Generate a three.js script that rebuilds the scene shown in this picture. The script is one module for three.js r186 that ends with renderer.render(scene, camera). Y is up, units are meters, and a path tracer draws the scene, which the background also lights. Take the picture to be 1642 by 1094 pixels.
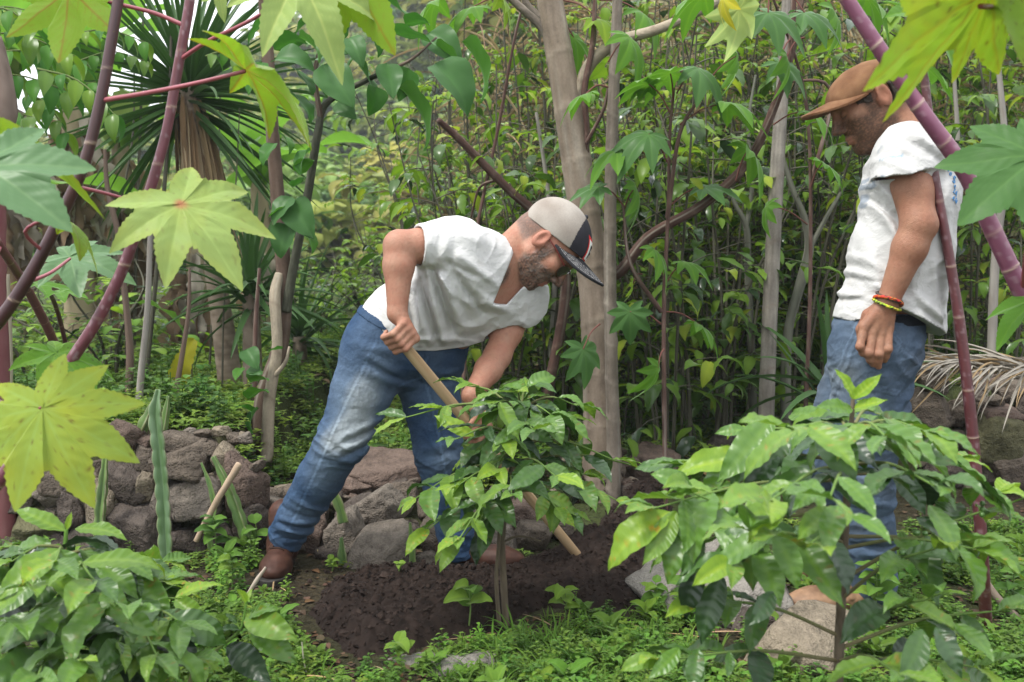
import * as THREE from 'three';
import { FontLoader } from 'three/addons/loaders/FontLoader.js';
import { TextGeometry } from 'three/addons/geometries/TextGeometry.js';
import { mergeGeometries } from 'three/addons/utils/BufferGeometryUtils.js';

// ------------------------------------------------------------------ camera, sky, sun, exposure
const scene = new THREE.Scene();
const F = 1600, PITCH = 5.25 * Math.PI / 180, EYE = 1.10;          // focal length in photo pixels, tilt, eye height
const camera = new THREE.PerspectiveCamera(2 * Math.atan(547 / F) * 180 / Math.PI, 1.5, 0.05, 2000);
camera.position.set(0, EYE, 0);
camera.rotation.set(-PITCH, 0, 0);
camera.focus = 3.2; camera.userData.fStop = 4.5; 
camera.updateMatrixWorld();
const renderer = new THREE.WebGLRenderer();
renderer.toneMapping = THREE.LinearToneMapping;
renderer.toneMappingExposure = 2.9;
renderer.shadowMap.enabled = true;

// bright, thinly overcast sky, whitest towards the sun
const SUN = new THREE.Vector3(-0.42, 0.86, 0.3).normalize();
{
  const W = 256, H = 128, data = new Float32Array(W * H * 4);
  const h = (x, y) => { const s = Math.sin(x * 127.1 + y * 311.7) * 43758.5453; return s - Math.floor(s); };
  const n2 = (x, y, px) => { const i = Math.floor(x), j = Math.floor(y), a = x - i, b = y - j, u = a * a * (3 - 2 * a), v = b * b * (3 - 2 * b), m = k => ((k % px) + px) % px;
    return (h(m(i), j) * (1 - u) + h(m(i + 1), j) * u) * (1 - v) + (h(m(i), j + 1) * (1 - u) + h(m(i + 1), j + 1) * u) * v; };
  for (let y = 0; y < H; y++) for (let x = 0; x < W; x++) {
    const up = ((y + 0.5) / H - 0.5) * Math.PI, az = ((x + 0.5) / W - 0.5) * 2 * Math.PI, s = Math.sin(up);
    const d = Math.cos(up) * Math.cos(az) * SUN.x + s * SUN.y + Math.cos(up) * Math.sin(az) * SUN.z;
    const cl = n2(x / 16, y / 9, 16) * 0.6 + n2(x / 8, y / 4, 32) * 0.3 + n2(x / 4, y / 2, 64) * 0.1;
    const L = (0.60 + 0.32 * Math.max(0, s)) * (0.82 + 0.36 * cl) * (1 + 0.5 * Math.pow(Math.max(0, d), 6)), o = (y * W + x) * 4, g = s < 0 ? 0.45 : 1;
    data[o] = L * 0.97 * g; data[o + 1] = L * 1.0 * g; data[o + 2] = L * 1.05 * g; data[o + 3] = 1;
  }
  const t = new THREE.DataTexture(data, W, H, THREE.RGBAFormat, THREE.FloatType);
  t.mapping = THREE.EquirectangularReflectionMapping; t.magFilter = THREE.LinearFilter; t.needsUpdate = true;
  scene.background = t; scene.environment = t;
}
const sun = new THREE.DirectionalLight(new THREE.Color(1, 0.96, 0.89), 1.5);
sun.name = 'sun';
sun.position.copy(SUN).multiplyScalar(30).add(new THREE.Vector3(0, 0, -4)); sun.target.position.set(0, 0, -4);
sun.castShadow = true; sun.shadow.radius = 24; sun.shadow.mapSize.set(2048, 2048);
Object.assign(sun.shadow.camera, { left: -9, right: 9, top: 9, bottom: -9, near: 1, far: 70 });
scene.add(sun, sun.target);
scene.fog = new THREE.FogExp2(new THREE.Color(0.80, 0.86, 0.90), 0.0014);

// ------------------------------------------------------------------ helpers
const V = (x, y, z) => new THREE.Vector3(x, y, z);
const CP = Math.cos(PITCH), SP = Math.sin(PITCH);
function P(px, py, d) {                                              // the point d metres ahead that the photograph shows at (px, py)
  const x = (px - 821) / F, yc = -(py - 547) / F, y = yc * CP - SP, z = -yc * SP - CP, k = d / -z;
  return V(x * k, EYE + y * k, -d);
}
const mulberry = a => () => { a |= 0; a = a + 0x6D2B79F5 | 0; let t = Math.imul(a ^ a >>> 15, 1 | a); t = t + Math.imul(t ^ t >>> 7, 61 | t) ^ t; return ((t ^ t >>> 14) >>> 0) / 4294967296; };
let rnd = mulberry(7);
const seed = s => { rnd = mulberry(s * 7919 + 13); };
const R = (a, b) => a + (b - a) * rnd();
const pick = a => a[Math.floor(rnd() * a.length) % a.length];
const clamp = (x, a = 0, b = 1) => x < a ? a : x > b ? b : x;
const mix = (a, b, t) => a + (b - a) * t;
const sstep = (a, b, x) => { const t = clamp((x - a) / (b - a)); return t * t * (3 - 2 * t); };
const mix3 = (a, b, t) => [a[0] + (b[0] - a[0]) * t, a[1] + (b[1] - a[1]) * t, a[2] + (b[2] - a[2]) * t];
// gradient noise
const PERM = new Uint8Array(512); { const r = mulberry(99); const p = [...Array(256).keys()]; for (let i = 255; i > 0; i--) { const j = Math.floor(r() * (i + 1)); [p[i], p[j]] = [p[j], p[i]]; } for (let i = 0; i < 512; i++) PERM[i] = p[i & 255]; }
const GR = (h, x, y, z) => { h &= 15; const u = h < 8 ? x : y, v = h < 4 ? y : h === 12 || h === 14 ? x : z; return ((h & 1) ? -u : u) + ((h & 2) ? -v : v); };
const fade = t => t * t * t * (t * (t * 6 - 15) + 10);
function noise(x, y, z = 0) {
  const X0 = Math.floor(x), Y0 = Math.floor(y), Z0 = Math.floor(z); x -= X0; y -= Y0; z -= Z0;
  const X = X0 & 255, Y = Y0 & 255, Z = Z0 & 255, u = fade(x), v = fade(y), w = fade(z);
  const A = PERM[X] + Y, AA = PERM[A & 511] + Z, AB = PERM[(A + 1) & 511] + Z, B = PERM[X + 1] + Y, BA = PERM[B & 511] + Z, BB = PERM[(B + 1) & 511] + Z;
  return mix(mix(mix(GR(PERM[AA & 511], x, y, z), GR(PERM[BA & 511], x - 1, y, z), u), mix(GR(PERM[AB & 511], x, y - 1, z), GR(PERM[BB & 511], x - 1, y - 1, z), u), v),
    mix(mix(GR(PERM[(AA + 1) & 511], x, y, z - 1), GR(PERM[(BA + 1) & 511], x - 1, y, z - 1), u), mix(GR(PERM[(AB + 1) & 511], x, y - 1, z - 1), GR(PERM[(BB + 1) & 511], x - 1, y - 1, z - 1), u), v), w);
}
const fbm = (x, y, z, o = 4) => { let s = 0, a = 0.5; for (let i = 0; i < o; i++) { s += a * noise(x, y, z); x = x * 2.03 + 11.3; y = y * 2.03 + 5.7; z = z * 2.03 + 3.1; a *= 0.5; } return s; };

// textures (tiling by blending)
function tex(size, fn, srgb = true, rep = 1) {
  const data = new Uint8Array(size * size * 4);
  for (let y = 0; y < size; y++) for (let x = 0; x < size; x++) {
    const c = fn(x / size, y / size), o = (y * size + x) * 4;
    for (let k = 0; k < 3; k++) { let v = Array.isArray(c) ? c[k] : c; if (srgb && Array.isArray(c)) v = v <= 0.0031308 ? v * 12.92 : 1.055 * Math.pow(Math.max(v, 0), 1 / 2.4) - 0.055; data[o + k] = clamp(v) * 255; }
    data[o + 3] = 255;
  }
  const t = new THREE.DataTexture(data, size, size, THREE.RGBAFormat); t.wrapS = t.wrapT = THREE.RepeatWrapping; t.magFilter = THREE.LinearFilter; t.minFilter = THREE.LinearMipmapLinearFilter;
  if (srgb) t.colorSpace = THREE.SRGBColorSpace; t.repeat.set(rep, rep); t.needsUpdate = true; return t;
}
function tiled(u, v, f, o = 4, zz = 0) {                              // tiling fbm
  const g = (a, b) => fbm(a * f, b * f, zz, o), w = x => sstep(0, 1, x);
  const a = w(u), b = w(v);
  return ((g(u, v) * a + g(u + 1, v) * (1 - a)) * b + (g(u, v + 1) * a + g(u + 1, v + 1) * (1 - a)) * (1 - b)) * 1.3;
}

// scene bookkeeping
const taken = {};
const numbered = n => { taken[n] = (taken[n] ?? -1) + 1; return taken[n] ? n + '_' + String(taken[n]).padStart(3, '0') : n; };
const shadows = o => { o.castShadow = true; o.receiveShadow = true; return o; };
function thing(name, label, category, group, base = V(0, 0, 0)) {
  const o = new THREE.Group(); o.name = numbered(name); o.position.copy(base); o.userData = { label, category }; if (group) o.userData.group = group; scene.add(o); return o;
}
function part(name, geo, mat, parent, label) { const m = shadows(new THREE.Mesh(geo, mat)); m.name = name; if (label) m.userData.label = label; parent.add(m); return m; }
function single(name, geo, mat, label, category, group, kind) { const m = shadows(new THREE.Mesh(geo, mat)); m.name = numbered(name); m.userData = { label, category }; if (group) m.userData.group = group; if (kind) m.userData.kind = kind; scene.add(m); return m; }
function structure(name, geo, mat, label) { const m = shadows(new THREE.Mesh(geo, mat)); m.name = numbered(name); m.userData = { kind: 'structure', label }; scene.add(m); return m; }
function geom(pos, idx, o = {}) {
  const g = new THREE.BufferGeometry(); g.setAttribute('position', new THREE.BufferAttribute(pos instanceof Float32Array ? pos : new Float32Array(pos), 3));
  if (idx) g.setIndex(new THREE.BufferAttribute(idx instanceof Uint32Array ? idx : new Uint32Array(idx), 1));
  if (o.uv) g.setAttribute('uv', new THREE.BufferAttribute(new Float32Array(o.uv), 2));
  if (o.color) g.setAttribute('color', new THREE.BufferAttribute(o.color instanceof Float32Array ? o.color : new Float32Array(o.color), 3));
  if (o.normal) g.setAttribute('normal', new THREE.BufferAttribute(o.normal instanceof Float32Array ? o.normal : new Float32Array(o.normal), 3)); else g.computeVertexNormals();
  return g;
}
const tri = g => (g.index ? g.index.count : g.attributes.position.count) / 3;
// box-mapped uv in metres, keeps smooth normals
function boxUV(g, s = 1) {
  const q = g.index ? g.toNonIndexed() : g, p = q.attributes.position, uv = new Float32Array(p.count * 2), a = V(), b = V(), c = V();
  for (let i = 0; i < p.count; i += 3) {
    a.fromBufferAttribute(p, i); b.fromBufferAttribute(p, i + 1); c.fromBufferAttribute(p, i + 2);
    const n = b.clone().sub(a).cross(c.clone().sub(a)), ax = Math.abs(n.x), ay = Math.abs(n.y), az = Math.abs(n.z);
    [a, b, c].forEach((v, k) => { const [U, W] = ay >= ax && ay >= az ? [v.x, v.z] : ax >= az ? [v.z, v.y] : [v.x, v.y]; uv[(i + k) * 2] = U * s; uv[(i + k) * 2 + 1] = W * s; });
  }
  q.setAttribute('uv', new THREE.BufferAttribute(uv, 2)); return q;
}
// tapered tube through points: radii per point, optional colour and relief functions of (length in m, angle, share)
function tube(pts, radii, o = {}) {
  const curve = new THREE.CatmullRomCurve3(pts, false, 'centripetal'), L = curve.getLength(), sides = o.sides ?? 10, steps = o.steps ?? Math.max(4, Math.ceil(L / (o.step ?? 0.04)));
  const fr = curve.computeFrenetFrames(steps, false), pos = [], col = [], uv = [], idx = [];
  // parallel-transported frames from the curve itself, evenly spaced
  for (let i = 0; i <= steps; i++) {
    const t = i / steps, c = curve.getPointAt(t), ft = curve.getUtoTmapping(t) * (pts.length - 1), k = Math.min(pts.length - 2, Math.floor(ft)), r0 = mix(radii[k], radii[k + 1], ft - k);
    for (let j = 0; j <= sides; j++) {
      const a = j / sides * Math.PI * 2, r = r0 * (o.relief ? o.relief(t * L, a, t) : 1), n = fr.normals[i], b = fr.binormals[i], ca = Math.cos(a), sa = Math.sin(a);
      const x = c.x + (n.x * ca + b.x * sa) * r, y = c.y + (n.y * ca + b.y * sa) * r, z = c.z + (n.z * ca + b.z * sa) * r;
      pos.push(x, y, z); uv.push(j / sides * 2 * Math.PI * r0, t * L);
      if (o.color) col.push(...o.color(t * L, a, t, x, y, z));
      if (i < steps && j < sides) { const q = i * (sides + 1) + j; idx.push(q, q + 1, q + sides + 1, q + 1, q + sides + 2, q + sides + 1); }
    }
  }
  // end cap
  for (const e of [0, steps]) { const c = curve.getPointAt(e / steps), q = pos.length / 3; pos.push(c.x, c.y, c.z); uv.push(0, e / steps * L); if (o.color) col.push(...o.color(e / steps * L, 0, e / steps, c.x, c.y, c.z));
    for (let j = 0; j < sides; j++) { const s = e * (sides + 1) + j; e ? idx.push(q, s, s + 1) : idx.push(q, s + 1, s); } }
  const g = geom(pos, idx, { uv, color: o.color ? col : null });
  // weld normals across the seam
  const nn = g.attributes.normal; for (let i = 0; i <= steps; i++) { const a = i * (sides + 1), b = a + sides; const x = nn.getX(a) + nn.getX(b), y = nn.getY(a) + nn.getY(b), z = nn.getZ(a) + nn.getZ(b), l = Math.hypot(x, y, z) || 1; nn.setXYZ(a, x / l, y / l, z / l); nn.setXYZ(b, x / l, y / l, z / l); }
  return g;
}
const local = (base, pts) => pts.map(p => p.clone().sub(base));
const std = (o) => new THREE.MeshPhysicalMaterial({ roughness: 0.9, specularIntensity: 0.3, ...o });
const lin = (r, g, b) => new THREE.Color().setRGB(r, g, b);
const MAT = {};
// ------------------------------------------------------------------ ground
const wallDepth = x => x < 0.9 ? mix(3.76, 4.42, sstep(-1.1, -0.92, x)) + 0.3 * sstep(-0.2, 0.5, x) : mix(4.72, 4.5, sstep(0.9, 1.5, x));
const stepHeight = x => x < 0.2 ? mix(0.37, 0.10, sstep(-1.17, -1.05, x)) : mix(0.09, 0.44, sstep(1.1, 1.9, x));
function G(x, z) {
  const d = -z, w = wallDepth(x);
  let y = 0.018 * fbm(x * 1.7, z * 1.7, 2, 3) - 0.01 * sstep(2.7, 1.2, d);
  y += stepHeight(x) * sstep(w - 0.14, w + 0.16, d);
  y += Math.max(0, d - 5) * 0.012 * sstep(5, 9, d) + 0.05 * noise(x * 0.6, z * 0.6, 8) * sstep(4.5, 8, d);
  const right = sstep(-0.5, 3.5, x + (d - 7) * 0.1);
  y += right * Math.max(0, d - 7.6) * 0.42 * sstep(7.6, 10, d) * (d > 26 ? 26 / d : 1);
  if (d > 12) { const far = sstep(14, 40, d); y += far * 3 * fbm(x * 0.05, z * 0.05, 4, 3); y += sstep(30, 120, d) * (mix(5, 30, sstep(-40, -4, x)) + 9 * fbm(x * 0.022, z * 0.022, 1, 3)); }
  return y;
}
const onGround = (px, py, y = 0) => { const yc = -(py - 547) / F, k = -(yc * CP - SP) / (yc * SP + CP), d = (EYE - y) / k; return P(px, py, d); };
MAT.earth = std({ vertexColors: true, roughness: 1, map: tex(512, (u, v) => { const a = tiled(u, v, 9, 5), b = tiled(u, v, 40, 2, 5); const k = 0.75 + a * 0.5 + b * 0.35; return [k * 0.82, k * 0.8, k * 0.78]; }), bumpMap: tex(512, (u, v) => 0.5 + tiled(u, v, 12, 5, 9) * 0.7, false), bumpScale: 0.03 });
MAT.earth.map.repeat.set(3, 3); MAT.earth.bumpMap.repeat.set(3, 3);
{
  const xs = [], zs = [], sp = (u, a, k) => a * Math.sinh(k * u) / Math.sinh(k);
  for (let i = -150; i <= 150; i++) xs.push(sp(i / 150, 110, 5.4));
  for (let j = 0; j <= 260; j++) zs.push(1.5 - sp(j / 260, 150, 4.8));
  const pos = [], col = [], uv = [], idx = [], nx = xs.length;
  zs.forEach((z, j) => xs.forEach((x, i) => {
    const y = G(x, z), d = -z, n = fbm(x * 3, z * 3, 1, 4), m = fbm(x * 0.6, z * 0.6, 6, 2), gr = clamp(0.3 + sstep(4.2, 4.8, d) * 0.45 + m * 0.9);
    let c = mix3([0.030, 0.021, 0.015], [0.075, 0.056, 0.038], clamp(0.45 + n * 1.2)); c = mix3(c, [0.075, 0.13, 0.028], gr * 0.75);
    const dry = sstep(0.2, 2.5, x) * sstep(7, 9, d); c = mix3(c, [0.30, 0.26, 0.15], dry * clamp(0.55 + n));
    if (d > 30) c = mix3([0.05, 0.105, 0.03], [0.15, 0.17, 0.06], clamp(0.45 + 1.4 * fbm(x * 0.06, z * 0.06, 3, 3)));
    pos.push(x, y, z); col.push(...c); uv.push(x, z);
    if (j < zs.length - 1 && i < nx - 1) { const q = j * nx + i; idx.push(q, q + 1, q + nx, q + 1, q + nx + 1, q + nx); }
  }));
  structure('ground', geom(pos, idx, { uv, color: col }), MAT.earth, 'brown and green earth of the terraced garden running up to the hillside');
}
// ------------------------------------------------------------------ the dug soil
MAT.soil = std({ vertexColors: true, roughness: 1 });
const SOIL = [[478, 985], [500, 945], [560, 925], [640, 914], [760, 918], [870, 900], [940, 850], [985, 800], [1035, 792], [1085, 812], [1090, 880], [1085, 950], [1040, 985], [960, 990], [880, 985], [820, 1012], [720, 1036], [640, 1062], [560, 1062], [505, 1030]].map(([a, b]) => onGround(a, b));
const inSoil = (x, z) => { let s = 1, best = 9; for (let i = 0, j = SOIL.length - 1; i < SOIL.length; j = i++) { const a = SOIL[i], b = SOIL[j], bx = b.x - a.x, bz = b.z - a.z, px = x - a.x, pz = z - a.z, t = clamp((px * bx + pz * bz) / (bx * bx + bz * bz)); best = Math.min(best, Math.hypot(px - bx * t, pz - bz * t)); if ((a.z > z) !== (b.z > z) && x < (b.x - a.x) * (z - a.z) / (b.z - a.z) + a.x) s = -s; } return best * -s; };
const heapA = onGround(945, 905), heapB = onGround(1035, 815), heapC = onGround(640, 975);
const soilTop = (x, z) => { const e = inSoil(x, z) + 0.035 * fbm(x * 7, z * 7, 3, 2); if (e < -0.03) return -0.03; const bell = (c, r, h) => h * Math.exp(-((x - c.x) ** 2 + (z - c.z) ** 2) / (r * r));
  const cl = Math.abs(fbm(x * 16, z * 16, 4, 2)) * 0.05 + Math.abs(fbm(x * 42, z * 42, 8, 2)) * 0.024 + fbm(x * 95, z * 95, 2, 2) * 0.014;
  return -0.03 + sstep(-0.03, 0.13, e) * (0.062 + bell(heapA, 0.17, 0.085) + bell(heapB, 0.25, 0.07) + bell(heapC, 0.35, 0.03) + cl); };
{
  const [lo, hi] = [V(9, 0, 9), V(-9, 0, -9)]; SOIL.forEach(p => { lo.x = Math.min(lo.x, p.x - 0.15); lo.z = Math.min(lo.z, p.z - 0.15); hi.x = Math.max(hi.x, p.x + 0.15); hi.z = Math.max(hi.z, p.z + 0.15); });
  const h = 0.0068, nx = Math.ceil((hi.x - lo.x) / h), nz = Math.ceil((hi.z - lo.z) / h), pos = [], col = [], idx = [], id = new Int32Array((nx + 1) * (nz + 1)).fill(-1);
  for (let j = 0; j <= nz; j++) for (let i = 0; i <= nx; i++) { const x = lo.x + i * h, z = lo.z + j * h, t = soilTop(x, z); if (t <= -0.03) continue; id[j * (nx + 1) + i] = pos.length / 3; pos.push(x, t + G(x, z) * 0.6, z); const n = fbm(x * 30, z * 30, 5, 3), k = 0.75 + n * 0.9; col.push(0.0235 * k, 0.0158 * k, 0.0128 * k); }
  for (let j = 0; j < nz; j++) for (let i = 0; i < nx; i++) { const a = id[j * (nx + 1) + i], b = id[j * (nx + 1) + i + 1], c = id[(j + 1) * (nx + 1) + i], d = id[(j + 1) * (nx + 1) + i + 1]; if (a >= 0 && b >= 0 && c >= 0 && d >= 0) idx.push(a, c, b, b, c, d); }
  single('soil_heap', geom(pos, idx, { color: col }), MAT.soil, 'freshly dug dark brown soil spread between the coffee tree and the stones', 'soil');
  // crumbs
  seed(3); const cl = new THREE.IcosahedronGeometry(1, 1), p = cl.attributes.position; for (let i = 0; i < p.count; i++) { const v = V().fromBufferAttribute(p, i), k = 0.8 + 0.5 * noise(v.x * 1.5 + 3, v.y * 1.5, v.z * 1.5); p.setXYZ(i, v.x * k, v.y * k * 0.8, v.z * k); } cl.computeVertexNormals();
  const N = 11000, im = shadows(new THREE.InstancedMesh(cl, std({ color: lin(0.0235, 0.016, 0.013), roughness: 1 }), N)), m = new THREE.Matrix4(); let n = 0;
  while (n < N) { const x = R(lo.x, hi.x), z = R(lo.z, hi.z), e = inSoil(x, z); if (e < -0.16 || (e < 0.03 && rnd() < (e < -0.02 ? 0.85 : 0.6))) continue; const s = n < 260 ? R(0.006, 0.019) : 0.0016 + 0.0075 * Math.pow(rnd(), 5); m.compose(V(x, e < -0.02 ? G(x, z) + s * 0.3 : soilTop(x, z) + G(x, z) * 0.6 + s * 0.3, z), new THREE.Quaternion().setFromEuler(new THREE.Euler(R(0, 6), R(0, 6), R(0, 6))), V(s, s * R(0.6, 1), s)); im.setMatrixAt(n, m); const k = R(0.7, 1.5); im.setColorAt(n++, lin(k, k, k)); }
  im.name = 'soil_crumbs'; im.userData = { label: 'loose crumbs of dark earth lying on the dug soil', category: 'soil', kind: 'stuff' }; scene.add(im);
}
// ------------------------------------------------------------------ stones
const stoneTex = tex(512, (u, v) => { const a = tiled(u, v, 5, 5), b = tiled(u, v, 60, 2, 3), c = tiled(u, v, 20, 3, 7); const k = 0.78 + a * 0.55 + b * 0.28 + c * 0.3; return [k * 0.8, k * 0.79, k * 0.78]; }), stoneBump = tex(512, (u, v) => 0.5 + tiled(u, v, 14, 5, 2) * 0.6 + tiled(u, v, 60, 2, 3) * 0.25, false);
stoneTex.repeat.set(3, 3); stoneBump.repeat.set(3, 3);
const stoneMat = (r, g, b) => std({ color: lin(r, g, b), roughness: 0.95, map: stoneTex, bumpMap: stoneBump, bumpScale: 0.014 });
const STONE = { grey: stoneMat(0.215, 0.185, 0.155), brown: stoneMat(0.165, 0.135, 0.108), red: stoneMat(0.175, 0.128, 0.105), dark: stoneMat(0.115, 0.095, 0.082), tan: stoneMat(0.28, 0.235, 0.175), light: stoneMat(0.29, 0.27, 0.24), moss: stoneMat(0.14, 0.135, 0.075) };
const stoneMats = Object.values(STONE).slice(0, 5);
function rockGeo(w, h, t, sd, block = 0.5) {
  seed(sd); const g = new THREE.IcosahedronGeometry(1, 9), p = g.attributes.position, planes = [];
  for (let i = 0; i < 12; i++) { const n = V(R(-1, 1), R(-1, 1), R(-1, 1)).normalize(); if (i < 6) { const ax = [V(1, 0, 0), V(-1, 0, 0), V(0, 1, 0), V(0, -1, 0), V(0, 0, 1), V(0, 0, -1)][i]; n.multiplyScalar(0.5).add(ax).normalize(); } planes.push([n, i < 6 ? R(0.58, 0.78) : R(0.62, 0.9)]); }
  const o = R(0, 50), v = V();
  for (let i = 0; i < p.count; i++) {
    v.fromBufferAttribute(p, i); let r = 1.15; for (const [n, d] of planes) { const c = v.dot(n); if (c > 0.01) r = smin3(r, d / c, 0.016); }
    r = mix(1, r, 0.8 + block * 0.2) * (1 + 0.10 * fbm(v.x * 1.8 + o, v.y * 1.8, v.z * 1.8, 3) + 0.06 * fbm(v.x * 6 + o, v.y * 6, v.z * 6, 4)); const st = 0.02 * Math.sign(Math.sin(v.y * 9 + 2 * noise(v.x * 2 + o, v.z * 2, 1))); r *= 1 + st * 0.5;
    p.setXYZ(i, v.x * r * w * 0.66, v.y * r * h * 0.66, v.z * r * t * 0.66);
  }
  g.deleteAttribute('uv'); g.deleteAttribute('normal'); const q = weld(g); q.computeVertexNormals(); return boxUV(q, 1);
}
const smin3 = (a, b, k) => { const h = Math.max(k - Math.abs(a - b), 0) / k; return Math.min(a, b) - h * h * k * 0.25; };
function weld(g) { const p = g.attributes.position, map = new Map(), pos = [], idx = []; for (let i = 0; i < p.count; i++) { const k = Math.round(p.getX(i) * 2e4) + '_' + Math.round(p.getY(i) * 2e4) + '_' + Math.round(p.getZ(i) * 2e4); let j = map.get(k); if (j === undefined) { j = pos.length / 3; map.set(k, j); pos.push(p.getX(i), p.getY(i), p.getZ(i)); } idx.push(j); } return geom(pos, idx); }
function addStone(parent, base, [cx, cy, w, h, kind, tilt = 0], d, i, name = 'stone') {
  const s = d / F, c = P(cx, cy, d), m = part(name, rockGeo(w * s * 1.12, h * s * 1.14, Math.max(w, h) * s * R(0.85, 1.15), i * 17 + 5), STONE[kind] ?? pick(stoneMats), parent);
  m.position.copy(c.sub(base)); m.rotation.set(R(-0.12, 0.12), R(-0.25, 0.25), (R(-0.12, 0.12) - tilt)); return m;
}
function wall(label, depth, list, name = 'stone_wall') {
  const base = P(list[0][0], list[0][1], typeof depth === 'function' ? depth(900) : depth); base.y = 0; const g = thing(name, label, 'wall', null, base); let i = list.length * 31;
  const extra = list.extra ?? []; for (const q of [...list, ...extra]) { seed(i + 900); addStone(g, base, q, (typeof depth === 'function' ? depth(q[1] + q[3] / 2) : depth) + (q[6] ?? R(-0.04, 0.04)) * (typeof depth === 'function' ? 0.35 : 1), i++); } return g;
}
const small = (sd, n, x0, x1, y0, y1, d) => { seed(sd); return Array.from({ length: n }, () => { const w = R(12, 28); return [R(x0, x1), R(y0, y1), w, w * R(0.5, 0.85), pick(['brown', 'grey', 'dark', 'brown', 'tan']), R(-0.5, 0.5), R(-0.06, 0.02) + (d ?? 0)]; }); }, more = (l, e) => { l.extra = e; return l; };
wall('low dry stone wall behind the tall cactus stems, under the spotted leaf', py => 3.60 + clamp((890 - py) / 190) * 0.1, more([[200, 700, 46, 44, 'red'], [232, 708, 28, 18, 'red'], [286, 712, 56, 26, 'brown'], [196, 731, 52, 46, 'brown'], [238, 737, 31, 40, 'brown'], [293, 743, 84, 50, 'brown'], [359, 734, 34, 40, 'tan'], [389, 783, 52, 82, 'red'], [206, 777, 57, 58, 'dark'], [241, 778, 28, 50, 'tan'], [308, 806, 72, 60, 'grey'], [271, 811, 47, 54, 'grey'], [168, 809, 56, 74, 'tan'], [224, 843, 80, 66, 'dark'], [38, 764, 64, 46, 'brown'], [92, 764, 58, 46, 'brown'], [90, 789, 62, 30, 'grey'], [24, 800, 54, 40, 'grey'], [12, 834, 28, 30, 'dark'], [62, 844, 78, 50, 'moss'], [114, 824, 38, 50, 'dark'], [150, 872, 64, 40, 'dark'], [303, 868, 66, 40, 'dark'], [352, 860, 50, 44, 'dark'], [402, 834, 40, 46, 'dark'], [30, 880, 70, 40, 'dark'], [90, 880, 60, 40, 'dark'], [-30, 780, 50, 60, 'grey'], [-30, 840, 60, 60, 'dark'], [330, 716, 34, 20, 'brown'], [352, 790, 40, 60, 'brown', 0, 0.12], [140, 762, 46, 40, 'brown', 0, 0.1], [262, 862, 50, 44, 'dark', 0, 0.1], [200, 880, 60, 34, 'dark', 0, 0.1]], [...small(801, 26, 130, 420, 700, 880), ...small(803, 14, 0, 140, 745, 880), ...small(805, 12, 160, 400, 690, 715, 0.1)]));
wall('tumbled stone bank between the legs of the bending man', py => 3.46 + clamp((918 - py) / 170) * 0.78, more([[603, 757, 122, 46, 'red', 0, 0.28], [563, 781, 54, 34, 'red', 0, 0.15], [605, 822, 78, 64, 'grey', -0.3], [573, 818, 48, 38, 'dark', -0.4, -0.06], [559, 856, 46, 66, 'grey'], [611, 884, 94, 70, 'grey', 0, -0.02], [500, 858, 44, 56, 'red', 0.1, -0.05], [686, 906, 42, 36, 'grey', 0, -0.08], [702, 866, 46, 70, 'brown'], [690, 815, 32, 34, 'brown', 0, 0.1], [497, 825, 52, 36, 'brown', 0, 0.05], [562, 919, 28, 16, 'grey', 0, -0.2], [650, 790, 40, 26, 'brown', 0, 0.18], [640, 778, 34, 22, 'grey', 0, 0.25], [745, 792, 44, 40, 'brown', 0, 0.1], [760, 850, 50, 60, 'dark', 0, 0.05], [800, 800, 44, 38, 'brown', 0, 0.2], [830, 832, 54, 50, 'red', 0, 0], [858, 862, 50, 44, 'brown', 0, -0.02], [800, 870, 46, 50, 'grey', 0, 0], [720, 780, 30, 24, 'grey', 0, 0.3], [470, 800, 50, 34, 'brown', 0, 0.1], [446, 826, 40, 50, 'grey', 0, 0.05], [530, 800, 40, 26, 'dark', 0, 0.1], [528, 893, 40, 34, 'dark', 0, 0.04], [655, 862, 34, 44, 'dark', 0, 0.08], [900, 846, 40, 34, 'brown', 0, 0.05], [640, 918, 26, 14, 'brown', 0, -0.24], [545, 790, 18, 10, 'dark', 0, 0.02], [556, 800, 16, 9, 'brown', 0, -0.02], [540, 806, 18, 10, 'grey', 0, -0.03], [566, 796, 14, 8, 'red', 0, -0.03]], [...small(811, 46, 440, 860, 775, 915), [432, 800, 44, 38, 'brown', 0.1, -0.05], [452, 832, 46, 42, 'grey', 0, -0.05], [470, 866, 46, 40, 'brown', 0.2, -0.05], [438, 862, 40, 36, 'dark', 0, 0], [484, 806, 40, 30, 'grey', 0, 0], [508, 786, 40, 28, 'brown', 0, 0.05], [460, 790, 36, 26, 'tan', 0, 0.02]]), 'stone_bank');
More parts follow.
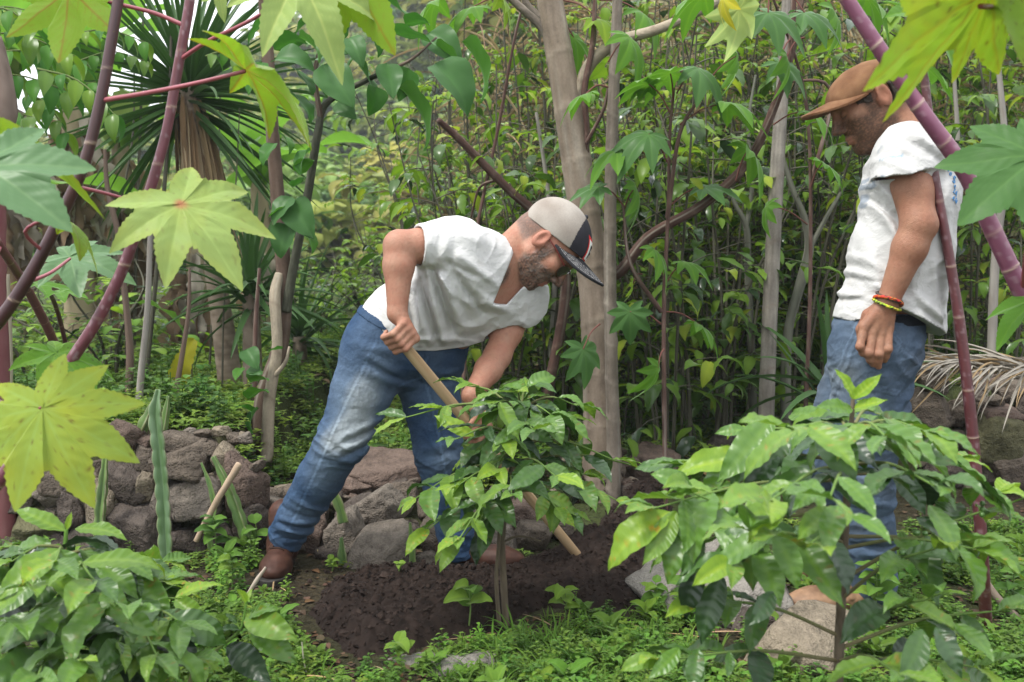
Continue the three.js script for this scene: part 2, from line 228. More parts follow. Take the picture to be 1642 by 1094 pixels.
wall('dark stone wall carrying the dry palm frond behind the standing man', 4.45, [[1497, 613, 39, 34, 'brown', 0, -0.05], [1486, 654, 52, 56, 'brown'], [1504, 692, 28, 26, 'dark'], [1527, 708, 44, 28, 'brown'], [1606, 701, 76, 58, 'moss', -0.1, -0.08], [1587, 652, 36, 20, 'brown'], [1602, 666, 60, 24, 'red'], [1624, 750, 56, 60, 'brown', -0.3, -0.1], [1588, 752, 48, 54, 'grey'], [1551, 737, 32, 36, 'brown'], [1497, 588, 44, 20, 'light', 0, 0.25], [1480, 640, 30, 40, 'dark', 0, 0.1], [1540, 660, 40, 36, 'brown', 0, 0.1], [1560, 640, 34, 28, 'dark', 0, 0.15], [1620, 630, 44, 30, 'brown', 0, 0.1], [1650, 660, 40, 50, 'dark', 0, 0.05], [1565, 700, 30, 30, 'dark', 0, 0.1], [1560, 800, 60, 54, 'brown'], [1618, 815, 66, 60, 'dark'], [1505, 755, 56, 60, 'dark'], [1530, 830, 50, 50, 'dark'], [1655, 760, 50, 70, 'dark', 0, 0.05], [1470, 720, 50, 60, 'dark', 0, 0.1], [1640, 690, 40, 50, 'dark', 0, 0.12], [1640, 600, 50, 40, 'brown', 0, 0.3], [1580, 610, 50, 36, 'red', 0, 0.3]].concat(small(821, 22, 1470, 1650, 620, 840)));
const rocks = [['boulder', 'rough reddish boulder at the foot of the ringed tree trunk', [1051, 754, 78, 76, 'red', 0.1], 4.55], ['stone', 'small dark stone standing upright before the thicket, beside the boulder', [1162, 720, 40, 38, 'dark'], 4.9], ['boulder', 'pale grey boulder beside the brown shoe of the standing man', [1162, 966, 216, 138, 'light', -0.18], 3.0], ['boulder', 'sharp edged tan boulder under the coffee plant with green berries', [1296, 1066, 196, 156, 'tan', 0.05], 2.62], ['stone', 'flat grey stone sunk in the grass at the bottom of the picture', [702, 1088, 158, 76, 'light', 0], 2.58], ['stone', 'small grey stone in the weeds before the brown boot', [362, 1010, 54, 24, 'light', 0], 2.9], ['stone', 'small flat stone half hidden by the coffee leaf at the lower edge', [372, 1088, 56, 32, 'tan', 0], 2.55], ['stone', 'dark wedge of stone under the sole of the brown shoe', [1215, 1010, 70, 60, 'dark', 0], 2.8]];
rocks.forEach(([n, l, q, d], i) => { const s = d / F; seed(i + 70); const m = single(n, rockGeo(q[2] * s * 1.1, q[3] * s * 1.12, q[2] * s * 0.9, i * 13 + 401, 0.6), STONE[q[4]], l, 'stone'); m.position.copy(P(q[0], q[1], d)); m.rotation.set(0.05, R(-0.3, 0.3), -(q[5] ?? 0)); });
// rubble at the foot of the ringed trunk
seed(55); for (let i = 0; i < 30; i++) { const px = R(880, 1020), py = R(716, 790), w = R(12, 30), d = 4.5 - (py - 716) / 74 * 0.3, s = d / F; const m = single('stone', rockGeo(w * s, w * s * R(0.5, 0.8), w * s, i * 7 + 900), pick(stoneMats), 'small rubble stone strewn behind the coffee tree, below the ringed trunk', 'stone', 'rubble stones behind the coffee tree'); m.position.copy(P(px, py, d)); m.rotation.y = R(0, 6); seed(56 + i); }
// ------------------------------------------------------------------ leaves
const leafMat = (r, g, b, o = {}) => new THREE.MeshPhysicalMaterial({ vertexColors: true, color: lin(r, g, b), roughness: 0.95, specularIntensity: 0.25, transmission: o.trans ?? 0.4, thickness: 0, clearcoat: o.coat ?? 0.5, clearcoatRoughness: o.cr ?? 0.38, side: THREE.DoubleSide });
// a blade of length 1 along x, faces up y
function blade(o) {
  const nu = o.nu ?? 10, nv = o.nv ?? 6, pos = [], col = [], idx = [], W = o.W ?? 0.4, bend = o.bend ?? 0.6, sd = o.seed ?? 0; let cx = 0, cy = 0, ang = o.lift ?? 0.15;
  for (let i = 0; i <= nu; i++) {
    const t = i / nu; if (i) { ang -= bend / nu * (0.5 + t); cx += Math.cos(ang) / nu; cy += Math.sin(ang) / nu; }
    let w = o.prof(t) * W * 0.5; const sl = (o.side ?? 0) * Math.sin(t * 2.6) * 0.06;
    for (let j = 0; j <= nv; j++) {
      const s = (j / nv - 0.5) * 2, as = Math.abs(s); let ww = w * (1 + (o.serr ?? 0) * (as > 0.95 ? ((i * 7) % 3 - 1) : 0));
      const v = s * ww, lift = (o.fold ?? 0.25) * Math.abs(v) - (o.cup ?? 0) * v * v;
      const q = (o.quilt ?? 0) * Math.cos((t * (o.veins ?? 8) - as * 0.9) * Math.PI * 2) * as * (1.25 - as) * sstep(0, 0.12, t) * sstep(1, 0.85, t) + (o.wave ?? 0) * as * as * Math.sin(t * 17 + sd + (s > 0 ? 1.3 : 0)) + (o.warp ?? 0) * noise(t * 2.2 + sd, s * 1.1, sd);
      const tw = (o.twist ?? 0) * t, ny = lift + q, ct = Math.cos(tw), st = Math.sin(tw), vv = v * ct - ny * st, hh = v * st + ny * ct;
      pos.push(cx - Math.sin(ang) * hh, cy + Math.cos(ang) * hh, vv + sl); col.push(...(o.col ? o.col(t, s, w) : [1, 1, 1]));
      if (i < nu && j < nv) { const a = i * (nv + 1) + j; idx.push(a, a + 1, a + nv + 1, a + 1, a + nv + 2, a + nv + 1); }
    }
  }
  return geom(pos, idx, { color: col });
}
const profCoffee = t => t < 0.92 ? Math.pow(Math.sin(Math.PI * Math.pow(t / 0.965, 0.86)), 0.82) : mix(Math.pow(Math.sin(Math.PI * Math.pow(0.92 / 0.965, 0.86)), 0.82), 0.01, (t - 0.92) / 0.08);
const profOvate = t => Math.pow(Math.sin(Math.PI * Math.pow(clamp(t * 1.0), 0.62)), 0.8) * (1 - 0.1 * t) + 0.004;
const profSword = t => Math.min(1, 0.35 + t * 3.2) * Math.pow(1 - t, 0.55) + 0.01;
const profGrass = t => (0.55 + 0.45 * Math.sin(t * 2.2)) * (1 - t * t) + 0.02;
const veinCol = (n, base, vein) => (t, s) => { const as = Math.abs(s), f = Math.abs(((t * n - as * 0.9) % 1 + 1.5) % 1 - 0.5) * 2; const k = Math.max(sstep(0.16, 0.04, as), 0.55 * sstep(0.80, 0.97, f) * sstep(1, 0.6, as)); return mix3(base, vein, k * 0.7); };
const COFFEE = [0, 1, 2, 3, 4, 5, 6, 7].map(i => blade({ nu: 32, nv: 6, W: 0.37 + (i % 3) * 0.035, prof: profCoffee, fold: 0.16 + (i % 4) * 0.1, bend: [0.5, 0.9, 1.3, 0.3, 0.75, 1.05, 1.5, 0.6][i], lift: [0.2, 0.35, 0.5, 0.1, 0.3, 0.2, 0.6, 0.05][i], quilt: 0.036, veins: 7.5, wave: 0.014 + 0.008 * (i % 2), twist: [0.1, -0.3, 0.25, -0.1, 0.5, -0.5, 0.1, 0.3][i], side: i % 2 ? 1 : -1, warp: 0.02, seed: i * 3.1, col: (t, s) => { const c = veinCol(7.5, [1, 1, 1], [1.6, 1.35, 1.6])(t, s), n = noise(t * 9 + i * 7, s * 4, i), m = fbm(t * 3 + i, s * 2, 2 + i, 2); let q = [c[0] * (1 + m * 0.5), c[1] * (1 + m * 0.3), c[2]]; if (i % 3 === 1) q = mix3(q, [2.2, 0.8, 1.2], sstep(0.38, 0.5, n)); return q; } }));
const COFFEE_FAR = [0, 1, 2, 3].map(i => blade({ nu: 6, nv: 2, W: 0.42, prof: profCoffee, fold: 0.3, bend: 0.4 + i * 0.35, lift: 0.1 + i * 0.1, twist: (i - 1.5) * 0.3, wave: 0.02, seed: i, col: veinCol(5, [1, 1, 1], [1.4, 1.3, 1.3]) }));
const OVATE = [0, 1, 2, 3].map(i => blade({ nu: 12, nv: 8, W: 0.66 + 0.06 * (i % 2), prof: profOvate, fold: 0.2 + 0.08 * i, bend: 0.5 + 0.25 * i, lift: 0.25, quilt: 0.010, veins: 7, wave: 0.02, twist: (i - 1.5) * 0.2, seed: i * 5, warp: 0.03, col: veinCol(7, [1, 1, 1], [1.35, 1.25, 1.3]) }));
const LEAFLET = [0, 1].map(i => blade({ nu: 7, nv: 4, W: 0.46, prof: t => profCoffee(Math.pow(t, 0.8)), fold: 0.25, bend: 0.7 + i * 0.4, lift: 0.2, seed: i, col: veinCol(6, [1, 1, 1], [1.3, 1.2, 1.2]) }));
const SWORD = [0, 1, 2, 3].map(i => blade({ nu: 9, nv: 2, W: 0.06, prof: profSword, fold: 0.9, bend: [0.15, 0.5, 0.9, 1.5][i], lift: [0.05, 0.15, 0.3, 0.5][i], seed: i, col: t => [1, 1, 1] }));
const GRASS = [0, 1, 2].map(i => blade({ nu: 5, nv: 2, W: 0.075, prof: profGrass, fold: 0.5, bend: 0.6 + i * 0.7, lift: 0.2, seed: i }));
const WEEDLEAF = [0, 1, 2].map(i => blade({ nu: 5, nv: 4, W: 0.62, prof: profOvate, fold: 0.25, bend: 0.5 + i * 0.3, lift: 0.25, seed: i, col: veinCol(4, [1, 1, 1], [1.25, 1.2, 1.2]) }));
const LM = {
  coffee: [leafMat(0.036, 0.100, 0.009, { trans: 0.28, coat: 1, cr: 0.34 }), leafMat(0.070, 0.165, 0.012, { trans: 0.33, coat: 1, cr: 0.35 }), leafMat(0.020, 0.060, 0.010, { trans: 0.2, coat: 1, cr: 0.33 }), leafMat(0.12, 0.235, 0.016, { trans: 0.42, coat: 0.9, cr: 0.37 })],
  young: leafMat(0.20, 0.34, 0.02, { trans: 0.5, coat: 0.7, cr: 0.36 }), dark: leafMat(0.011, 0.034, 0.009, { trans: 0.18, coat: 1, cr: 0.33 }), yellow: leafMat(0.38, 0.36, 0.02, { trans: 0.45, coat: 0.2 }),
  broad: [leafMat(0.036, 0.135, 0.012, { trans: 0.45, coat: 0.22, cr: 0.35 }), leafMat(0.055, 0.175, 0.012, { trans: 0.5, coat: 0.2, cr: 0.35 }), leafMat(0.042, 0.120, 0.026, { trans: 0.36, coat: 0.3, cr: 0.34 })],
  thick: [leafMat(0.040, 0.098, 0.009, { trans: 0.42, coat: 0.8, cr: 0.25 }), leafMat(0.085, 0.18, 0.012, { trans: 0.5, coat: 0.6, cr: 0.28 }), leafMat(0.135, 0.25, 0.014, { trans: 0.54, coat: 0.4, cr: 0.3 }), leafMat(0.016, 0.040, 0.012, { trans: 0.2, coat: 1, cr: 0.22 }), leafMat(0.23, 0.31, 0.02, { trans: 0.54, coat: 0.25 })],
  weed: [leafMat(0.095, 0.20, 0.024, { trans: 0.42, coat: 0.1, cr: 0.45 }), leafMat(0.155, 0.265, 0.03, { trans: 0.46, coat: 0.08, cr: 0.45 }), leafMat(0.06, 0.145, 0.02, { trans: 0.42, coat: 0.12, cr: 0.45 })],
  sword: leafMat(0.034, 0.084, 0.018, { trans: 0.28, coat: 0.3, cr: 0.3 }), straw: leafMat(0.28, 0.20, 0.11, { trans: 0.25, coat: 0.05 }), deadgrey: leafMat(0.40, 0.35, 0.28, { trans: 0.15, coat: 0.05 }), banana: leafMat(0.14, 0.30, 0.03, { trans: 0.55, coat: 0.2, cr: 0.35 }),
};
const UP = V(0, 1, 0), _m = new THREE.Matrix4();
function leafBasis(dir, up, roll = 0) { const x = dir.clone().normalize(); let y = up.clone().addScaledVector(x, -up.dot(x)); if (y.lengthSq() < 1e-6) y = V(1, 0, 0).addScaledVector(x, -x.x); y.normalize(); if (roll) y.applyAxisAngle(x, roll); const z = x.clone().cross(y); return new THREE.Quaternion().setFromRotationMatrix(_m.makeBasis(x, y, z)); }
function leaf(parent, geo, mat, at, dir, up, len, o = {}) { const m = part(o.name ?? 'leaf', geo, mat, parent, o.label); m.position.copy(at); m.quaternion.copy(leafBasis(dir, up, o.roll ?? 0)); m.scale.set(len, len, len * (o.wide ?? 1)); return m; }
const barkCol = (a, b, sc = 1, seedv = 0) => (l, an, t, x, y, z) => mix3(a, b, clamp(0.5 + 1.1 * fbm(Math.cos(an) * 1.2 * sc + seedv, Math.sin(an) * 1.2 * sc, l * 9 * sc, 4)));
MAT.bark = std({ vertexColors: true, roughness: 0.9 }); { const bt = tex(512, (u, v) => { const a = tiled(u, v * 0.35, 14, 4, 2), b = tiled(u, v, 40, 3, 6), c = tiled(u, v, 5, 3, 8), k = 0.84 + a * 0.28 + b * 0.22 + c * 0.4; return [k * 0.95, k * 0.93, k * 0.9]; }), bb = tex(512, (u, v) => 0.5 + tiled(u, v * 0.35, 18, 4, 2) * 0.5 + tiled(u, v, 44, 2, 6) * 0.3, false); bt.repeat.set(3, 2); bb.repeat.set(3, 2); MAT.trunk = std({ vertexColors: true, roughness: 0.92, map: bt, bumpMap: bb, bumpScale: 0.0025 }); } MAT.stemGloss = new THREE.MeshPhysicalMaterial({ vertexColors: true, roughness: 0.45, clearcoat: 0.25, clearcoatRoughness: 0.4 });

// a palmate leaf of radius 1 in the xz plane, main lobe along x, stalk at the origin
function palmate(o) {
  seed(o.seed ?? 1); const lobes = [], n = o.n ?? 4, A = [], out = [];
  for (let i = -n; i <= n; i++) { const k = Math.abs(i) / n; lobes.push({ a: i * (o.spread ?? 2.55) / n + R(-0.05, 0.05), l: mix(1, o.small ?? 0.5, Math.pow(k, 1.3)) * R(0.93, 1.05), w: (o.width ?? 0.215) * R(0.9, 1.1), dr: R(0.8, 1.25), off: R(-0.3, 0.3) }); }
  if (o.lobes) { lobes.length = 0; for (const [a, l, w] of o.lobes) lobes.push({ a, l, w, dr: R(0.8, 1.2), off: R(-0.3, 0.3) }); }
  const half = (L, u) => L.w * L.l * (Math.pow(Math.sin(Math.PI * Math.pow(clamp(u), 1.02)), 0.86) * (1.14 - 0.3 * u) + 0.002) + (u < 0.5 ? L.w * L.l * 0.5 * (o.join ?? 1) * (1 - u / 0.5) : 0);
  const rOf = (L, th) => { let d = th - L.a; const ad = Math.abs(d); if (ad > 1.4) return 0; const tab = L.tab; for (let i = 0; i < tab.length - 1; i++) if (tab[i][0] >= ad && tab[i + 1][0] <= ad) { const f = (tab[i][0] - ad) / Math.max(1e-6, tab[i][0] - tab[i + 1][0]); return mix(tab[i][1], tab[i + 1][1], f); } return ad < tab[tab.length - 1][0] ? tab[tab.length - 1][1] : 0; };
  for (const L of lobes) { L.tab = []; const N = o.N ?? 34; for (let i = 1; i <= N; i++) { const u = i / N; let w = half(L, u) * (i === N ? 0 : 1 + (u > 0.4 ? (o.serr ?? 0.06) * (i % 2 ? 1 : -1) : 0)); L.tab.push([Math.atan2(w, u * L.l), Math.hypot(w, u * L.l)]); } for (let i = 1; i < L.tab.length; i++) if (L.tab[i][0] > L.tab[i - 1][0]) L.tab[i][0] = L.tab[i - 1][0] - 1e-5; }
  for (const L of lobes) for (const [d, r] of L.tab) for (const s of d < 1e-4 ? [1] : [-1, 1]) { const th = L.a + s * d; if (lobes.every(M => M === L || rOf(M, th) <= r + 1e-4)) out.push([th, r]); }
  out.sort((a, b) => a[0] - b[0]);
  const rings = o.rings ?? 9, pos = [0, 0, 0], col = [], idx = [], base = o.base ?? [1, 1, 1], vein = o.vein ?? [1.4, 1.25, 1.3];
  const paint = (th, r, rr) => { let L = lobes[0]; for (const M of lobes) if (Math.abs(th - M.a) < Math.abs(th - L.a)) L = M; const v = Math.abs(rr * Math.sin(th - L.a)), u = rr * Math.cos(th - L.a); const lat = rings > 12 ? Math.abs(((u * 8 - v * 8) % 1 + 1.5) % 1 - 0.5) * 2 : 0;
    let c = mix3(base, vein, Math.max(sstep(0.02, 0.006, v), 0.6 * sstep(0.8, 0.98, lat) * sstep(0.2, 0.02, v)) * 0.85); const n1 = fbm(rr * Math.cos(th) * 3 + (o.seed ?? 0), rr * Math.sin(th) * 3, 1, 3);
    if (o.old) { c = mix3(c, o.oldCol ?? [2.1, 1.5, 0.9], clamp(o.old * (n1 * 2 + 0.25 + 0.55 * sstep(0.75, 1, rr / Math.max(r, 0.01)) ))); const sp = noise(rr * Math.cos(th) * 22, rr * Math.sin(th) * 22, 4 + (o.seed ?? 0)); c = mix3(c, [0.55, 0.25, 0.4], sstep(0.42, 0.55, sp) * (o.spots ?? 0.7)); }
    if (o.centre) c = mix3(c, o.centre, sstep(0.09, 0.02, rr)); return c; };
  const pt = (th, rr) => { let L = lobes[0]; for (const M of lobes) if (Math.abs(th - M.a) < Math.abs(th - L.a)) L = M; const d = th - L.a, v = rr * Math.sin(d), u = rr * Math.cos(d); const y = (o.fold ?? 0.35) * Math.abs(v) * sstep(0, 0.35, rr) - (o.droop ?? 0.3) * L.dr * rr * rr + (o.tilt ?? 0) * rr * L.off + (rings > 12 ? 0.0024 : 0) * Math.cos((u * 8 - Math.abs(v) * 8) * 6.283) * sstep(0.05, 0.3, rr) + 0.03 * noise(u * 3 + L.a * 4, v * 4, 2 + (o.seed ?? 0)) + (o.cone ?? 0) * rr;
    return [rr * Math.cos(th), y, rr * Math.sin(th)]; };
  col.push(...paint(0, 1, 0)); const M = out.length;
  out.forEach(([th, r], k) => { for (let i = 1; i <= rings; i++) { const rr = r * Math.pow(i / rings, 0.85); pos.push(...pt(th, rr)); col.push(...paint(th, r, rr)); } if (k < M - 1) { const a = 1 + k * rings, b = a + rings; idx.push(0, b, a); for (let i = 0; i < rings - 1; i++) idx.push(a + i, b + i, a + i + 1, b + i, b + i + 1, a + i + 1); } });
  return geom(pos, idx, { color: col });
}
const CASTOR = [1, 2, 3, 4].map(i => palmate({ seed: i * 11, droop: 0.25 + 0.1 * i, fold: 0.3 }));
const CASTOR_FAR = [1, 2, 3].map(i => palmate({ seed: i * 7 + 50, N: 9, rings: 4, serr: 0.03, droop: 0.3 + 0.15 * i, fold: 0.3, n: 3, spread: 2.3 }));
LM.castor = leafMat(0.085, 0.215, 0.014, { trans: 0.52, coat: 0.16, cr: 0.35 }); LM.castorBlue = leafMat(0.075, 0.155, 0.058, { trans: 0.25, coat: 0.45, cr: 0.38 }); LM.castorDull = leafMat(0.055, 0.14, 0.03, { trans: 0.42, coat: 0.3, cr: 0.36 }); LM.castorYellow = leafMat(0.235, 0.32, 0.045, { trans: 0.38, coat: 0.12, cr: 0.45 }); LM.castorLime = leafMat(0.19, 0.32, 0.016, { trans: 0.62, coat: 0.1, cr: 0.45 }); LM.castorPale = leafMat(0.25, 0.34, 0.095, { trans: 0.35, coat: 0.2, cr: 0.4 });
// ------------------------------------------------------------------ foreground coffee plants
const berryGeo = new THREE.SphereGeometry(0.0058, 8, 6), berryMat = new THREE.MeshPhysicalMaterial({ color: lin(0.06, 0.14, 0.025), roughness: 0.35, clearcoat: 0.3 });
function coffeePlant(o) {
  const base = o.base, g = thing('coffee_plant', o.label, 'plant', 'young coffee plants round the dug soil', base); seed(o.seed);
  const wood = barkCol([0.055, 0.042, 0.028], [0.16, 0.13, 0.092], 2, o.seed), twig = (l, a, t) => mix3([0.16, 0.13, 0.075], [0.10, 0.17, 0.04], clamp(t * 1.3 + 0.2 * noise(l * 30, a, 1)));
  for (const st of o.stems) part('stem', tube(local(base, st.pts), st.r, { sides: 9, step: 0.02, color: st.green ? (l, a, t) => mix3([0.14, 0.13, 0.06], [0.11, 0.22, 0.04], sstep(0.3, 0.9, t)) : wood, relief: (l, a) => 1 + 0.07 * noise(Math.cos(a) * 2, Math.sin(a) * 2, l * 22) + 0.05 * Math.exp(-Math.pow(((l * 14) % 1 - 0.5) * 8, 2)) }), MAT.bark, g);
  let count = 0;
  for (const b of o.branches) {
    const A = b[0], B = o.jitter ? A.clone().lerp(b[1], R(1 - o.jitter, 1 + o.jitter)).add(V(0, R(-0.04, 0.05), 0)) : b[1], n = b[2] ?? 5, len = b[3] ?? o.len, mid = A.clone().lerp(B, 0.5).add(V(0, o.arch ?? 0.02, 0)), curve = new THREE.CatmullRomCurve3([A, mid, B].map(p => p.clone().sub(base)));
    part('branch', tube(curve.points, [0.0042, 0.0034, 0.0018], { sides: 6, step: 0.03, color: twig }), MAT.bark, g);
    for (let k = 0; k < n; k++) {
      const t = n > 1 ? mix(b[5] ?? 0.28, 1, k / (n - 1)) : 1, p = curve.getPointAt(t), tan = curve.getTangentAt(t), side = tan.clone().cross(UP).normalize(), tip = k === n - 1;
      if (b[4] && rnd() < 0.8 && t < 0.9) { const cl = part('berries', mergeGeometries(Array.from({ length: 7 }, () => berryGeo.clone().translate(R(-0.012, 0.012), R(-0.012, 0.012), R(-0.012, 0.012)))), berryMat, g); cl.position.copy(p); }
      for (const s of [-1, 1]) {
        if (count >= 296 || (rnd() < (o.drop ?? 0.08) && !tip)) continue;
        const dir = tan.clone().multiplyScalar(tip ? R(0.9, 1.3) : R(0.35, 0.8)).addScaledVector(side, s * (tip ? R(0.35, 0.6) : R(0.8, 1.1))).add(V(0, tip ? R(-0.3, 0.3) : R(-1.0, -0.1), 0)).add(o.lean ?? V(0, 0, 0));
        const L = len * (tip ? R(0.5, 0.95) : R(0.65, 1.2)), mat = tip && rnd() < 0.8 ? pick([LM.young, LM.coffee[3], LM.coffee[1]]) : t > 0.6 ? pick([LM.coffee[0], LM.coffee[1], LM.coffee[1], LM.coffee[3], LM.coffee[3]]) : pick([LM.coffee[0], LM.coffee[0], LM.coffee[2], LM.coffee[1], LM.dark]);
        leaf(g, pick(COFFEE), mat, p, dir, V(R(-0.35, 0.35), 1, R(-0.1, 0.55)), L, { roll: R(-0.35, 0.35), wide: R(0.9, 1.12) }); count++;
      }
    }
  }
  for (const [a, b, mat, k, up] of o.extra ?? []) { leaf(g, COFFEE[k ?? 0], mat ?? LM.coffee[1], a.clone().sub(base), b.clone().sub(a), up ?? V(0, 0.75, 0.65), a.distanceTo(b) * 1.06); count++; }
  return g;
}
{
  const D = 1.95, b = (x0, y0, x1, y1, dd = 0, n = 5, len, berry, t0) => [P(x0, y0, D), P(x1, y1, D + dd), n, len, berry, t0], q = (x0, y0, x1, y1, d0 = 0, d1 = 0, m, k, up) => [P(x0, y0, D + d0), P(x1, y1, D + d1), m, k, up];
  const root = P(1344, 1094, D); root.y = 0;
  coffeePlant({ seed: 5, len: 0.135, label: 'glossy coffee plant with green berries standing before the man in brown cap', base: root, drop: 0.1,
    stems: [{ pts: [root, P(1344, 1100, D), P(1352, 900, D), P(1362, 740, D), P(1368, 640, D)], r: [0.011, 0.0105, 0.009, 0.0065, 0.004] }],
    branches: [b(1362, 740, 1095, 745, 0.05, 6), b(1360, 770, 1050, 815, -0.1, 6), b(1362, 720, 1200, 690, 0.1, 4), b(1364, 700, 1270, 690, -0.25, 4), b(1362, 750, 1240, 800, -0.4, 4), b(1360, 760, 1330, 800, -0.45, 3), b(1366, 690, 1480, 690, -0.1, 4), b(1364, 720, 1530, 735, 0.08, 5), b(1362, 745, 1500, 780, -0.3, 4), b(1360, 760, 1600, 790, 0.05, 6), b(1366, 690, 1420, 700, -0.3, 3), b(1366, 690, 1400, 660, 0.25, 3), b(1366, 700, 1320, 665, 0.25, 3), b(1350, 930, 1110, 790, -0.1, 2, 0.13, true, 0.75), b(1350, 900, 1200, 850, -0.35, 3, 0.14, true, 0.55), b(1350, 930, 1640, 800, 0.05, 3, 0.13, true, 0.6), b(1350, 960, 1500, 880, -0.2, 2, 0.13, true, 0.7), b(1346, 1020, 1130, 960, -0.05, 3, 0.13, true, 0.6), b(1346, 1030, 1490, 960, -0.25, 3, 0.14, false, 0.6), b(1346, 1040, 1600, 980, 0, 3, 0.12, false, 0.55), b(1346, 1060, 1060, 1060, -0.2, 4, 0.12, false, 0.5), b(1350, 870, 1290, 880, -0.4, 2, 0.14, false, 0.6), b(1352, 840, 1180, 900, -0.25, 4, 0.14, true, 0.5), b(1350, 880, 1560, 880, -0.1, 4, 0.14, true, 0.45), b(1354, 820, 1100, 880, 0.0, 4, 0.13, true, 0.5), b(1346, 1060, 1440, 1080, -0.4, 3, 0.13, false, 0.5), b(1352, 860, 1620, 900, 0.1, 4, 0.13, false, 0.5), b(1346, 1070, 1560, 1070, -0.15, 4, 0.13, false, 0.45)],
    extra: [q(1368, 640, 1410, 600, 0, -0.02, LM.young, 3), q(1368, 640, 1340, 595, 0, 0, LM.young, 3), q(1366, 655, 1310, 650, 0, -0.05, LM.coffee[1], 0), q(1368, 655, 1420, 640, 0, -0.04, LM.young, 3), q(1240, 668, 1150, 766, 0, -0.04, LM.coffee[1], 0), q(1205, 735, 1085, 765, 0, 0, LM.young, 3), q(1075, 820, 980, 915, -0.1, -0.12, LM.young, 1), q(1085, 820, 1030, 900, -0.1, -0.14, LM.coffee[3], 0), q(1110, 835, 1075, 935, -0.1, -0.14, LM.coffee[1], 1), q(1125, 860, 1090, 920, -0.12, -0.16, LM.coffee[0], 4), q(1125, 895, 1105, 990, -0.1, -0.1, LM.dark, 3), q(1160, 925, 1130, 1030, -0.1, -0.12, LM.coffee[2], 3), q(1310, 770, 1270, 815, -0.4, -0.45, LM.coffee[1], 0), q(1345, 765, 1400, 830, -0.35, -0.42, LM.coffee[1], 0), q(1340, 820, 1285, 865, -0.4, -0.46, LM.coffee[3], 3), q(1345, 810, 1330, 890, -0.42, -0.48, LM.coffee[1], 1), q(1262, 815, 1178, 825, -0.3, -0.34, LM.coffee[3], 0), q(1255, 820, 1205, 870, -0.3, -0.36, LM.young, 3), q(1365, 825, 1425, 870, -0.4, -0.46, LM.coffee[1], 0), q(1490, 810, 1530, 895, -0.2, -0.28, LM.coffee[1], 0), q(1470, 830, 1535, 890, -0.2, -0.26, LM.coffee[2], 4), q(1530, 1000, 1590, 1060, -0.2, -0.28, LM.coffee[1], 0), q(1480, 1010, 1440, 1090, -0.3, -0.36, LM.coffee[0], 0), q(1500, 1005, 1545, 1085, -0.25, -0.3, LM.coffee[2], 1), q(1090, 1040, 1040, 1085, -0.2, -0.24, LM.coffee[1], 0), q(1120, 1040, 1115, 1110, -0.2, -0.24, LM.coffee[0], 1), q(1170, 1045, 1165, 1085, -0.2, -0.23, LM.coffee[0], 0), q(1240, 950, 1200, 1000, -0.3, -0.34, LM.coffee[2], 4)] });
}
{
  const D = 2.86, b = (x0, y0, x1, y1, dd = 0, n = 5, len) => [P(x0, y0, D), P(x1, y1, D + dd), n, len], root = onGround(812, 1004);
  const trunk = [root, P(808, 940, D), P(806, 860, D), P(816, 780, D), P(828, 700, D), P(836, 650, D)];
  coffeePlant({ seed: 9, len: 0.124, label: 'bushy coffee tree with peeling trunk in the dug soil before the hoe', base: root, drop: 0.26, jitter: 0.38, arch: 0.03,
    stems: [{ pts: trunk, r: [0.0105, 0.0105, 0.009, 0.0075, 0.006, 0.004] }, { pts: [root.clone().add(V(-0.02, 0, 0.01)), P(796, 930, D - 0.02), P(800, 840, D - 0.03), P(786, 790, D - 0.05)], r: [0.007, 0.006, 0.005, 0.003] }, { pts: [P(806, 870, D), P(830, 860, D - 0.02), P(868, 868, D - 0.06)], r: [0.004, 0.003, 0.002] }],
    branches: [b(836, 660, 700, 655, -0.05, 3), b(834, 670, 760, 640, 0.08, 4), b(834, 670, 890, 650, -0.1, 4), b(830, 690, 930, 680, 0.08, 5), b(828, 700, 760, 690, -0.2, 4), b(826, 710, 720, 730, 0.05, 5), b(826, 710, 950, 740, 0.05, 5), b(822, 740, 700, 770, -0.1, 5), b(822, 745, 870, 765, -0.25, 4), b(820, 750, 960, 790, -0.05, 5), b(816, 780, 710, 820, -0.1, 5), b(816, 780, 760, 830, -0.25, 4), b(816, 790, 930, 830, -0.12, 5), b(812, 820, 730, 860, -0.08, 2), b(834, 665, 830, 640, -0.12, 3), b(836, 660, 850, 625, 0.05, 3), b(822, 740, 980, 760, 0.1, 4), b(828, 700, 850, 700, -0.25, 4), b(818, 770, 820, 790, -0.3, 4), b(834, 670, 800, 660, -0.15, 4), b(820, 760, 900, 800, -0.2, 4), b(820, 760, 740, 790, -0.2, 4), b(822, 740, 790, 770, -0.22, 4), b(814, 800, 770, 850, -0.15, 3), b(824, 720, 810, 730, -0.25, 4), b(834, 668, 690, 642, -0.04, 3), b(822, 745, 990, 752, 0.02, 4), b(836, 655, 848, 618, 0.0, 2), b(836, 655, 900, 640, 0.05, 3)],
    extra: [[P(770, 850, D), P(766, 905, D - 0.02), LM.dark, 3, V(0, 0.2, 1)], [P(760, 700, D - 0.1), P(700, 665, D - 0.08), LM.young, 0]] });
}
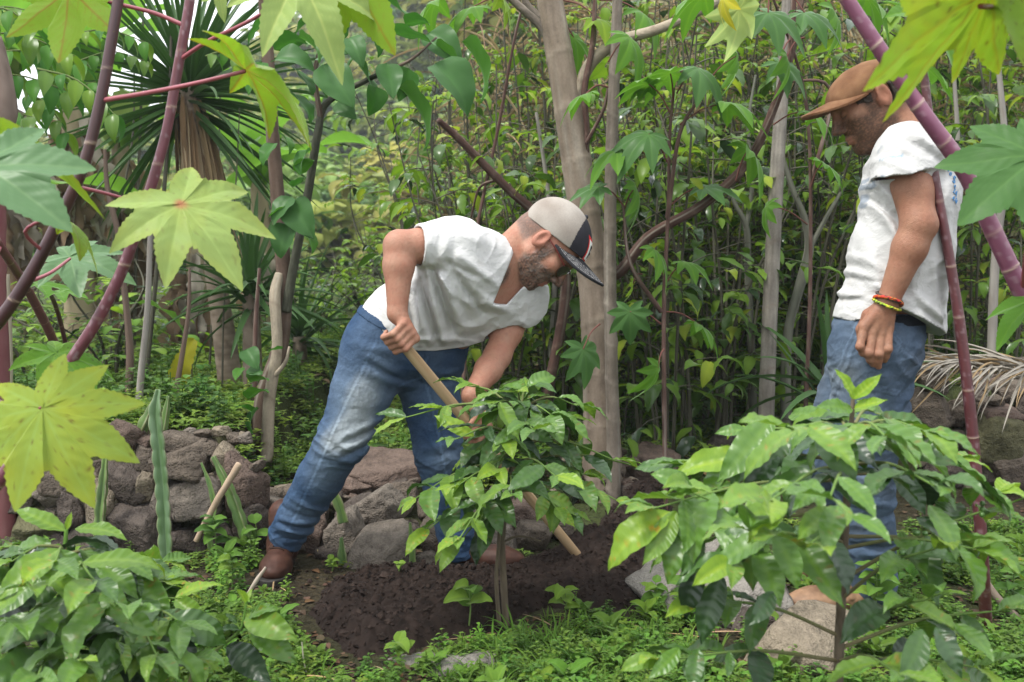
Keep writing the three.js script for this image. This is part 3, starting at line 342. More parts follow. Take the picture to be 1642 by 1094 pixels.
{
  const D = 2.1, b = (x0, y0, x1, y1, dd = 0, n = 5, len) => [P(x0, y0, D), P(x1, y1, D + dd), n, len], q = (x0, y0, x1, y1, d0 = 0, d1 = 0, m, k, up) => [P(x0, y0, D + d0), P(x1, y1, D + d1), m, k, up];
  const root = P(98, 1094, D); root.y = 0;
  coffeePlant({ seed: 13, len: 0.135, label: 'dense glossy coffee plant filling the lower corner below the stone wall', base: root, drop: 0.06,
    stems: [{ pts: [root, P(92, 1090, D), P(98, 960, D), P(106, 850, D)], r: [0.010, 0.0095, 0.0075, 0.004], green: true }, { pts: [root.clone().add(V(0.06, 0, 0.05)), P(190, 1080, D - 0.05), P(230, 990, D - 0.1)], r: [0.008, 0.006, 0.004], green: true }],
    branches: [b(106, 880, 20, 900, -0.05, 4), b(104, 890, 200, 900, 0, 4), b(102, 900, 150, 930, -0.3, 3), b(102, 910, 50, 940, -0.3, 4), b(100, 930, 250, 930, 0.05, 5), b(100, 940, -20, 930, 0, 4), b(98, 960, 200, 980, -0.3, 4), b(98, 970, 30, 1000, -0.3, 4), b(98, 980, 280, 960, 0, 5), b(230, 990, 290, 1000, -0.1, 4), b(230, 990, 190, 1030, -0.2, 4), b(215, 1010, 250, 1050, -0.25, 4), b(98, 1010, 130, 1060, -0.35, 4), b(98, 1020, -10, 1040, -0.2, 4), b(200, 1060, 130, 1080, -0.2, 4), b(96, 1040, 60, 1085, -0.4, 4), b(104, 890, 90, 900, -0.28, 3), b(200, 1050, 300, 1060, -0.1, 4), b(102, 905, 260, 900, 0.12, 4), b(102, 905, -20, 880, 0.12, 4), b(100, 930, 170, 900, 0.2, 4)],
    extra: [q(104, 852, 28, 815, 0, 0.02, LM.coffee[3], 0, V(0.2, 1, 0.4)), q(120, 848, 198, 866, 0, -0.02, LM.coffee[3], 0, V(0, 1, 0.4)), q(107, 850, 113, 822, 0, 0, LM.young, 3), q(135, 865, 175, 890, 0, 0, LM.coffee[2], 6), q(250, 1010, 310, 1022, -0.1, -0.14, LM.coffee[1], 0), q(228, 1020, 205, 1090, -0.15, -0.2, LM.coffee[3], 0), q(230, 1010, 255, 1085, -0.15, -0.2, LM.coffee[1], 1), q(160, 950, 110, 1005, -0.2, -0.26, LM.coffee[1], 0), q(170, 940, 215, 1000, -0.2, -0.26, LM.coffee[1], 1), q(155, 905, 215, 960, -0.1, -0.16, LM.coffee[1], 0), q(60, 885, 20, 925, -0.1, -0.15, LM.coffee[1], 0), q(90, 890, 72, 935, -0.1, -0.14, LM.coffee[3], 4)] });
  // the sprig that leans out on its own
  const r2 = P(300, 1094, 2.3); r2.y = 0; const D2 = 2.25, q2 = (x0, y0, x1, y1, d1 = 0, m, k, up) => [P(x0, y0, D2), P(x1, y1, D2 + d1), m, k, up];
  coffeePlant({ seed: 15, len: 0.12, label: 'single leaning coffee sprig with large drooping leaves at the lower edge', base: r2, stems: [{ pts: [r2, P(310, 1080, D2), P(350, 1040, D2), P(385, 1010, D2), P(395, 965, D2)], r: [0.006, 0.005, 0.0042, 0.0035, 0.002], green: true }], branches: [],
    extra: [q2(365, 1035, 430, 1100, -0.1, LM.dark, 0, V(-0.3, 0.5, 0.8)), q2(385, 1010, 355, 1012, -0.05, LM.coffee[2], 3), q2(350, 1045, 310, 1090, -0.05, LM.coffee[2], 3, V(0.3, 0.4, 0.8)), q2(395, 990, 440, 980, -0.05, LM.coffee[1], 0), q2(395, 985, 478, 1020, -0.08, LM.coffee[3], 1), q2(400, 1000, 478, 1060, -0.05, LM.coffee[1], 1, V(0.5, 0.3, 0.6)), q2(394, 968, 380, 948, -0.03, LM.young, 3), q2(395, 966, 405, 945, 0.02, LM.young, 0), q2(380, 1000, 360, 985, 0, LM.coffee[0], 3)] });
}
// ------------------------------------------------------------------ castor plants with maroon stems in the foreground
function ringStem(pts, radii, a, b, o = {}) { const gap = o.gap ?? 0.11, warp = l => l + (o.off ?? 0) + gap * 0.55 * noise(l * 1.7 / gap * 0.3, 3.3, o.off ?? 1); const band = (l, an = 0) => { const k = ((warp(l + 0.003 * Math.sin(an)) % gap) + gap) % gap / gap; const h = Math.sin(Math.floor(warp(l) / gap) * 91.7) * 0.5 + 0.5; return (0.35 + 0.65 * h) * Math.exp(-Math.pow((k - 0.5) * gap / 0.0026, 2)); }; return tube(pts, radii, { sides: 14, step: 0.0035, relief: (l, an) => 1 + 0.09 * band(l, an) + 0.05 * noise(Math.cos(an) + 7, Math.sin(an), l * 6) + 0.02 * noise(Math.cos(an) * 3, Math.sin(an) * 3, l * 40), color: (l, an, t) => { const n = fbm(Math.cos(an) * 2, Math.sin(an) * 2, l * 14, 3); let c = mix3(a, b, clamp(0.5 + n * 1.2)); if (o.bloom) c = mix3(c, [0.42, 0.33, 0.36], clamp((noise(Math.cos(an) * 5, Math.sin(an) * 5, l * 50) - 0.25) * 2, 0, o.bloom)); return mix3(c, o.ring ?? [0.36, 0.27, 0.20], band(l, an) * 0.8); } }); }
const MAROON = [[0.075, 0.018, 0.024], [0.15, 0.038, 0.055]], DARKRED = [[0.030, 0.010, 0.011], [0.062, 0.018, 0.02]], PURPLE = [[0.115, 0.028, 0.062], [0.19, 0.058, 0.105]];
function castorPlant(o) {
  const g = thing('castor_plant', o.label, 'plant', 'castor plants with red stems', o.base);
  for (const s of o.stems ?? []) part('stem', ringStem(local(o.base, s.pts), s.r, ...(s.tone ?? MAROON), s), MAT.stemGloss, g);
  for (const p of o.petioles ?? []) part('leaf_stalk', tube(local(o.base, p.pts), p.r, { sides: 8, step: 0.02, color: (l, a, t) => mix3([0.20, 0.035, 0.05], [0.30, 0.07, 0.09], clamp(0.5 + noise(l * 20, a, 3))) }), MAT.stemGloss, g);
  for (const q of o.leaves ?? []) { const geo = q.geo ?? palmate({ seed: q.seed, N: 30, rings: 24, ...q.shape }); const m = part('leaf', geo, q.mat, g, q.label); m.position.copy(q.at.clone().sub(o.base)); m.quaternion.copy(leafBasis(q.dir, q.up)); m.scale.setScalar(q.r); }
  return g;
}
{
  // left-hand group
  const bA = P(-420, 560, 2.2); bA.y = 0;
  castorPlant({ label: 'castor plant with the darkest maroon stem crossing the upper left corner', base: bA,
    stems: [{ pts: [bA, P(-300, 760, 2.2), P(-120, 640, 2.2), P(0, 512, 2.2), P(60, 420, 2.2), P(96, 350, 2.2), P(135, 262, 2.2), P(160, 165, 2.2), P(178, 70, 2.2), P(196, -40, 2.2)], r: [0.018, 0.017, 0.016, 0.0145, 0.0135, 0.0128, 0.0125, 0.012, 0.0118, 0.011], tone: DARKRED, gap: 0.17 }],
    petioles: [{ pts: [P(163, 161, 2.2), P(230, 150, 2.17), P(320, 132, 2.13), P(393, 114, 2.1)], r: [0.0058, 0.005, 0.0046, 0.0042] }, { pts: [P(118, 299, 2.2), P(160, 308, 2.25), P(205, 320, 2.3)], r: [0.005, 0.0042, 0.0035] }, { pts: [P(70, 405, 2.2), P(40, 372, 2.14), P(85, 345, 2.1)], r: [0.004, 0.0038, 0.0035] }, { pts: [P(36, 456, 2.2), P(80, 438, 2.3), P(112, 415, 2.4)], r: [0.005, 0.0042, 0.0035] }],
    leaves: [{ seed: 21, mat: LM.castorLime, at: P(394, 112, 2.1), dir: P(548, 168, 2.0).sub(P(394, 112, 2.1)), up: V(-0.1, 0.9, -0.55), r: 0.225, shape: { n: 3, spread: 2.3, droop: 0.35, fold: 0.5, vein: [1.2, 0.55, 0.6], small: 0.55, width: 0.19 } }, { seed: 22, mat: LM.castorLime, at: P(95, 348, 2.1), dir: P(190, 372, 2.0).sub(P(95, 348, 2.1)), up: V(0, 0.75, -0.6), r: 0.155, shape: { n: 3, spread: 2.4, droop: 0.5, fold: 0.3, vein: [0.9, 0.5, 0.6], old: 0.2 } }] });
  const bB = P(-200, 640, 2.4); bB.y = 0;
  castorPlant({ label: 'castor plant with a pink-red ringed stem leaning past the palm crown', base: bB,
    stems: [{ pts: [bB, P(-110, 900, 2.4), P(0, 770, 2.4), P(60, 672, 2.4), P(105, 592, 2.4), P(152, 520, 2.4), P(186, 455, 2.4), P(215, 382, 2.4), P(245, 290, 2.4), P(268, 205, 2.4), P(285, 110, 2.4), P(303, 10, 2.4), P(312, -60, 2.4)], r: [0.0175, 0.017, 0.016, 0.015, 0.0145, 0.014, 0.0135, 0.013, 0.0125, 0.012, 0.0118, 0.0115, 0.0115], tone: MAROON, gap: 0.13, bloom: 0.35 }],
    petioles: [{ pts: [P(297, 42, 2.4), P(250, 22, 2.4), P(196, 8, 2.38), P(120, -10, 2.3)], r: [0.0055, 0.005, 0.0046, 0.004] }, { pts: [P(288, 96, 2.4), P(330, 68, 2.36), P(410, 28, 2.3), P(480, -20, 2.25)], r: [0.0055, 0.005, 0.0046, 0.004] }, { pts: [P(230, 330, 2.4), P(262, 345, 2.2), P(288, 330, 2.04)], r: [0.005, 0.0045, 0.004] }],
    leaves: [{ seed: 31, mat: LM.castorPale, at: P(290, 328, 2.0), dir: P(405, 440, 1.93).sub(P(290, 328, 2.0)), up: V(0.1, 0.8, 0.62), r: 0.2, shape: { n: 3, spread: 2.35, droop: 0.3, fold: 0.35, centre: [1.6, 0.5, 0.9], vein: [1.15, 1.15, 1.2], old: 0.28, oldCol: [1.35, 1.05, 0.5], small: 0.7, width: 0.2, spots: 0.35 } },
      { seed: 32, mat: LM.castorLime, at: P(110, -20, 2.25), dir: P(100, 90, 2.2).sub(P(110, -20, 2.25)), up: V(0.0, 0.5, -0.85), r: 0.19, shape: { n: 3, spread: 2.2, droop: 0.15, fold: 0.2, vein: [1.2, 0.5, 0.6] } }, { seed: 35, mat: LM.castorPale, at: P(352, -15, 2.2), dir: V(0.1, -1, 0.1), up: V(0, 0.3, 1), r: 0.06, shape: { n: 2 } },
      { seed: 33, mat: LM.castorPale, at: P(478, -40, 2.25), dir: P(560, 85, 2.15).sub(P(478, -40, 2.25)), up: V(0.1, 0.7, 0.7), r: 0.235, shape: { n: 3, spread: 2.3, droop: 0.35, fold: 0.55, width: 0.19 } }, { seed: 34, mat: LM.castorLime, at: P(545, -50, 2.3), dir: P(625, 62, 2.3).sub(P(545, -50, 2.3)), up: V(0, 0.6, -0.75), r: 0.23, shape: { n: 2, spread: 1.6, droop: 0.2, fold: 0.3, vein: [1.2, 0.6, 0.6] } }] });
  const bC = P(118, 690, 4.0); bC.y = G(bC.x, bC.z);
  castorPlant({ label: 'castor plant with the speckled yellow-green leaf hanging over the stone wall', base: bC,
    stems: [{ pts: [bC, P(110, 640, 3.9), P(95, 572, 3.6), P(55, 485, 3.2), P(0, 395, 2.8), P(-60, 310, 2.6)], r: [0.02, 0.018, 0.016, 0.014, 0.012, 0.011], tone: MAROON, gap: 0.12 }, { pts: [P(-60, 660, 2.0), P(-30, 640, 1.95), P(30, 655, 1.85)], r: [0.006, 0.005, 0.004], tone: MAROON }, { pts: [P(124, 640, 3.9), P(92, 500, 3.6), P(60, 440, 3.2)], r: [0.009, 0.008, 0.006], tone: DARKRED }],
    petioles: [{ pts: [P(0, 395, 2.8), P(-30, 470, 2.4), P(-40, 580, 2.0), P(30, 640, 1.8), P(66, 655, 1.76)], r: [0.006, 0.0055, 0.005, 0.0045, 0.004] }, { pts: [P(90, 560, 3.5), P(92, 562, 2.9), P(90, 566, 2.45)], r: [0.004, 0.004, 0.003] }],
    leaves: [{ seed: 41, mat: LM.castorYellow, at: P(68, 655, 1.76), dir: P(136, 800, 1.7).sub(P(68, 655, 1.76)), up: V(0.05, 0.62, 0.8), r: 0.2, shape: { n: 4, spread: 2.55, droop: 0.34, fold: 0.06, small: 0.6, width: 0.2, old: 0.4, oldCol: [1.35, 1.05, 0.4], spots: 0.8, vein: [1.05, 1.1, 1.5], join: 0.7, tilt: 0.35 } },
      { seed: 42, mat: LM.castor, at: P(90, 566, 2.4), dir: P(150, 610, 2.35).sub(P(90, 566, 2.4)), up: V(0, 0.9, 0.1), r: 0.16, shape: { n: 3, droop: 0.3, old: 0.25 } }, { seed: 43, mat: LM.castorBlue, at: P(-30, 265, 1.75), dir: P(108, 352, 1.68).sub(P(-30, 265, 1.75)), up: V(-0.1, 0.75, 0.6), r: 0.215, shape: { n: 3, spread: 2.4, droop: 0.2, fold: 0.3, width: 0.24 } }, { seed: 44, mat: LM.castorLime, at: P(-40, 215, 1.95), dir: P(180, 275, 2.0).sub(P(-40, 215, 1.95)), up: V(0.1, 0.85, -0.4), r: 0.27, shape: { n: 3, spread: 2.2, droop: 0.3, fold: 0.35, old: 0.35, oldCol: [1.5, 0.95, 0.5] } },
      { seed: 45, mat: LM.castorBlue, at: P(112, 412, 2.45), dir: P(235, 440, 2.4).sub(P(112, 412, 2.45)), up: V(0, 0.85, 0.5), r: 0.17, shape: { n: 3, droop: 0.25 } }, { seed: 46, mat: LM.castor, at: P(95, 468, 2.9), dir: V(1, 0, 0.2), up: V(0, 1, 0.2), r: 0.09, shape: { n: 3, droop: 0.2 } }, { seed: 47, mat: LM.castor, at: P(60, 455, 3.0), dir: V(1, -0.1, 0), up: V(0, 1, 0.1), r: 0.12, shape: { n: 3, droop: 0.3 } }] });
  // right-hand group
  const bD = P(1760, 900, 2.25); bD.y = 0;
  castorPlant({ label: 'castor plant with the thick purple ringed stem slanting over the standing man', base: bD,
    stems: [{ pts: [bD, P(1740, 700, 2.25), P(1680, 550, 2.25), P(1640, 470, 2.25), P(1590, 365, 2.25), P(1545, 272, 2.25), P(1480, 180, 2.25), P(1415, 85, 2.25), P(1362, 5, 2.25), P(1330, -45, 2.25)], r: [0.024, 0.023, 0.0215, 0.0205, 0.0195, 0.0185, 0.0175, 0.0165, 0.0155, 0.015], tone: PURPLE, gap: 0.088, ring: [0.46, 0.36, 0.27], bloom: 0.25 }],
    petioles: [{ pts: [P(1700, 560, 2.25), P(1700, 330, 2.2), P(1660, 240, 2.1)], r: [0.006, 0.005, 0.0045] }, { pts: [P(1640, 470, 2.25), P(1660, 200, 1.9), P(1620, 20, 1.7), P(1572, 10, 1.6)], r: [0.006, 0.0055, 0.005, 0.0045] }],
    leaves: [{ seed: 51, mat: LM.castorLime, at: P(1592, -22, 1.6), dir: P(1322, 150, 1.5).sub(P(1592, -22, 1.6)), up: V(0.1, 0.72, -0.7), r: 0.315, shape: { lobes: [[0, 1, 0.185], [0.42, 0.85, 0.13], [-0.5, 0.95, 0.2], [-1.1, 0.9, 0.2], [1.1, 0.5, 0.22], [1.8, 0.6, 0.22]], droop: 0.1, fold: 0.16, old: 0.55, oldCol: [1.25, 0.85, 0.4], spots: 0.9, vein: [1.1, 0.7, 0.6], small: 0.8 } }, { seed: 52, mat: LM.castorLime, at: P(1665, -30, 1.62), dir: P(1620, 140, 1.55).sub(P(1665, -30, 1.62)), up: V(-0.2, 0.5, -0.85), r: 0.17, shape: { n: 3, width: 0.3, droop: 0.1, old: 0.35, oldCol: [1.2, 0.9, 0.4] } }, { seed: 53, mat: LM.castorDull, at: P(1665, 250, 2.05), dir: P(1518, 372, 1.98).sub(P(1665, 250, 2.05)), up: V(-0.1, 0.6, 0.75), r: 0.225, shape: { n: 3, spread: 2.2, droop: 0.1, fold: 0.15, width: 0.24 } }, { seed: 54, mat: LM.castor, at: P(1660, 480, 2.2), dir: P(1575, 548, 2.2).sub(P(1660, 480, 2.2)), up: V(0, 0.9, 0.2), r: 0.14, shape: { n: 3, droop: 0.3 } }, { seed: 55, mat: LM.castor, at: P(1480, 100, 2.3), dir: P(1532, 148, 2.3).sub(P(1480, 100, 2.3)), up: V(0.2, 0.8, 0.2), r: 0.12, shape: { n: 3, droop: 0.2 } }] });
  const bE = onGround(1582, 1010);
  castorPlant({ label: 'upright thin dark red castor stem crossing in front of the man in brown cap', base: bE, stems: [{ pts: [bE, P(1576, 900, 2.72), P(1562, 720, 2.72), P(1542, 540, 2.72), P(1520, 400, 2.72), P(1497, 270, 2.72), P(1490, 190, 2.72), P(1478, 85, 2.72), P(1472, 20, 2.72)], r: [0.0175, 0.0165, 0.0155, 0.0145, 0.0135, 0.0125, 0.0115, 0.0105, 0.0095], tone: [[0.055, 0.012, 0.014], [0.10, 0.022, 0.026]], gap: 0.155, bloom: 0.2, off: 0.05 }], leaves: [{ seed: 57, mat: LM.castor, at: P(1472, 20, 2.72), dir: V(0.4, -0.4, 0.3), up: V(0, 1, 0.2), r: 0.2, shape: { n: 3, droop: 0.4 } }] });
}
// ------------------------------------------------------------------ trunks and the plants behind the men
const ringBark = (a, b, gap, ring, sd) => ({ relief: (l, an) => 1 + 0.05 * Math.exp(-Math.pow((((l + 0.02 * Math.sin(an + sd)) % gap) / gap - 0.5) * gap / 0.008, 2)) + 0.03 * noise(Math.cos(an) * 1.3 + sd, Math.sin(an) * 1.3, l * 3), color: (l, an) => { const n = fbm(Math.cos(an) * 2 + sd, Math.sin(an) * 2, l * 5, 4), m = fbm(Math.cos(an) * 9 + sd, Math.sin(an) * 9, l * 3, 3), s = noise(Math.cos(an) * 3, Math.sin(an) * 3, l * 1.6 + sd); const k = Math.exp(-Math.pow((((l + 0.02 * Math.sin(an + sd)) % gap) / gap - 0.5) * gap / 0.007, 2)); let c = mix3(a, b, clamp(0.5 + n * 0.9 + m * 0.55)); c = mix3(c, [0.36, 0.34, 0.29], clamp(s * 1.5 - 0.35, 0, 0.6)); return mix3(c, ring, k * 0.55); } });
function trunkTree(name, label, group, base, list) { const g = thing(name, label, 'tree', group, base); for (const [nm, pts, r, o] of list) part(nm, tube(local(base, pts), r, { sides: 22, step: 0.012, ...o }), MAT.trunk, g); return g; }
const GREY = ringBark([0.165, 0.13, 0.098], [0.31, 0.255, 0.205], 0.23, [0.34, 0.29, 0.23], 1), POLE = ringBark([0.125, 0.105, 0.085], [0.225, 0.195, 0.165], 0.16, [0.30, 0.26, 0.22], 4), LICHEN = ringBark([0.15, 0.135, 0.12], [0.30, 0.28, 0.25], 0.3, [0.2, 0.16, 0.13], 7);
const PALE = ringBark([0.26, 0.22, 0.165], [0.40, 0.35, 0.27], 0.2, [0.2, 0.15, 0.11], 2), BROWN = ringBark([0.085, 0.058, 0.045], [0.16, 0.115, 0.09], 0.25, [0.12, 0.085, 0.065], 5), TWIG = ringBark([0.06, 0.03, 0.026], [0.13, 0.08, 0.065], 0.12, [0.2, 0.15, 0.12], 9);
{
  const D = 4.35, b = P(966, 760, D); b.y = G(b.x, b.z) - 0.02;
  const t = trunkTree('ringed_tree', 'thick smooth grey-brown ringed tree trunk behind the bending man', null, b, [['trunk', [b, P(965, 700, D), P(962, 590, D), P(955, 470, D), P(938, 350, D), P(917, 210, D), P(897, 90, D), P(880, -10, D), P(868, -80, D)], [0.095, 0.082, 0.076, 0.072, 0.068, 0.064, 0.058, 0.054, 0.05], GREY],
    ['branch', [P(893, 80, D), P(866, 40, D), P(835, 12, D), P(800, -20, D)], [0.026, 0.02, 0.017, 0.014], POLE], ['branch', [P(886, 40, D), P(868, 28, D), P(846, 8, D), P(834, -20, D)], [0.02, 0.016, 0.014, 0.012], POLE], ['branch', [P(922, 175, D), P(945, 105, D - 0.04), P(990, 68, D - 0.1), P(1060, 45, D - 0.2), P(1150, 2, D - 0.25), P(1190, -30, D - 0.25)], [0.022, 0.026, 0.024, 0.02, 0.017, 0.014], PALE], ['branch', [P(962, 440, D), P(990, 438, D - 0.06), P(1040, 380, D - 0.15), P(1130, 326, D - 0.22), P(1200, 258, D - 0.25), P(1244, 165, D - 0.25), P(1274, 60, D - 0.25), P(1290, -30, D - 0.25)], [0.03, 0.026, 0.021, 0.02, 0.018, 0.017, 0.014, 0.01], TWIG], ['branch', [P(1180, 290, D - 0.22), P(1222, 215, D - 0.3), P(1262, 110, D - 0.3), P(1272, 20, D - 0.3), P(1272, -30, D - 0.3)], [0.014, 0.013, 0.012, 0.011, 0.01], TWIG], ['branch', [P(935, 285, D), P(942, 215, D - 0.05), P(937, 150, D - 0.08), P(950, 70, D - 0.08), P(955, -20, D - 0.1)], [0.012, 0.012, 0.014, 0.011, 0.008], TWIG], ['branch', [P(940, 230, D - 0.05), P(968, 175, D - 0.1), P(975, 140, D - 0.12)], [0.008, 0.007, 0.005], TWIG]]);
  const b2 = P(984, 782, 4.22); b2.y = G(b2.x, b2.z) - 0.01;
  const bumpy = { ...POLE, relief: (l, an) => POLE.relief(l, an) + 0.14 * Math.exp(-Math.pow(((l % 0.16) / 0.16 - 0.5) * 12, 2)) * Math.max(0, Math.sin(an * 1 + Math.floor(l / 0.16) * 2.4)) };
  trunkTree('pole_tree', 'thin straight knobbly pole trunk standing beside the ringed trunk', null, b2, [['trunk', [b2, P(984, 740, 4.22), P(980, 560, 4.22), P(978, 380, 4.22), P(982, 200, 4.22), P(988, 60, 4.22), P(992, -60, 4.22)], [0.034, 0.029, 0.027, 0.026, 0.025, 0.022, 0.02], bumpy]]);
  const b3 = P(1228, 705, 4.7); b3.y = G(b3.x, b3.z) - 0.02;
  trunkTree('slim_tree', 'straight pale grey trunk rising in front of the thicket, mid right', null, b3, [['trunk', [b3, P(1229, 660, 4.7), P(1234, 520, 4.7), P(1243, 330, 4.7), P(1250, 210, 4.7), P(1258, 90, 4.7), P(1266, -60, 4.7)], [0.042, 0.038, 0.036, 0.034, 0.031, 0.028, 0.024], LICHEN]]);
  const b4 = P(415, 770, 4.3); b4.y = G(b4.x, b4.z) - 0.02;
  const tw = trunkTree('broadleaf_tree', 'tree with twin pale and brown stems and wide dark leaves above the bent back', null, b4, [['trunk', [b4, P(414, 720, 4.3), P(420, 640, 4.32), P(448, 560, 4.32), P(455, 450, 4.32), P(446, 330, 4.32), P(436, 200, 4.32), P(428, 70, 4.32), P(420, -40, 4.32)], [0.04, 0.034, 0.031, 0.036, 0.033, 0.03, 0.028, 0.026, 0.022], BROWN], ['stem', [P(424, 785, 4.24).setY(b4.y), P(426, 740, 4.24), P(432, 640, 4.24), P(444, 560, 4.24), P(441, 470, 4.26), P(448, 440, 4.3)], [0.031, 0.028, 0.025, 0.022, 0.024, 0.02], PALE], ['stem', [P(458, 500, 4.3), P(472, 420, 4.28), P(492, 320, 4.25), P(510, 210, 4.2), P(520, 170, 4.2), P(585, 130, 4.1), P(625, 112, 4.0)], [0.022, 0.019, 0.018, 0.017, 0.014, 0.011, 0.008], { ...POLE, color: barkCol([0.045, 0.05, 0.035], [0.11, 0.115, 0.085], 2, 3) }], ['twig', [P(434, 610, 4.24), P(458, 580, 4.2), P(464, 556, 4.2)], [0.012, 0.008, 0.005], PALE], ['branch', [P(625, 112, 4.0), P(660, 95, 3.95), P(700, 60, 3.9)], [0.008, 0.006, 0.004], BROWN], ['branch', [P(514, 190, 4.2), P(505, 120, 4.15), P(515, 60, 4.1), P(500, 10, 4.1)], [0.012, 0.01, 0.009, 0.006], BROWN]]);
  const BL = (x0, y0, x1, y1, k, m, d = 3.95, up) => { const a = P(x0, y0, d), c = P(x1, y1, d - 0.06); leaf(tw, OVATE[k], LM.broad[m], a.clone().sub(b4), c.clone().sub(a), up ?? V(R(-0.3, 0.3), m === 2 ? 0.6 : 0.85, m === 2 ? 0.8 : -0.25), a.distanceTo(c) * 1.08); }; seed(77);
  [[627, 52, 696, 74, 0, 0], [688, 52, 737, 96, 1, 2], [742, 66, 792, 154, 2, 1], [696, 76, 756, 128, 1, 1], [698, 102, 760, 170, 3, 2], [640, 140, 702, 228, 2, 1], [620, 102, 630, 156, 0, 2], [565, 90, 603, 162, 1, 0], [518, 104, 565, 170, 0, 2], [510, 92, 553, 82, 1, 2], [440, 80, 493, 58, 2, 0], [441, 96, 501, 98, 3, 2], [463, 148, 501, 190, 1, 0], [542, 164, 570, 190, 0, 2], [589, 36, 614, 82, 2, 0], [617, 0, 660, 36, 1, 0], [560, 20, 600, 50, 0, 0], [530, 10, 560, 60, 3, 0], [470, 110, 500, 150, 0, 0], [480, 60, 520, 90, 2, 1], [590, 70, 560, 110, 0, 0], [650, 40, 690, 30, 2, 0], [545, 110, 520, 150, 1, 0], [604, 140, 596, 180, 3, 0], [560, 60, 580, 100, 2, 2], [655, 110, 640, 160, 0, 0], [500, 30, 470, 60, 1, 0], [430, 30, 400, 70, 0, 0], [450, 20, 480, 10, 2, 1], [420, 100, 400, 150, 0, 0]].forEach(q => BL(...q, 3.95 + R(-0.15, 0.15)));
  [[465, 315, 440, 360, 0, 2], [465, 323, 500, 378, 1, 2], [487, 372, 506, 400, 2, 1], [465, 360, 442, 408, 3, 2], [470, 300, 490, 285, 0, 0], [462, 340, 430, 345, 1, 1], [480, 280, 500, 250, 2, 1], [500, 240, 470, 270, 3, 0], [440, 230, 420, 262, 1, 0], [448, 215, 470, 240, 2, 1]].forEach(q => BL(...q, 4.1));
  [[452, 560, 430, 565, 0, 0], [400, 612, 430, 606, 1, 1], [398, 640, 428, 620, 2, 1], [400, 590, 420, 600, 0, 2], [395, 560, 412, 590, 1, 2], [386, 590, 378, 610, 0, 1], [415, 655, 392, 690, 3, 0], [404, 660, 380, 650, 1, 0]].forEach(q => BL(...q, 4.2));
  const b5 = P(860, 640, 4.9); b5.y = G(b5.x, b5.z);
  trunkTree('leaning_branch', 'bare brown branch slanting down to the cap of the bending man', null, b5, [['branch', [b5, P(905, 420, 4.75), P(862, 346, 4.7), P(820, 308, 4.65), P(780, 268, 4.6), P(735, 222, 4.55), P(702, 192, 4.5)], [0.026, 0.024, 0.022, 0.02, 0.019, 0.017, 0.013], TWIG], ['twig', [P(800, 288, 4.62), P(770, 300, 4.7), P(755, 350, 4.75)], [0.008, 0.006, 0.004], TWIG]]);
}
// ------------------------------------------------------------------ far castor plants with dull leaves around the ringed trunk
function farCastor(label, base, stems, leaves) {
  const g = thing('castor_plant', label, 'plant', 'castor plants with red stems', base);
  for (const s of stems) part('stem', tube(local(base, s), s.map((_, i) => mix(0.010, 0.005, i / (s.length - 1))), { sides: 8, step: 0.04, ...TWIG }), MAT.bark, g);
  for (const [x, y, d, r, m, dx, dy, sx, sy] of leaves) { const at = P(x, y, d), from = sx !== undefined ? P(sx, sy, d + 0.05) : null; if (from) part('leaf_stalk', tube(local(base, [from, from.clone().lerp(at, 0.5).add(V(0, 0.02, 0)), at]), [0.0038, 0.003, 0.0026], { sides: 6, steps: 6, color: () => [0.13, 0.055, 0.045] }), MAT.bark, g);
    const q = part('leaf', pick(CASTOR_FAR), m, g); q.position.copy(at.clone().sub(base)); q.quaternion.copy(leafBasis(V(dx, dy, R(-0.2, 0.5)), V(R(-0.25, 0.25), m === LM.castorDull ? 0.8 : 1, m === LM.castorDull ? 0.4 : R(-0.4, 0.2)))); q.scale.setScalar(r * 0.8); }
}
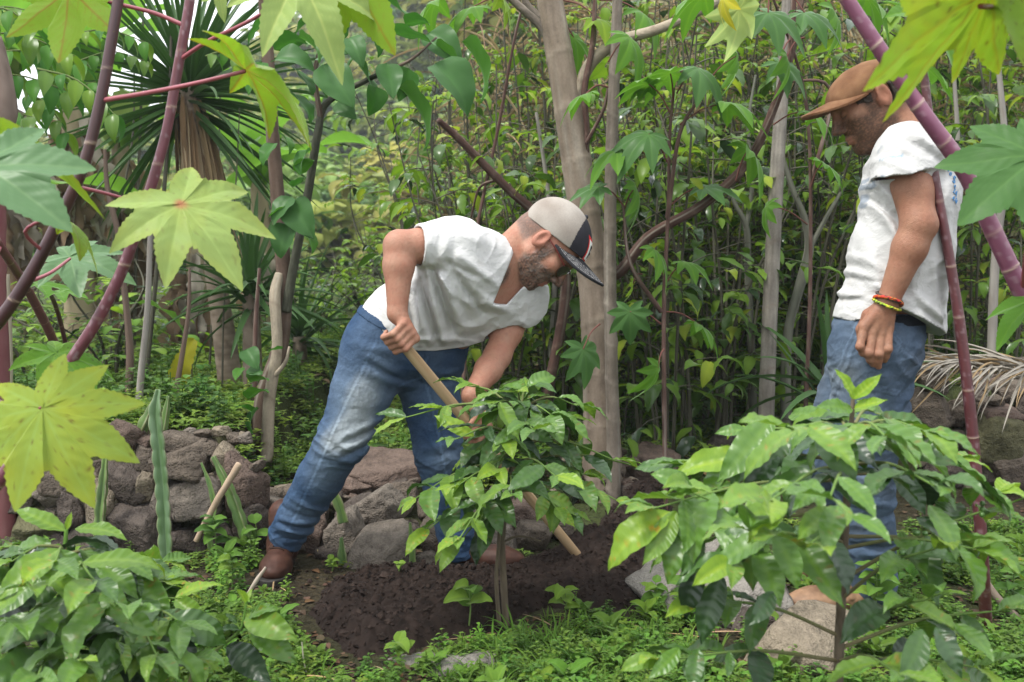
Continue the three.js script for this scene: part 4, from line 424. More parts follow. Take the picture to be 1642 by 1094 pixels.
{
  seed(301); const c = LM.castor, bl = LM.castorDull, ly = LM.castorLime; const b1 = P(1070, 640, 4.1); b1.y = G(b1.x, b1.z);
  farCastor('castor plant spreading wide palmate leaves right of the ringed trunk', b1, [[b1, P(1065, 480, 4.1), P(1072, 330, 4.1), P(1074, 220, 4.1), P(1082, 130, 4.1)], [P(1070, 350, 4.1), P(1095, 200, 4.05), P(1130, 150, 4.0)], [P(1060, 500, 4.1), P(1010, 420, 4.0), P(1000, 330, 4.0)]],
    [[1075, 118, 4.0, 0.24, c, -1, -0.2, 1080, 160], [1120, 110, 4.0, 0.22, bl, 0.6, -0.4, 1085, 150], [1040, 135, 3.95, 0.2, c, -1, 0, 1074, 180], [1165, 165, 4.0, 0.24, c, 1, -0.1, 1090, 200], [1200, 240, 3.95, 0.25, c, 0.6, -0.6, 1180, 290], [1040, 215, 3.9, 0.22, bl, -0.5, -0.3, 1070, 260], [990, 240, 3.95, 0.22, c, -0.7, -0.3, 1040, 250], [1130, 300, 4.1, 0.2, bl, 0.8, 0, 1075, 330], [960, 300, 3.95, 0.18, bl, -0.9, -0.1, 1000, 330], [1020, 300, 4.0, 0.2, c, 0.3, -0.6, 1000, 340], [1050, 400, 4.0, 0.18, c, 0.5, -0.4, 1062, 440], [1010, 500, 3.9, 0.17, bl, 0, -1, 1060, 520], [1055, 590, 4.0, 0.19, c, 0, -1, 1065, 560], [1015, 455, 4.05, 0.1, ly, 0, -1, 1030, 440], [1100, 420, 4.2, 0.18, c, 0.8, -0.2, 1065, 460], [940, 150, 3.9, 0.18, c, -0.9, -0.3, 975, 140], [1010, 60, 4.0, 0.22, c, 0.4, -0.5, 975, 100], [935, 560, 3.9, 0.2, bl, 0.3, -0.9, 962, 520], [1120, 520, 4.2, 0.2, c, 0.7, -0.4, 1062, 500], [1250, 100, 4.0, 0.2, bl, 0.6, -0.3, 1270, 60], [1300, 180, 4.1, 0.18, c, 0.8, -0.3, 1240, 200], [1180, 90, 4.05, 0.2, c, 0.2, -0.7, 1130, 140]]);
  const b2 = P(1290, 640, 4.4); b2.y = G(b2.x, b2.z);
  farCastor('castor plant hanging yellowed and pale leaves over the top edge', b2, [[b2, P(1300, 400, 4.4), P(1290, 150, 4.3), P(1230, -30, 4.0)], [P(1300, 300, 4.4), P(1330, 140, 4.4), P(1250, 130, 4.3)]],
    [[1185, 15, 3.4, 0.22, LM.castorPale, 0.1, -1, 1230, -30], [1160, -5, 3.35, 0.13, LM.yellow, -0.2, -1, 1200, -30], [1232, 20, 3.5, 0.22, bl, 0.9, -0.4, 1235, -30], [1130, -10, 3.6, 0.25, c, -0.9, -0.3, 1200, -40], [1290, 20, 3.7, 0.22, bl, 0.9, -0.2, 1240, -30], [1262, 90, 3.9, 0.18, c, 0.3, -0.9, 1290, 60], [1320, 260, 4.3, 0.2, c, 0.8, -0.5, 1300, 300], [1230, 330, 4.4, 0.16, c, -0.3, -0.6, 1295, 360], [1340, 20, 3.9, 0.2, c, 0.3, -0.9, 1290, -20], [1390, -5, 3.6, 0.24, c, 0.7, -0.7, 1300, -30]]);
  const b3 = P(735, 640, 4.6); b3.y = G(b3.x, b3.z);
  farCastor('castor plant with bright leaves reaching in beside the trunk fork', b3, [[b3, P(760, 400, 4.7), P(800, 200, 4.7), P(830, 40, 4.6), P(850, -30, 4.6)]], [[760, 10, 4.3, 0.25, c, -0.9, -0.2, 820, 0], [800, -10, 4.3, 0.22, ly, 0.5, -0.6, 840, -20], [700, 0, 4.2, 0.24, c, -0.7, -0.5, 820, -10], [960, 30, 4.3, 0.22, ly, 0.8, -0.3, 900, 0], [920, 60, 4.4, 0.18, c, 0.4, -0.8, 880, 10], [1030, 20, 4.3, 0.22, c, 0.5, -0.4, 960, 0]]);
}
// ------------------------------------------------------------------ palm-like dracaena with a dead skirt
{
  const D = 5.3, b = P(378, 730, D); b.y = G(b.x, b.z) - 0.02; const g = thing('dracaena_palm', 'tall palm-like tree with a sword leaf crown and brown dead skirt', 'palm', null, b); seed(91);
  const rings = { relief: (l, a) => 1 + 0.05 * Math.abs(((l % 0.035) / 0.035) - 0.5) + 0.04 * noise(Math.cos(a) * 3, Math.sin(a) * 3, l * 20), color: (l, a) => mix3([0.12, 0.092, 0.068], [0.25, 0.20, 0.155], clamp(0.5 + noise(Math.cos(a) * 3, Math.sin(a) * 3, l * 28) * 0.9 + (((l % 0.035) / 0.035) - 0.5) * 0.5)) };
  part('trunk', tube(local(b, [b, P(374, 680, D), P(366, 590, D), P(354, 500, D), P(342, 420, D), P(330, 320, D), P(312, 200, D), P(300, 140, D)]), [0.078, 0.068, 0.062, 0.056, 0.05, 0.046, 0.05, 0.05], { sides: 14, step: 0.012, ...rings }), MAT.bark, g);
  const c = P(301, 135, D).sub(b);
  for (let i = 0; i < 150; i++) { const a = i * 2.399963, el = mix(1.25, -0.95, Math.pow(i / 150, 0.8)) + R(-0.15, 0.15), dir = V(Math.cos(a) * Math.cos(el), Math.sin(el), Math.sin(a) * Math.cos(el)); if (el < 0 && Math.abs(dir.x) < 0.45) continue; leaf(g, SWORD[el > 0.2 ? 0 : rnd() < 0.7 ? 0 : 1], LM.sword, c.clone().addScaledVector(dir, 0.03).add(V(0.02 * R(-1, 1), -0.12 * (i / 130), 0)), dir, UP, R(0.6, 0.85), { roll: R(-0.4, 0.4), wide: 0.95 }); }
  const skirtMat = [LM.straw, leafMat(0.17, 0.11, 0.06, { trans: 0.2, coat: 0.05 }), leafMat(0.34, 0.26, 0.16, { trans: 0.2, coat: 0.05 })];
  for (let i = 0; i < 120; i++) { const a = i * 2.399963, t = R(0, 1), p = P(mix(302, 322, t), mix(150, 250, t), D).sub(b), dir = V(Math.cos(a) * 0.18 + 0.13, -1, Math.sin(a) * 0.18); leaf(g, SWORD[0], pick(skirtMat), p.add(V(Math.cos(a) * 0.045, 0, Math.sin(a) * 0.045)), dir, V(Math.cos(a), 0.1, Math.sin(a)), R(0.34, 0.62), { name: 'dead_leaf', wide: 1.3 }); }
  // lower rosettes
  const rosette = (label, px, py, d, n, len, py2) => { const q = P(px, py, d), r = q.clone(); r.y = G(r.x, r.z); const h = thing('dracaena_shrub', label, 'plant', 'sword-leaved rosettes', r); part('trunk', tube(local(r, [r, r.clone().lerp(q, 0.5), q]), [0.05, 0.045, 0.04], { sides: 10, step: 0.02, ...rings }), MAT.bark, h); for (let i = 0; i < n; i++) { const a = i * 2.4, el = mix(1.4, -0.5, Math.pow(i / n, 0.8)) + R(-0.2, 0.2), dir = V(Math.cos(a) * Math.cos(el), Math.sin(el), Math.sin(a) * Math.cos(el)); leaf(h, SWORD[el > 0.7 ? 0 : rnd() < 0.5 ? 1 : 2], LM.sword, q.clone().sub(r).add(V(0, R(-0.1, 0.05), 0)), dir, UP, R(0.8, 1.1) * len, { roll: R(-0.4, 0.4), wide: 1.5 }); } };
  rosette('sword-leaved rosette growing between the palm trunk and the twin stems', 402, 470, 5.0, 60, 0.5); rosette('broad sword-leaved rosette behind the hip of the standing man', 1330, 640, 4.3, 24, 0.55); rosette('low sword-leaved rosette in the green shade behind the bent man', 480, 540, 6.2, 40, 0.6);
}
// ------------------------------------------------------------------ banana plants on the left
{
  const bleaf = (W, tear, sd) => blade({ nu: 26, nv: 6, W, prof: t => Math.min(1, t * 7) * Math.pow(1 - t, 0.32) * (1 - tear * Math.max(0, Math.sin(t * 60 + sd) - 0.3)) + 0.01, fold: 0.35, bend: 1.4, lift: 0.5, wave: 0.03, seed: sd, col: veinCol(22, [1, 1, 1], [1.25, 1.2, 1.3]) }); const BG = [bleaf(0.3, 0.15, 1), bleaf(0.34, 0.4, 2), bleaf(0.28, 0.25, 4)];
  const hang = [1, 2, 3].map(i => blade({ nu: 14, nv: 4, W: 0.24, prof: t => (0.4 + 0.6 * Math.sin(t * 2.6)) * (1 - 0.35 * Math.max(0, Math.sin(t * 40 + i))), fold: 0.6, bend: 0.5, lift: 0, wave: 0.08, warp: 0.14, seed: i * 4, col: (t, s) => { const k = 0.7 + 0.6 * Math.abs(noise(t * 9, s * 5, i)); return [k, k, k]; } }));
  const deadM = [LM.straw, LM.deadgrey, leafMat(0.19, 0.13, 0.08, { trans: 0.15, coat: 0 })];
  const plant = (label, px, d, h, n, nd, tint) => { const b = P(px, 600, d); b.y = G(b.x, b.z); const g = thing('banana_plant', label, 'plant', 'banana plants on the upper terrace', b); seed(px + 3); part('stem', tube([V(0, 0, 0), V(0.03, h * 0.5, 0), V(0.0, h, 0)], [0.11, 0.095, 0.06], { sides: 14, step: 0.05, color: (l, a) => mix3([0.16, 0.12, 0.075], [0.30, 0.26, 0.16], clamp(0.5 + fbm(Math.cos(a) * 4, Math.sin(a) * 4, l * 2, 3))) }), MAT.bark, g);
    for (let i = 0; i < n; i++) { const a = i * 2.4 + px, el = R(0.35, 1.0); leaf(g, BG[i % 3], rnd() < 0.8 ? LM.banana : LM.castorPale, V(0, h * R(0.9, 1.0), 0), V(Math.cos(a) * Math.cos(el), Math.sin(el), Math.sin(a) * Math.cos(el)), UP, R(0.9, 1.35)); }
    for (let i = 0; i < nd; i++) { const a = i * 2.4; leaf(g, hang[i % 3], pick(deadM), V(Math.cos(a) * 0.1, h * R(0.5, 0.95), Math.sin(a) * 0.1), V(Math.cos(a) * 0.22, -1, Math.sin(a) * 0.22), V(Math.cos(a), 0.1, Math.sin(a)), R(0.45, 0.85), { name: 'dead_leaf' }); } };
  plant('banana plant with shaggy dead leaves behind the dark maroon stem', 130, 6.6, 1.75, 8, 26); plant('banana plant with grey tattered leaves left of the palm trunk', 205, 7.4, 1.5, 7, 22); plant('banana plant at the left edge with big pale leaves', 20, 7.0, 1.9, 8, 20); plant('low banana plant in the shade behind the palm trunk', 318, 6.8, 0.75, 3, 16); plant('banana plant with one split pale leaf beyond the twin stems', 420, 8.5, 1.3, 7, 6);
  const yb = P(300, 660, 5.0); yb.y = G(yb.x, yb.z); const yg = thing('banana_sucker', 'small banana sucker with one yellow leaf left of the palm trunk', 'plant', null, yb); part('stem', tube([V(0, 0, 0), V(0.01, 0.15, 0), V(0.0, 0.3, 0)], [0.03, 0.025, 0.012], { sides: 8, step: 0.05, color: () => [0.2, 0.2, 0.09] }), MAT.bark, yg);
  leaf(yg, BG[2], LM.yellow, P(282, 622, 5).sub(yb), P(305, 555, 4.95).sub(P(282, 622, 5)), V(0.2, 0.2, 1), 0.3, { wide: 1.5 }); leaf(yg, BG[0], LM.banana, P(285, 660, 5).sub(yb), P(330, 600, 4.9).sub(P(285, 660, 5)), V(0, 0.8, 0.5), 0.3); leaf(yg, BG[1], LM.banana, V(0, 0.3, 0), V(-0.6, 0.5, 0.3), UP, 0.35);
}
// ------------------------------------------------------------------ tree with rows of hanging leaflets, upper left
{
  const b = P(-120, 640, 4.6); b.y = G(b.x, b.z); const g = thing('feather_leaf_tree', 'tree with feathery rows of paired green leaflets in the upper left corner', 'tree', null, b); seed(61);
  part('trunk', tube(local(b, [b, P(-110, 400, 4.6), P(-60, 150, 4.6), P(-10, -40, 4.5)]), [0.05, 0.045, 0.035, 0.025], { sides: 10, ...BROWN }), MAT.bark, g);
  const frond = (x0, y0, x1, y1, d, n, len) => { const A = P(x0, y0, d), B = P(x1, y1, d - 0.1), m = A.clone().lerp(B, 0.5).add(V(0, 0.05, 0)), cv = new THREE.CatmullRomCurve3(local(b, [A, m, B])); part('frond_stalk', tube(cv.points, [0.005, 0.004, 0.002], { sides: 5, step: 0.05, color: () => [0.09, 0.12, 0.04] }), MAT.bark, g); for (let i = 0; i < n; i++) { const t = (i + 0.6) / n, p = cv.getPointAt(t), tan = cv.getTangentAt(t), sd = tan.clone().cross(UP).normalize(); for (const s of [-1, 1]) leaf(g, LEAFLET[i % 2], pick([LM.broad[0], LM.broad[1], LM.thick[1], LM.thick[2]]), p, tan.clone().multiplyScalar(0.35).addScaledVector(sd, s * 0.6).add(V(0, R(-1.1, -0.4), 0)), V(R(-0.2, 0.2), 1, R(-0.3, 0.4)), len * R(0.85, 1.15)); } };
  [[-60, 60, 120, 90, 4.2, 6, 0.13], [-60, 95, 140, 105, 4.4, 7, 0.12], [-70, 130, 120, 150, 4.2, 7, 0.12], [-60, 40, 60, 20, 4.5, 5, 0.13], [60, 110, 190, 190, 4.0, 6, 0.11], [20, 200, 160, 130, 4.6, 6, 0.11], [-60, 200, 60, 190, 4.5, 5, 0.12], [100, 60, 240, 70, 4.8, 6, 0.10], [120, 100, 240, 100, 4.9, 6, 0.1], [-40, 20, 60, 50, 4.1, 5, 0.12], [330, 90, 400, 110, 4.7, 4, 0.1], [-60, 330, 60, 300, 5.0, 5, 0.12], [40, 150, 110, 220, 4.3, 5, 0.11]].forEach(q => frond(...q));
  const sb = P(-6, 600, 3.6); sb.y = G(sb.x, sb.z); const sg = thing('cut_stump_stem', 'old cut grey stem with a red patch at the left edge', 'tree', null, sb); part('stem', tube(local(sb, [sb, P(-12, 420, 3.6), P(0, 215, 3.6), P(8, 180, 3.6), P(4, 120, 3.6), P(-10, 60, 3.6)]), [0.05, 0.045, 0.036, 0.04, 0.03, 0.026], { sides: 12, step: 0.015, relief: (l, a) => 1 + 0.12 * noise(Math.cos(a) * 2, Math.sin(a) * 2, l * 14), color: (l, a, t, x, y) => mix3(mix3([0.07, 0.05, 0.04], [0.22, 0.17, 0.14], clamp(0.5 + fbm(Math.cos(a) * 3, Math.sin(a) * 3, l * 8, 3))), [0.16, 0.03, 0.045], y < 1.32 ? 0.6 : 0) }), MAT.bark, sg);
}
const leafMatGrey = leafMat(0.29, 0.265, 0.225, { trans: 0.12, coat: 0.05 });
// ------------------------------------------------------------------ ribbon cactus stems by the stones
{
  const catMat = new THREE.MeshPhysicalMaterial({ vertexColors: true, roughness: 0.55, clearcoat: 0.15, clearcoatRoughness: 0.5 });
  const list = [['tall blue-green ribbon cactus stem standing highest before the stone wall', [[268, 905], [266, 860], [262, 790], [256, 720], [250, 660], [254, 625]], 0.024, 3.46, 0], ['dark ribbon cactus stem beneath the tip of the speckled leaf', [[160, 870], [162, 820], [166, 780], [170, 720]], 0.02, 3.48, 0.3], ['thin bright ribbon cactus shoot left of the wooden stake', [[338, 845], [344, 815], [338, 780], [323, 742]], 0.011, 3.5, 0.2], ['broad ribbon cactus stem leaning left behind the brown boot', [[402, 880], [388, 840], [370, 790], [342, 732]], 0.022, 3.5, 0.5], ['flat bright ribbon cactus joint against the grey stone block', [[552, 838], [546, 815], [536, 790], [526, 770]], 0.018, 3.5, 0.1], ['short upright ribbon cactus joint rooted before the grey stone block', [[552, 912], [550, 890], [548, 862]], 0.018, 3.4, 0.3], ['pale ribbon cactus post beside the left leg of the bent man', [[664, 918], [662, 880], [658, 838]], 0.014, 3.38, 0.4], ['small yellow-green ribbon cactus tip beside the tallest cactus stem', [[262, 690], [266, 665], [270, 635]], 0.014, 3.52, 0.6], ['dark ribbon cactus pad behind the tallest cactus stem', [[222, 700], [234, 675], [246, 645]], 0.024, 3.7, 0.8]];
  list.forEach(([label, pts, r, d, off], i) => { const q = pts.map(([x, y]) => P(x, y, d)), b = q[0].clone(); if (i < 4 || i === 5 || i === 6) { b.y = G(b.x, b.z) - 0.01; q.unshift(b.clone()); } const g = thing('ribbon_cactus', label, 'cactus', 'ribbon cactus stems along the wall', b);
    const n = q.length, wing = a => Math.pow(Math.abs(Math.cos((a + off) * 1.5)), 4.5); part('stem', tube(local(b, q), q.map((_, k) => r * (k === n - 1 ? 0.35 : k === n - 2 ? 0.95 : 1)), { sides: 36, step: 0.005, relief: (l, a) => 0.2 + (0.95 + 0.24 * (Math.abs(Math.sin(l * 52 + i)) - 0.5)) * wing(a), color: (l, a) => { const nn = fbm(Math.cos(a) * 2 + i, Math.sin(a) * 2, l * 12, 3), edge = sstep(0.86, 0.97, wing(a)); let c = mix3(i === 1 || i === 8 ? [0.035, 0.07, 0.022] : [0.06, 0.125, 0.035], i === 0 ? [0.14, 0.22, 0.12] : [0.13, 0.215, 0.05], clamp(0.5 + nn * 1.2)); return mix3(c, [0.26, 0.22, 0.13], edge * 0.5); } }), catMat, g); });
  // stakes and sticks
  const stick = (label, pts, r, d, cols) => { const q = pts.map(([x, y, e]) => P(x, y, e ?? d)); const b = q[0].clone(), g = single('stick', tube(local(b, q), r, { sides: 8, step: 0.012, relief: (l, a) => 1 + 0.12 * noise(Math.cos(a) * 2, Math.sin(a) * 2, l * 25), color: (l, a) => mix3(cols[0], cols[1], clamp(0.5 + fbm(Math.cos(a) * 3, Math.sin(a) * 3, l * 10, 3) * 1.3)) }), MAT.bark, label, 'stick'); g.position.copy(b); };
  stick('pale wooden stake leaning against the stone wall', [[314, 868], [345, 808], [384, 744]], [0.010, 0.0115, 0.0125], 3.46, [[0.26, 0.19, 0.13], [0.42, 0.32, 0.23]]); stick('broken pale stick lying in front of the brown boot', [[396, 955], [412, 930], [426, 910]], [0.005, 0.007, 0.004], 3.0, [[0.22, 0.18, 0.14], [0.4, 0.34, 0.28]]); stick('thin twig stuck in the dug soil', [[583, 970], [596, 958], [604, 950]], [0.002, 0.0024, 0.002], 3.02, [[0.2, 0.14, 0.09], [0.32, 0.25, 0.17]]); stick('short weathered peg upright at the front edge of the soil', [[658, 1045], [660, 1028], [661, 1014]], [0.008, 0.007, 0.005], 2.72, [[0.13, 0.1, 0.09], [0.26, 0.2, 0.18]]); stick('grey fallen stick lying on litter beside the right-hand red stem', [[1640, 1000], [1600, 960], [1570, 915]], [0.013, 0.012, 0.009], 2.9, [[0.16, 0.12, 0.09], [0.3, 0.24, 0.19]]); stick('thin bare twig rising in the weeds before the coffee sprig', [[495, 1094], [487, 1060], [484, 1030]], [0.0025, 0.002, 0.0015], 2.5, [[0.3, 0.27, 0.2], [0.45, 0.42, 0.33]]);
  // dry frond over the right wall
  { const b = P(1640, 600, 4.35), g = thing('dry_palm_frond', 'dry grey palm frond draped over the right-hand stone wall', 'frond', null, b); seed(88); const cv = new THREE.CatmullRomCurve3(local(b, [P(1700, 600, 4.2), P(1640, 600, 4.25), P(1570, 592, 4.3), P(1510, 588, 4.35)])); part('midrib', tube(cv.points, [0.016, 0.014, 0.011, 0.006], { sides: 8, color: () => [0.34, 0.27, 0.18] }), MAT.bark, g); for (let i = 0; i < 110; i++) { const t = 0.02 + 0.97 * i / 109, p = cv.getPointAt(t), s = i % 2 ? 1 : -1; leaf(g, SWORD[pick([1, 2, 2, 3])], pick([leafMatGrey, leafMatGrey, LM.straw]), p.add(V(0, R(0, 0.03), R(-0.03, 0.03))), V(R(-1.1, -0.35), s > 0 ? R(-0.55, 0.05) : R(-0.1, 0.2), s > 0 ? R(0.25, 0.9) : R(-0.6, -0.1)), V(0, 1, 0.4), R(0.18, 0.42), { wide: 0.62, roll: R(-0.6, 0.6), name: 'leaflet' }); } }
}
// ------------------------------------------------------------------ thicket of tall coffee shrubs behind the men
const stemMat = MAT.bark, lichenTwig = { color: (l, a, t) => mix3([0.035, 0.032, 0.022], [0.14, 0.135, 0.10], clamp(0.4 + 1.2 * fbm(Math.cos(a) * 2, Math.sin(a) * 2, l * 8, 3))) };
function leafCloud(n, at, sizes, shapes, mats) {                      // the small leaves beyond those built one by one, joined by material
  const by = new Map(); for (let i = 0; i < n; i++) { const [p, d, u, L] = at(i), m = pick(mats), g = pick(shapes).clone().applyMatrix4(_m2.compose(p, leafBasis(d, u), V(L, L, L))); (by.get(m) ?? by.set(m, []).get(m)).push(g); } return [...by].map(([m, l]) => [mergeGeometries(l), m]);
}
const _m2 = new THREE.Matrix4();
function shrubProto(sd, o) {
  seed(sd); const g = new THREE.Group(), H = o.h, twigs = []; let shown = 0; const spots = [];
  for (let k = 0; k < o.stems; k++) {
    const a = R(0, 6.28), r = R(0.02, 0.16), lean = R(0.05, o.lean ?? 0.35), hh = H * R(0.7, 1.05), p0 = V(Math.cos(a) * r, -0.05, Math.sin(a) * r), p1 = V(p0.x + Math.cos(a) * lean * 0.35 + R(-0.06, 0.06), hh * 0.4, p0.z + Math.sin(a) * lean * 0.35), p2 = V(p0.x + Math.cos(a) * lean + R(-0.1, 0.1), hh * 0.75, p0.z + Math.sin(a) * lean), p3 = V(p0.x + Math.cos(a) * lean * 1.3 + R(-0.15, 0.15), hh, p0.z + Math.sin(a) * lean * 1.3);
    const cv = new THREE.CatmullRomCurve3([p0, p1, p2, p3]); part('stem', tube(cv.points, [R(0.006, 0.012), 0.007, 0.005, 0.003], { sides: 7, step: 0.08, ...lichenTwig }), stemMat, g);
    const nb = o.twigs; for (let i = 0; i < nb; i++) { const t = mix(o.low ?? 0.25, 1, (i + R(0, 0.9)) / nb), p = cv.getPointAt(clamp(t)), b = R(0, 6.28), L = R(0.18, 0.42) * (1.15 - t * 0.4), e = p.clone().add(V(Math.cos(b) * L, R(-0.06, 0.14), Math.sin(b) * L)); twigs.push(tube([p, p.clone().lerp(e, 0.5).add(V(0, 0.025, 0)), e], [0.0035, 0.0025, 0.0015], { sides: 4, steps: 4, ...lichenTwig })); const n = Math.round(o.leaves * R(0.6, 1.3)); for (let j = 0; j < n; j++) { const q = mix(0.25, 1, (j + 1) / n), at = p.clone().lerp(e, q), dir = e.clone().sub(p).normalize(), s = j % 2 ? 1 : -1, sd2 = V(-dir.z, 0, dir.x).multiplyScalar(s); spots.push([at, dir.multiplyScalar(R(0.3, 0.9)).add(sd2.multiplyScalar(R(0.4, 1))).add(V(0, R(-0.9, 0.15), 0)), V(R(-0.4, 0.4), 1, R(-0.4, 0.4)), R(0.075, 0.15) * (o.size ?? 1)]); } }
  }
  const tw = part('twigs', mergeGeometries(twigs), stemMat, g); tw.userData.kind = 'stuff';
  for (let i = spots.length - 1; i > 0; i--) { const j = Math.floor(rnd() * (i + 1)); [spots[i], spots[j]] = [spots[j], spots[i]]; }
  const mats = o.mats ?? [LM.thick[0], LM.thick[0], LM.thick[1], LM.thick[1], LM.thick[2], LM.thick[2], LM.thick[2], LM.thick[3], LM.thick[4]];
  const N = Math.min(o.single ?? 0, spots.length); for (let i = 0; i < N; i++) { const [p, d, u, L] = spots[i]; leaf(g, pick(COFFEE_FAR), pick(mats), p, d, u, L); }
  if (N < spots.length) for (const [geo, m] of leafCloud(spots.length - N, i => spots[N + i], null, COFFEE_FAR, mats)) { const q = part('leaves', geo, m, g); q.userData.kind = 'stuff'; }
  return g;
}
function plantShrub(proto, name, label, group, x, z, turn, s, sy = 1) { const c = proto.clone(); c.name = numbered(name); c.userData = { label, category: 'shrub', group }; c.position.set(x, G(x, z) - 0.02, z); c.rotation.y = turn; c.scale.set(s, s * sy, s); scene.add(c); return c; }
{
  const near = [1, 2, 3, 4].map(i => shrubProto(200 + i, { h: 1.9, stems: 5, twigs: 8, leaves: 5, single: 190, lean: 0.5, low: 0.12, size: 1.05 })), tall = [1, 2, 3].map(i => shrubProto(220 + i, { h: 2.9, stems: 5, twigs: 11, leaves: 5.5, single: 170, lean: 0.65, low: 0.15, size: 1.0 })), far = [1, 2, 3].map(i => shrubProto(240 + i, { h: 3.2, stems: 6, twigs: 13, leaves: 6.5, lean: 0.8, low: 0.05, size: 1.1, mats: [LM.thick[1], LM.thick[1], LM.thick[2], LM.thick[2], LM.thick[2], LM.thick[4], LM.thick[0]] }));
  const GR = 'coffee shrubs in the thicket behind the men', at = (px, d) => { const p = P(px, 547, d); return [p.x, p.z]; }; seed(17);
  [[720, 5.6, 0], [785, 5.2, 1], [840, 5.4, 2], [890, 5.0, 3], [1010, 5.2, 0], [1075, 4.9, 1], [1120, 5.4, 2], [1170, 5.0, 3], [1210, 5.5, 0], [1270, 5.2, 1], [1320, 5.5, 2], [1120, 5.0, 0], [1030, 5.8, 3], [930, 5.6, 1], [1380, 5.4, 0], [1560, 5.5, 1], [1620, 5.2, 2]].forEach(([px, d, k], i) => { const [x, z] = at(px, d); plantShrub(near[k], 'coffee_shrub', 'slender dark-leaved coffee shrub at the front of the thicket behind the men', GR, x, z, R(0, 6.28), R(0.85, 1.1)); });
  [[745, 6.2, 1], [805, 6.8, 2], [860, 6.3, 0], [920, 6.8, 1], [990, 6.3, 2], [1050, 6.8, 0], [1110, 6.2, 1], [1180, 6.8, 2], [1240, 6.3, 0], [1310, 6.8, 1], [1370, 6.3, 2], [1440, 6.7, 0], [1500, 6.2, 1], [1560, 6.8, 2], [1620, 6.3, 0], [1680, 6.0, 1]].forEach(([px, d, k], i) => { const [x, z] = at(px, d); plantShrub(tall[k], 'coffee_shrub', 'tall thin-stemmed coffee shrub standing inside the thicket behind the men', 'tall coffee shrubs inside the thicket', x, z, R(0, 6.28), R(0.85, 1.1), R(0.9, 1.15)); });
  // bank of dense shrubs closing the view on the right
  for (let i = 0; i < 24; i++) { const px = R(780, 1720), d = R(7.6, 11.5), [x, z] = at(px, d); plantShrub(far[i % 3], 'thicket_shrub', 'dense yellow-green shrub in the thicket bank behind the coffee shrubs', 'dense shrubs of the thicket bank', x, z, R(0, 6.28), R(0.8, 1.3), R(0.8, 1.15) * (px < 860 ? 0.62 : 0.92)); }
  // bright low shrubs left of the bent man and between the trunks
  const bright = [1, 2].map(i => shrubProto(260 + i, { h: 1.2, stems: 7, twigs: 7, leaves: 5, single: 90, lean: 0.5, low: 0.1, mats: [LM.weed[0], LM.weed[1], LM.thick[1], LM.thick[2], LM.young, LM.thick[3]] }));
  [[505, 8.0, 1], [460, 9.5, 0], [600, 9.0, 1], [540, 10.5, 1], [620, 10.5, 0], [180, 5.6, 1], [60, 5.6, 0], [-30, 6.2, 1], [250, 8.5, 0], [90, 8.2, 1]].forEach(([px, d, k]) => { const [x, z] = at(px, d); plantShrub(bright[k], 'bright_shrub', 'bright green low shrub on the terrace behind the stone wall', 'low bright shrubs on the terrace', x, z, R(0, 6.28), R(0.7, 1.15), px < 300 ? 0.5 : R(0.6, 0.85)); });
  // trees of middle distance, upper left
  [[-20, 15, 0, 0.5], [190, 24, 1, 0.5], [640, 16, 2, 0.5]].forEach(([px, d, k, s]) => { const [x, z] = at(px, d); plantShrub(far[k], 'terrace_tree', 'leafy tree in the middle distance between the thicket and the hillside', 'leafy trees of the middle distance', x, z, R(0, 6.28), s, 0.9); });
  // finer leaved shrubs that fill the gaps between the stems
  const fine = [1, 2].map(i => shrubProto(270 + i, { h: 2.6, stems: 5, twigs: 17, leaves: 9, lean: 0.8, low: 0.1, size: 0.58, mats: [LM.thick[1], LM.thick[2], LM.thick[2], LM.weed[1], LM.thick[4]] })); seed(23);
  [[690, 7.2], [760, 5.9], [830, 6.0], [905, 5.8], [1000, 5.9], [1060, 6.1], [1130, 5.8], [1195, 6.0], [1255, 5.9], [1320, 6.1], [1370, 5.8], [1540, 5.9], [1600, 6.0], [1660, 5.7], [1100, 7.0], [1290, 7.1], [950, 7.2], [1480, 7.0]].forEach(([px, d], i) => { const [x, z] = at(px, d); plantShrub(fine[i % 2], 'fine_leaved_shrub', 'small-leaved light green shrub woven between the coffee shrubs of the thicket', 'small-leaved shrubs in the thicket', x, z, R(0, 6.28), R(0.8, 1.1), px < 800 ? 0.7 : R(0.85, 1.15)); });
  // thin vertical stems that cross the thicket
  for (let i = 0; i < 34; i++) { const px = i < 28 ? R(700, 1650) : R(140, 420), d = R(4.9, 7.2), [x, z] = at(px, d), h = R(1.4, 3.2), b = V(x, G(x, z) - 0.03, z), k = R(-0.25, 0.25), r = R(0.005, 0.014); const s = single('sapling_stem', tube([V(0, 0, 0), V(k * 0.3 + R(-0.03, 0.03), h * 0.35, 0), V(k * 0.7 + R(-0.05, 0.05), h * 0.7, R(-0.1, 0.1)), V(k, h, R(-0.15, 0.15))], [r, r * 0.9, r * 0.75, r * 0.5], { sides: 7, step: 0.06, ...lichenTwig }), stemMat, 'thin bare upright sapling stem among the thicket leaves', 'sapling', 'bare sapling stems in the thicket'); s.position.copy(b); }
  // lichened coffee trunks and bare grey poles that show singly
  const pole = (label, pts, r, d, o = LICHEN) => { const q = pts.map(([x, y]) => P(x, y, d)), b = q[0].clone(); b.y = Math.min(b.y, G(b.x, b.z) - 0.02); q[0] = b; const g = thing('forked_sapling', label, 'tree', null, b); part('trunk', tube(local(b, q), r, { sides: 9, step: 0.04, ...o }), MAT.bark, g); return [g, b]; };
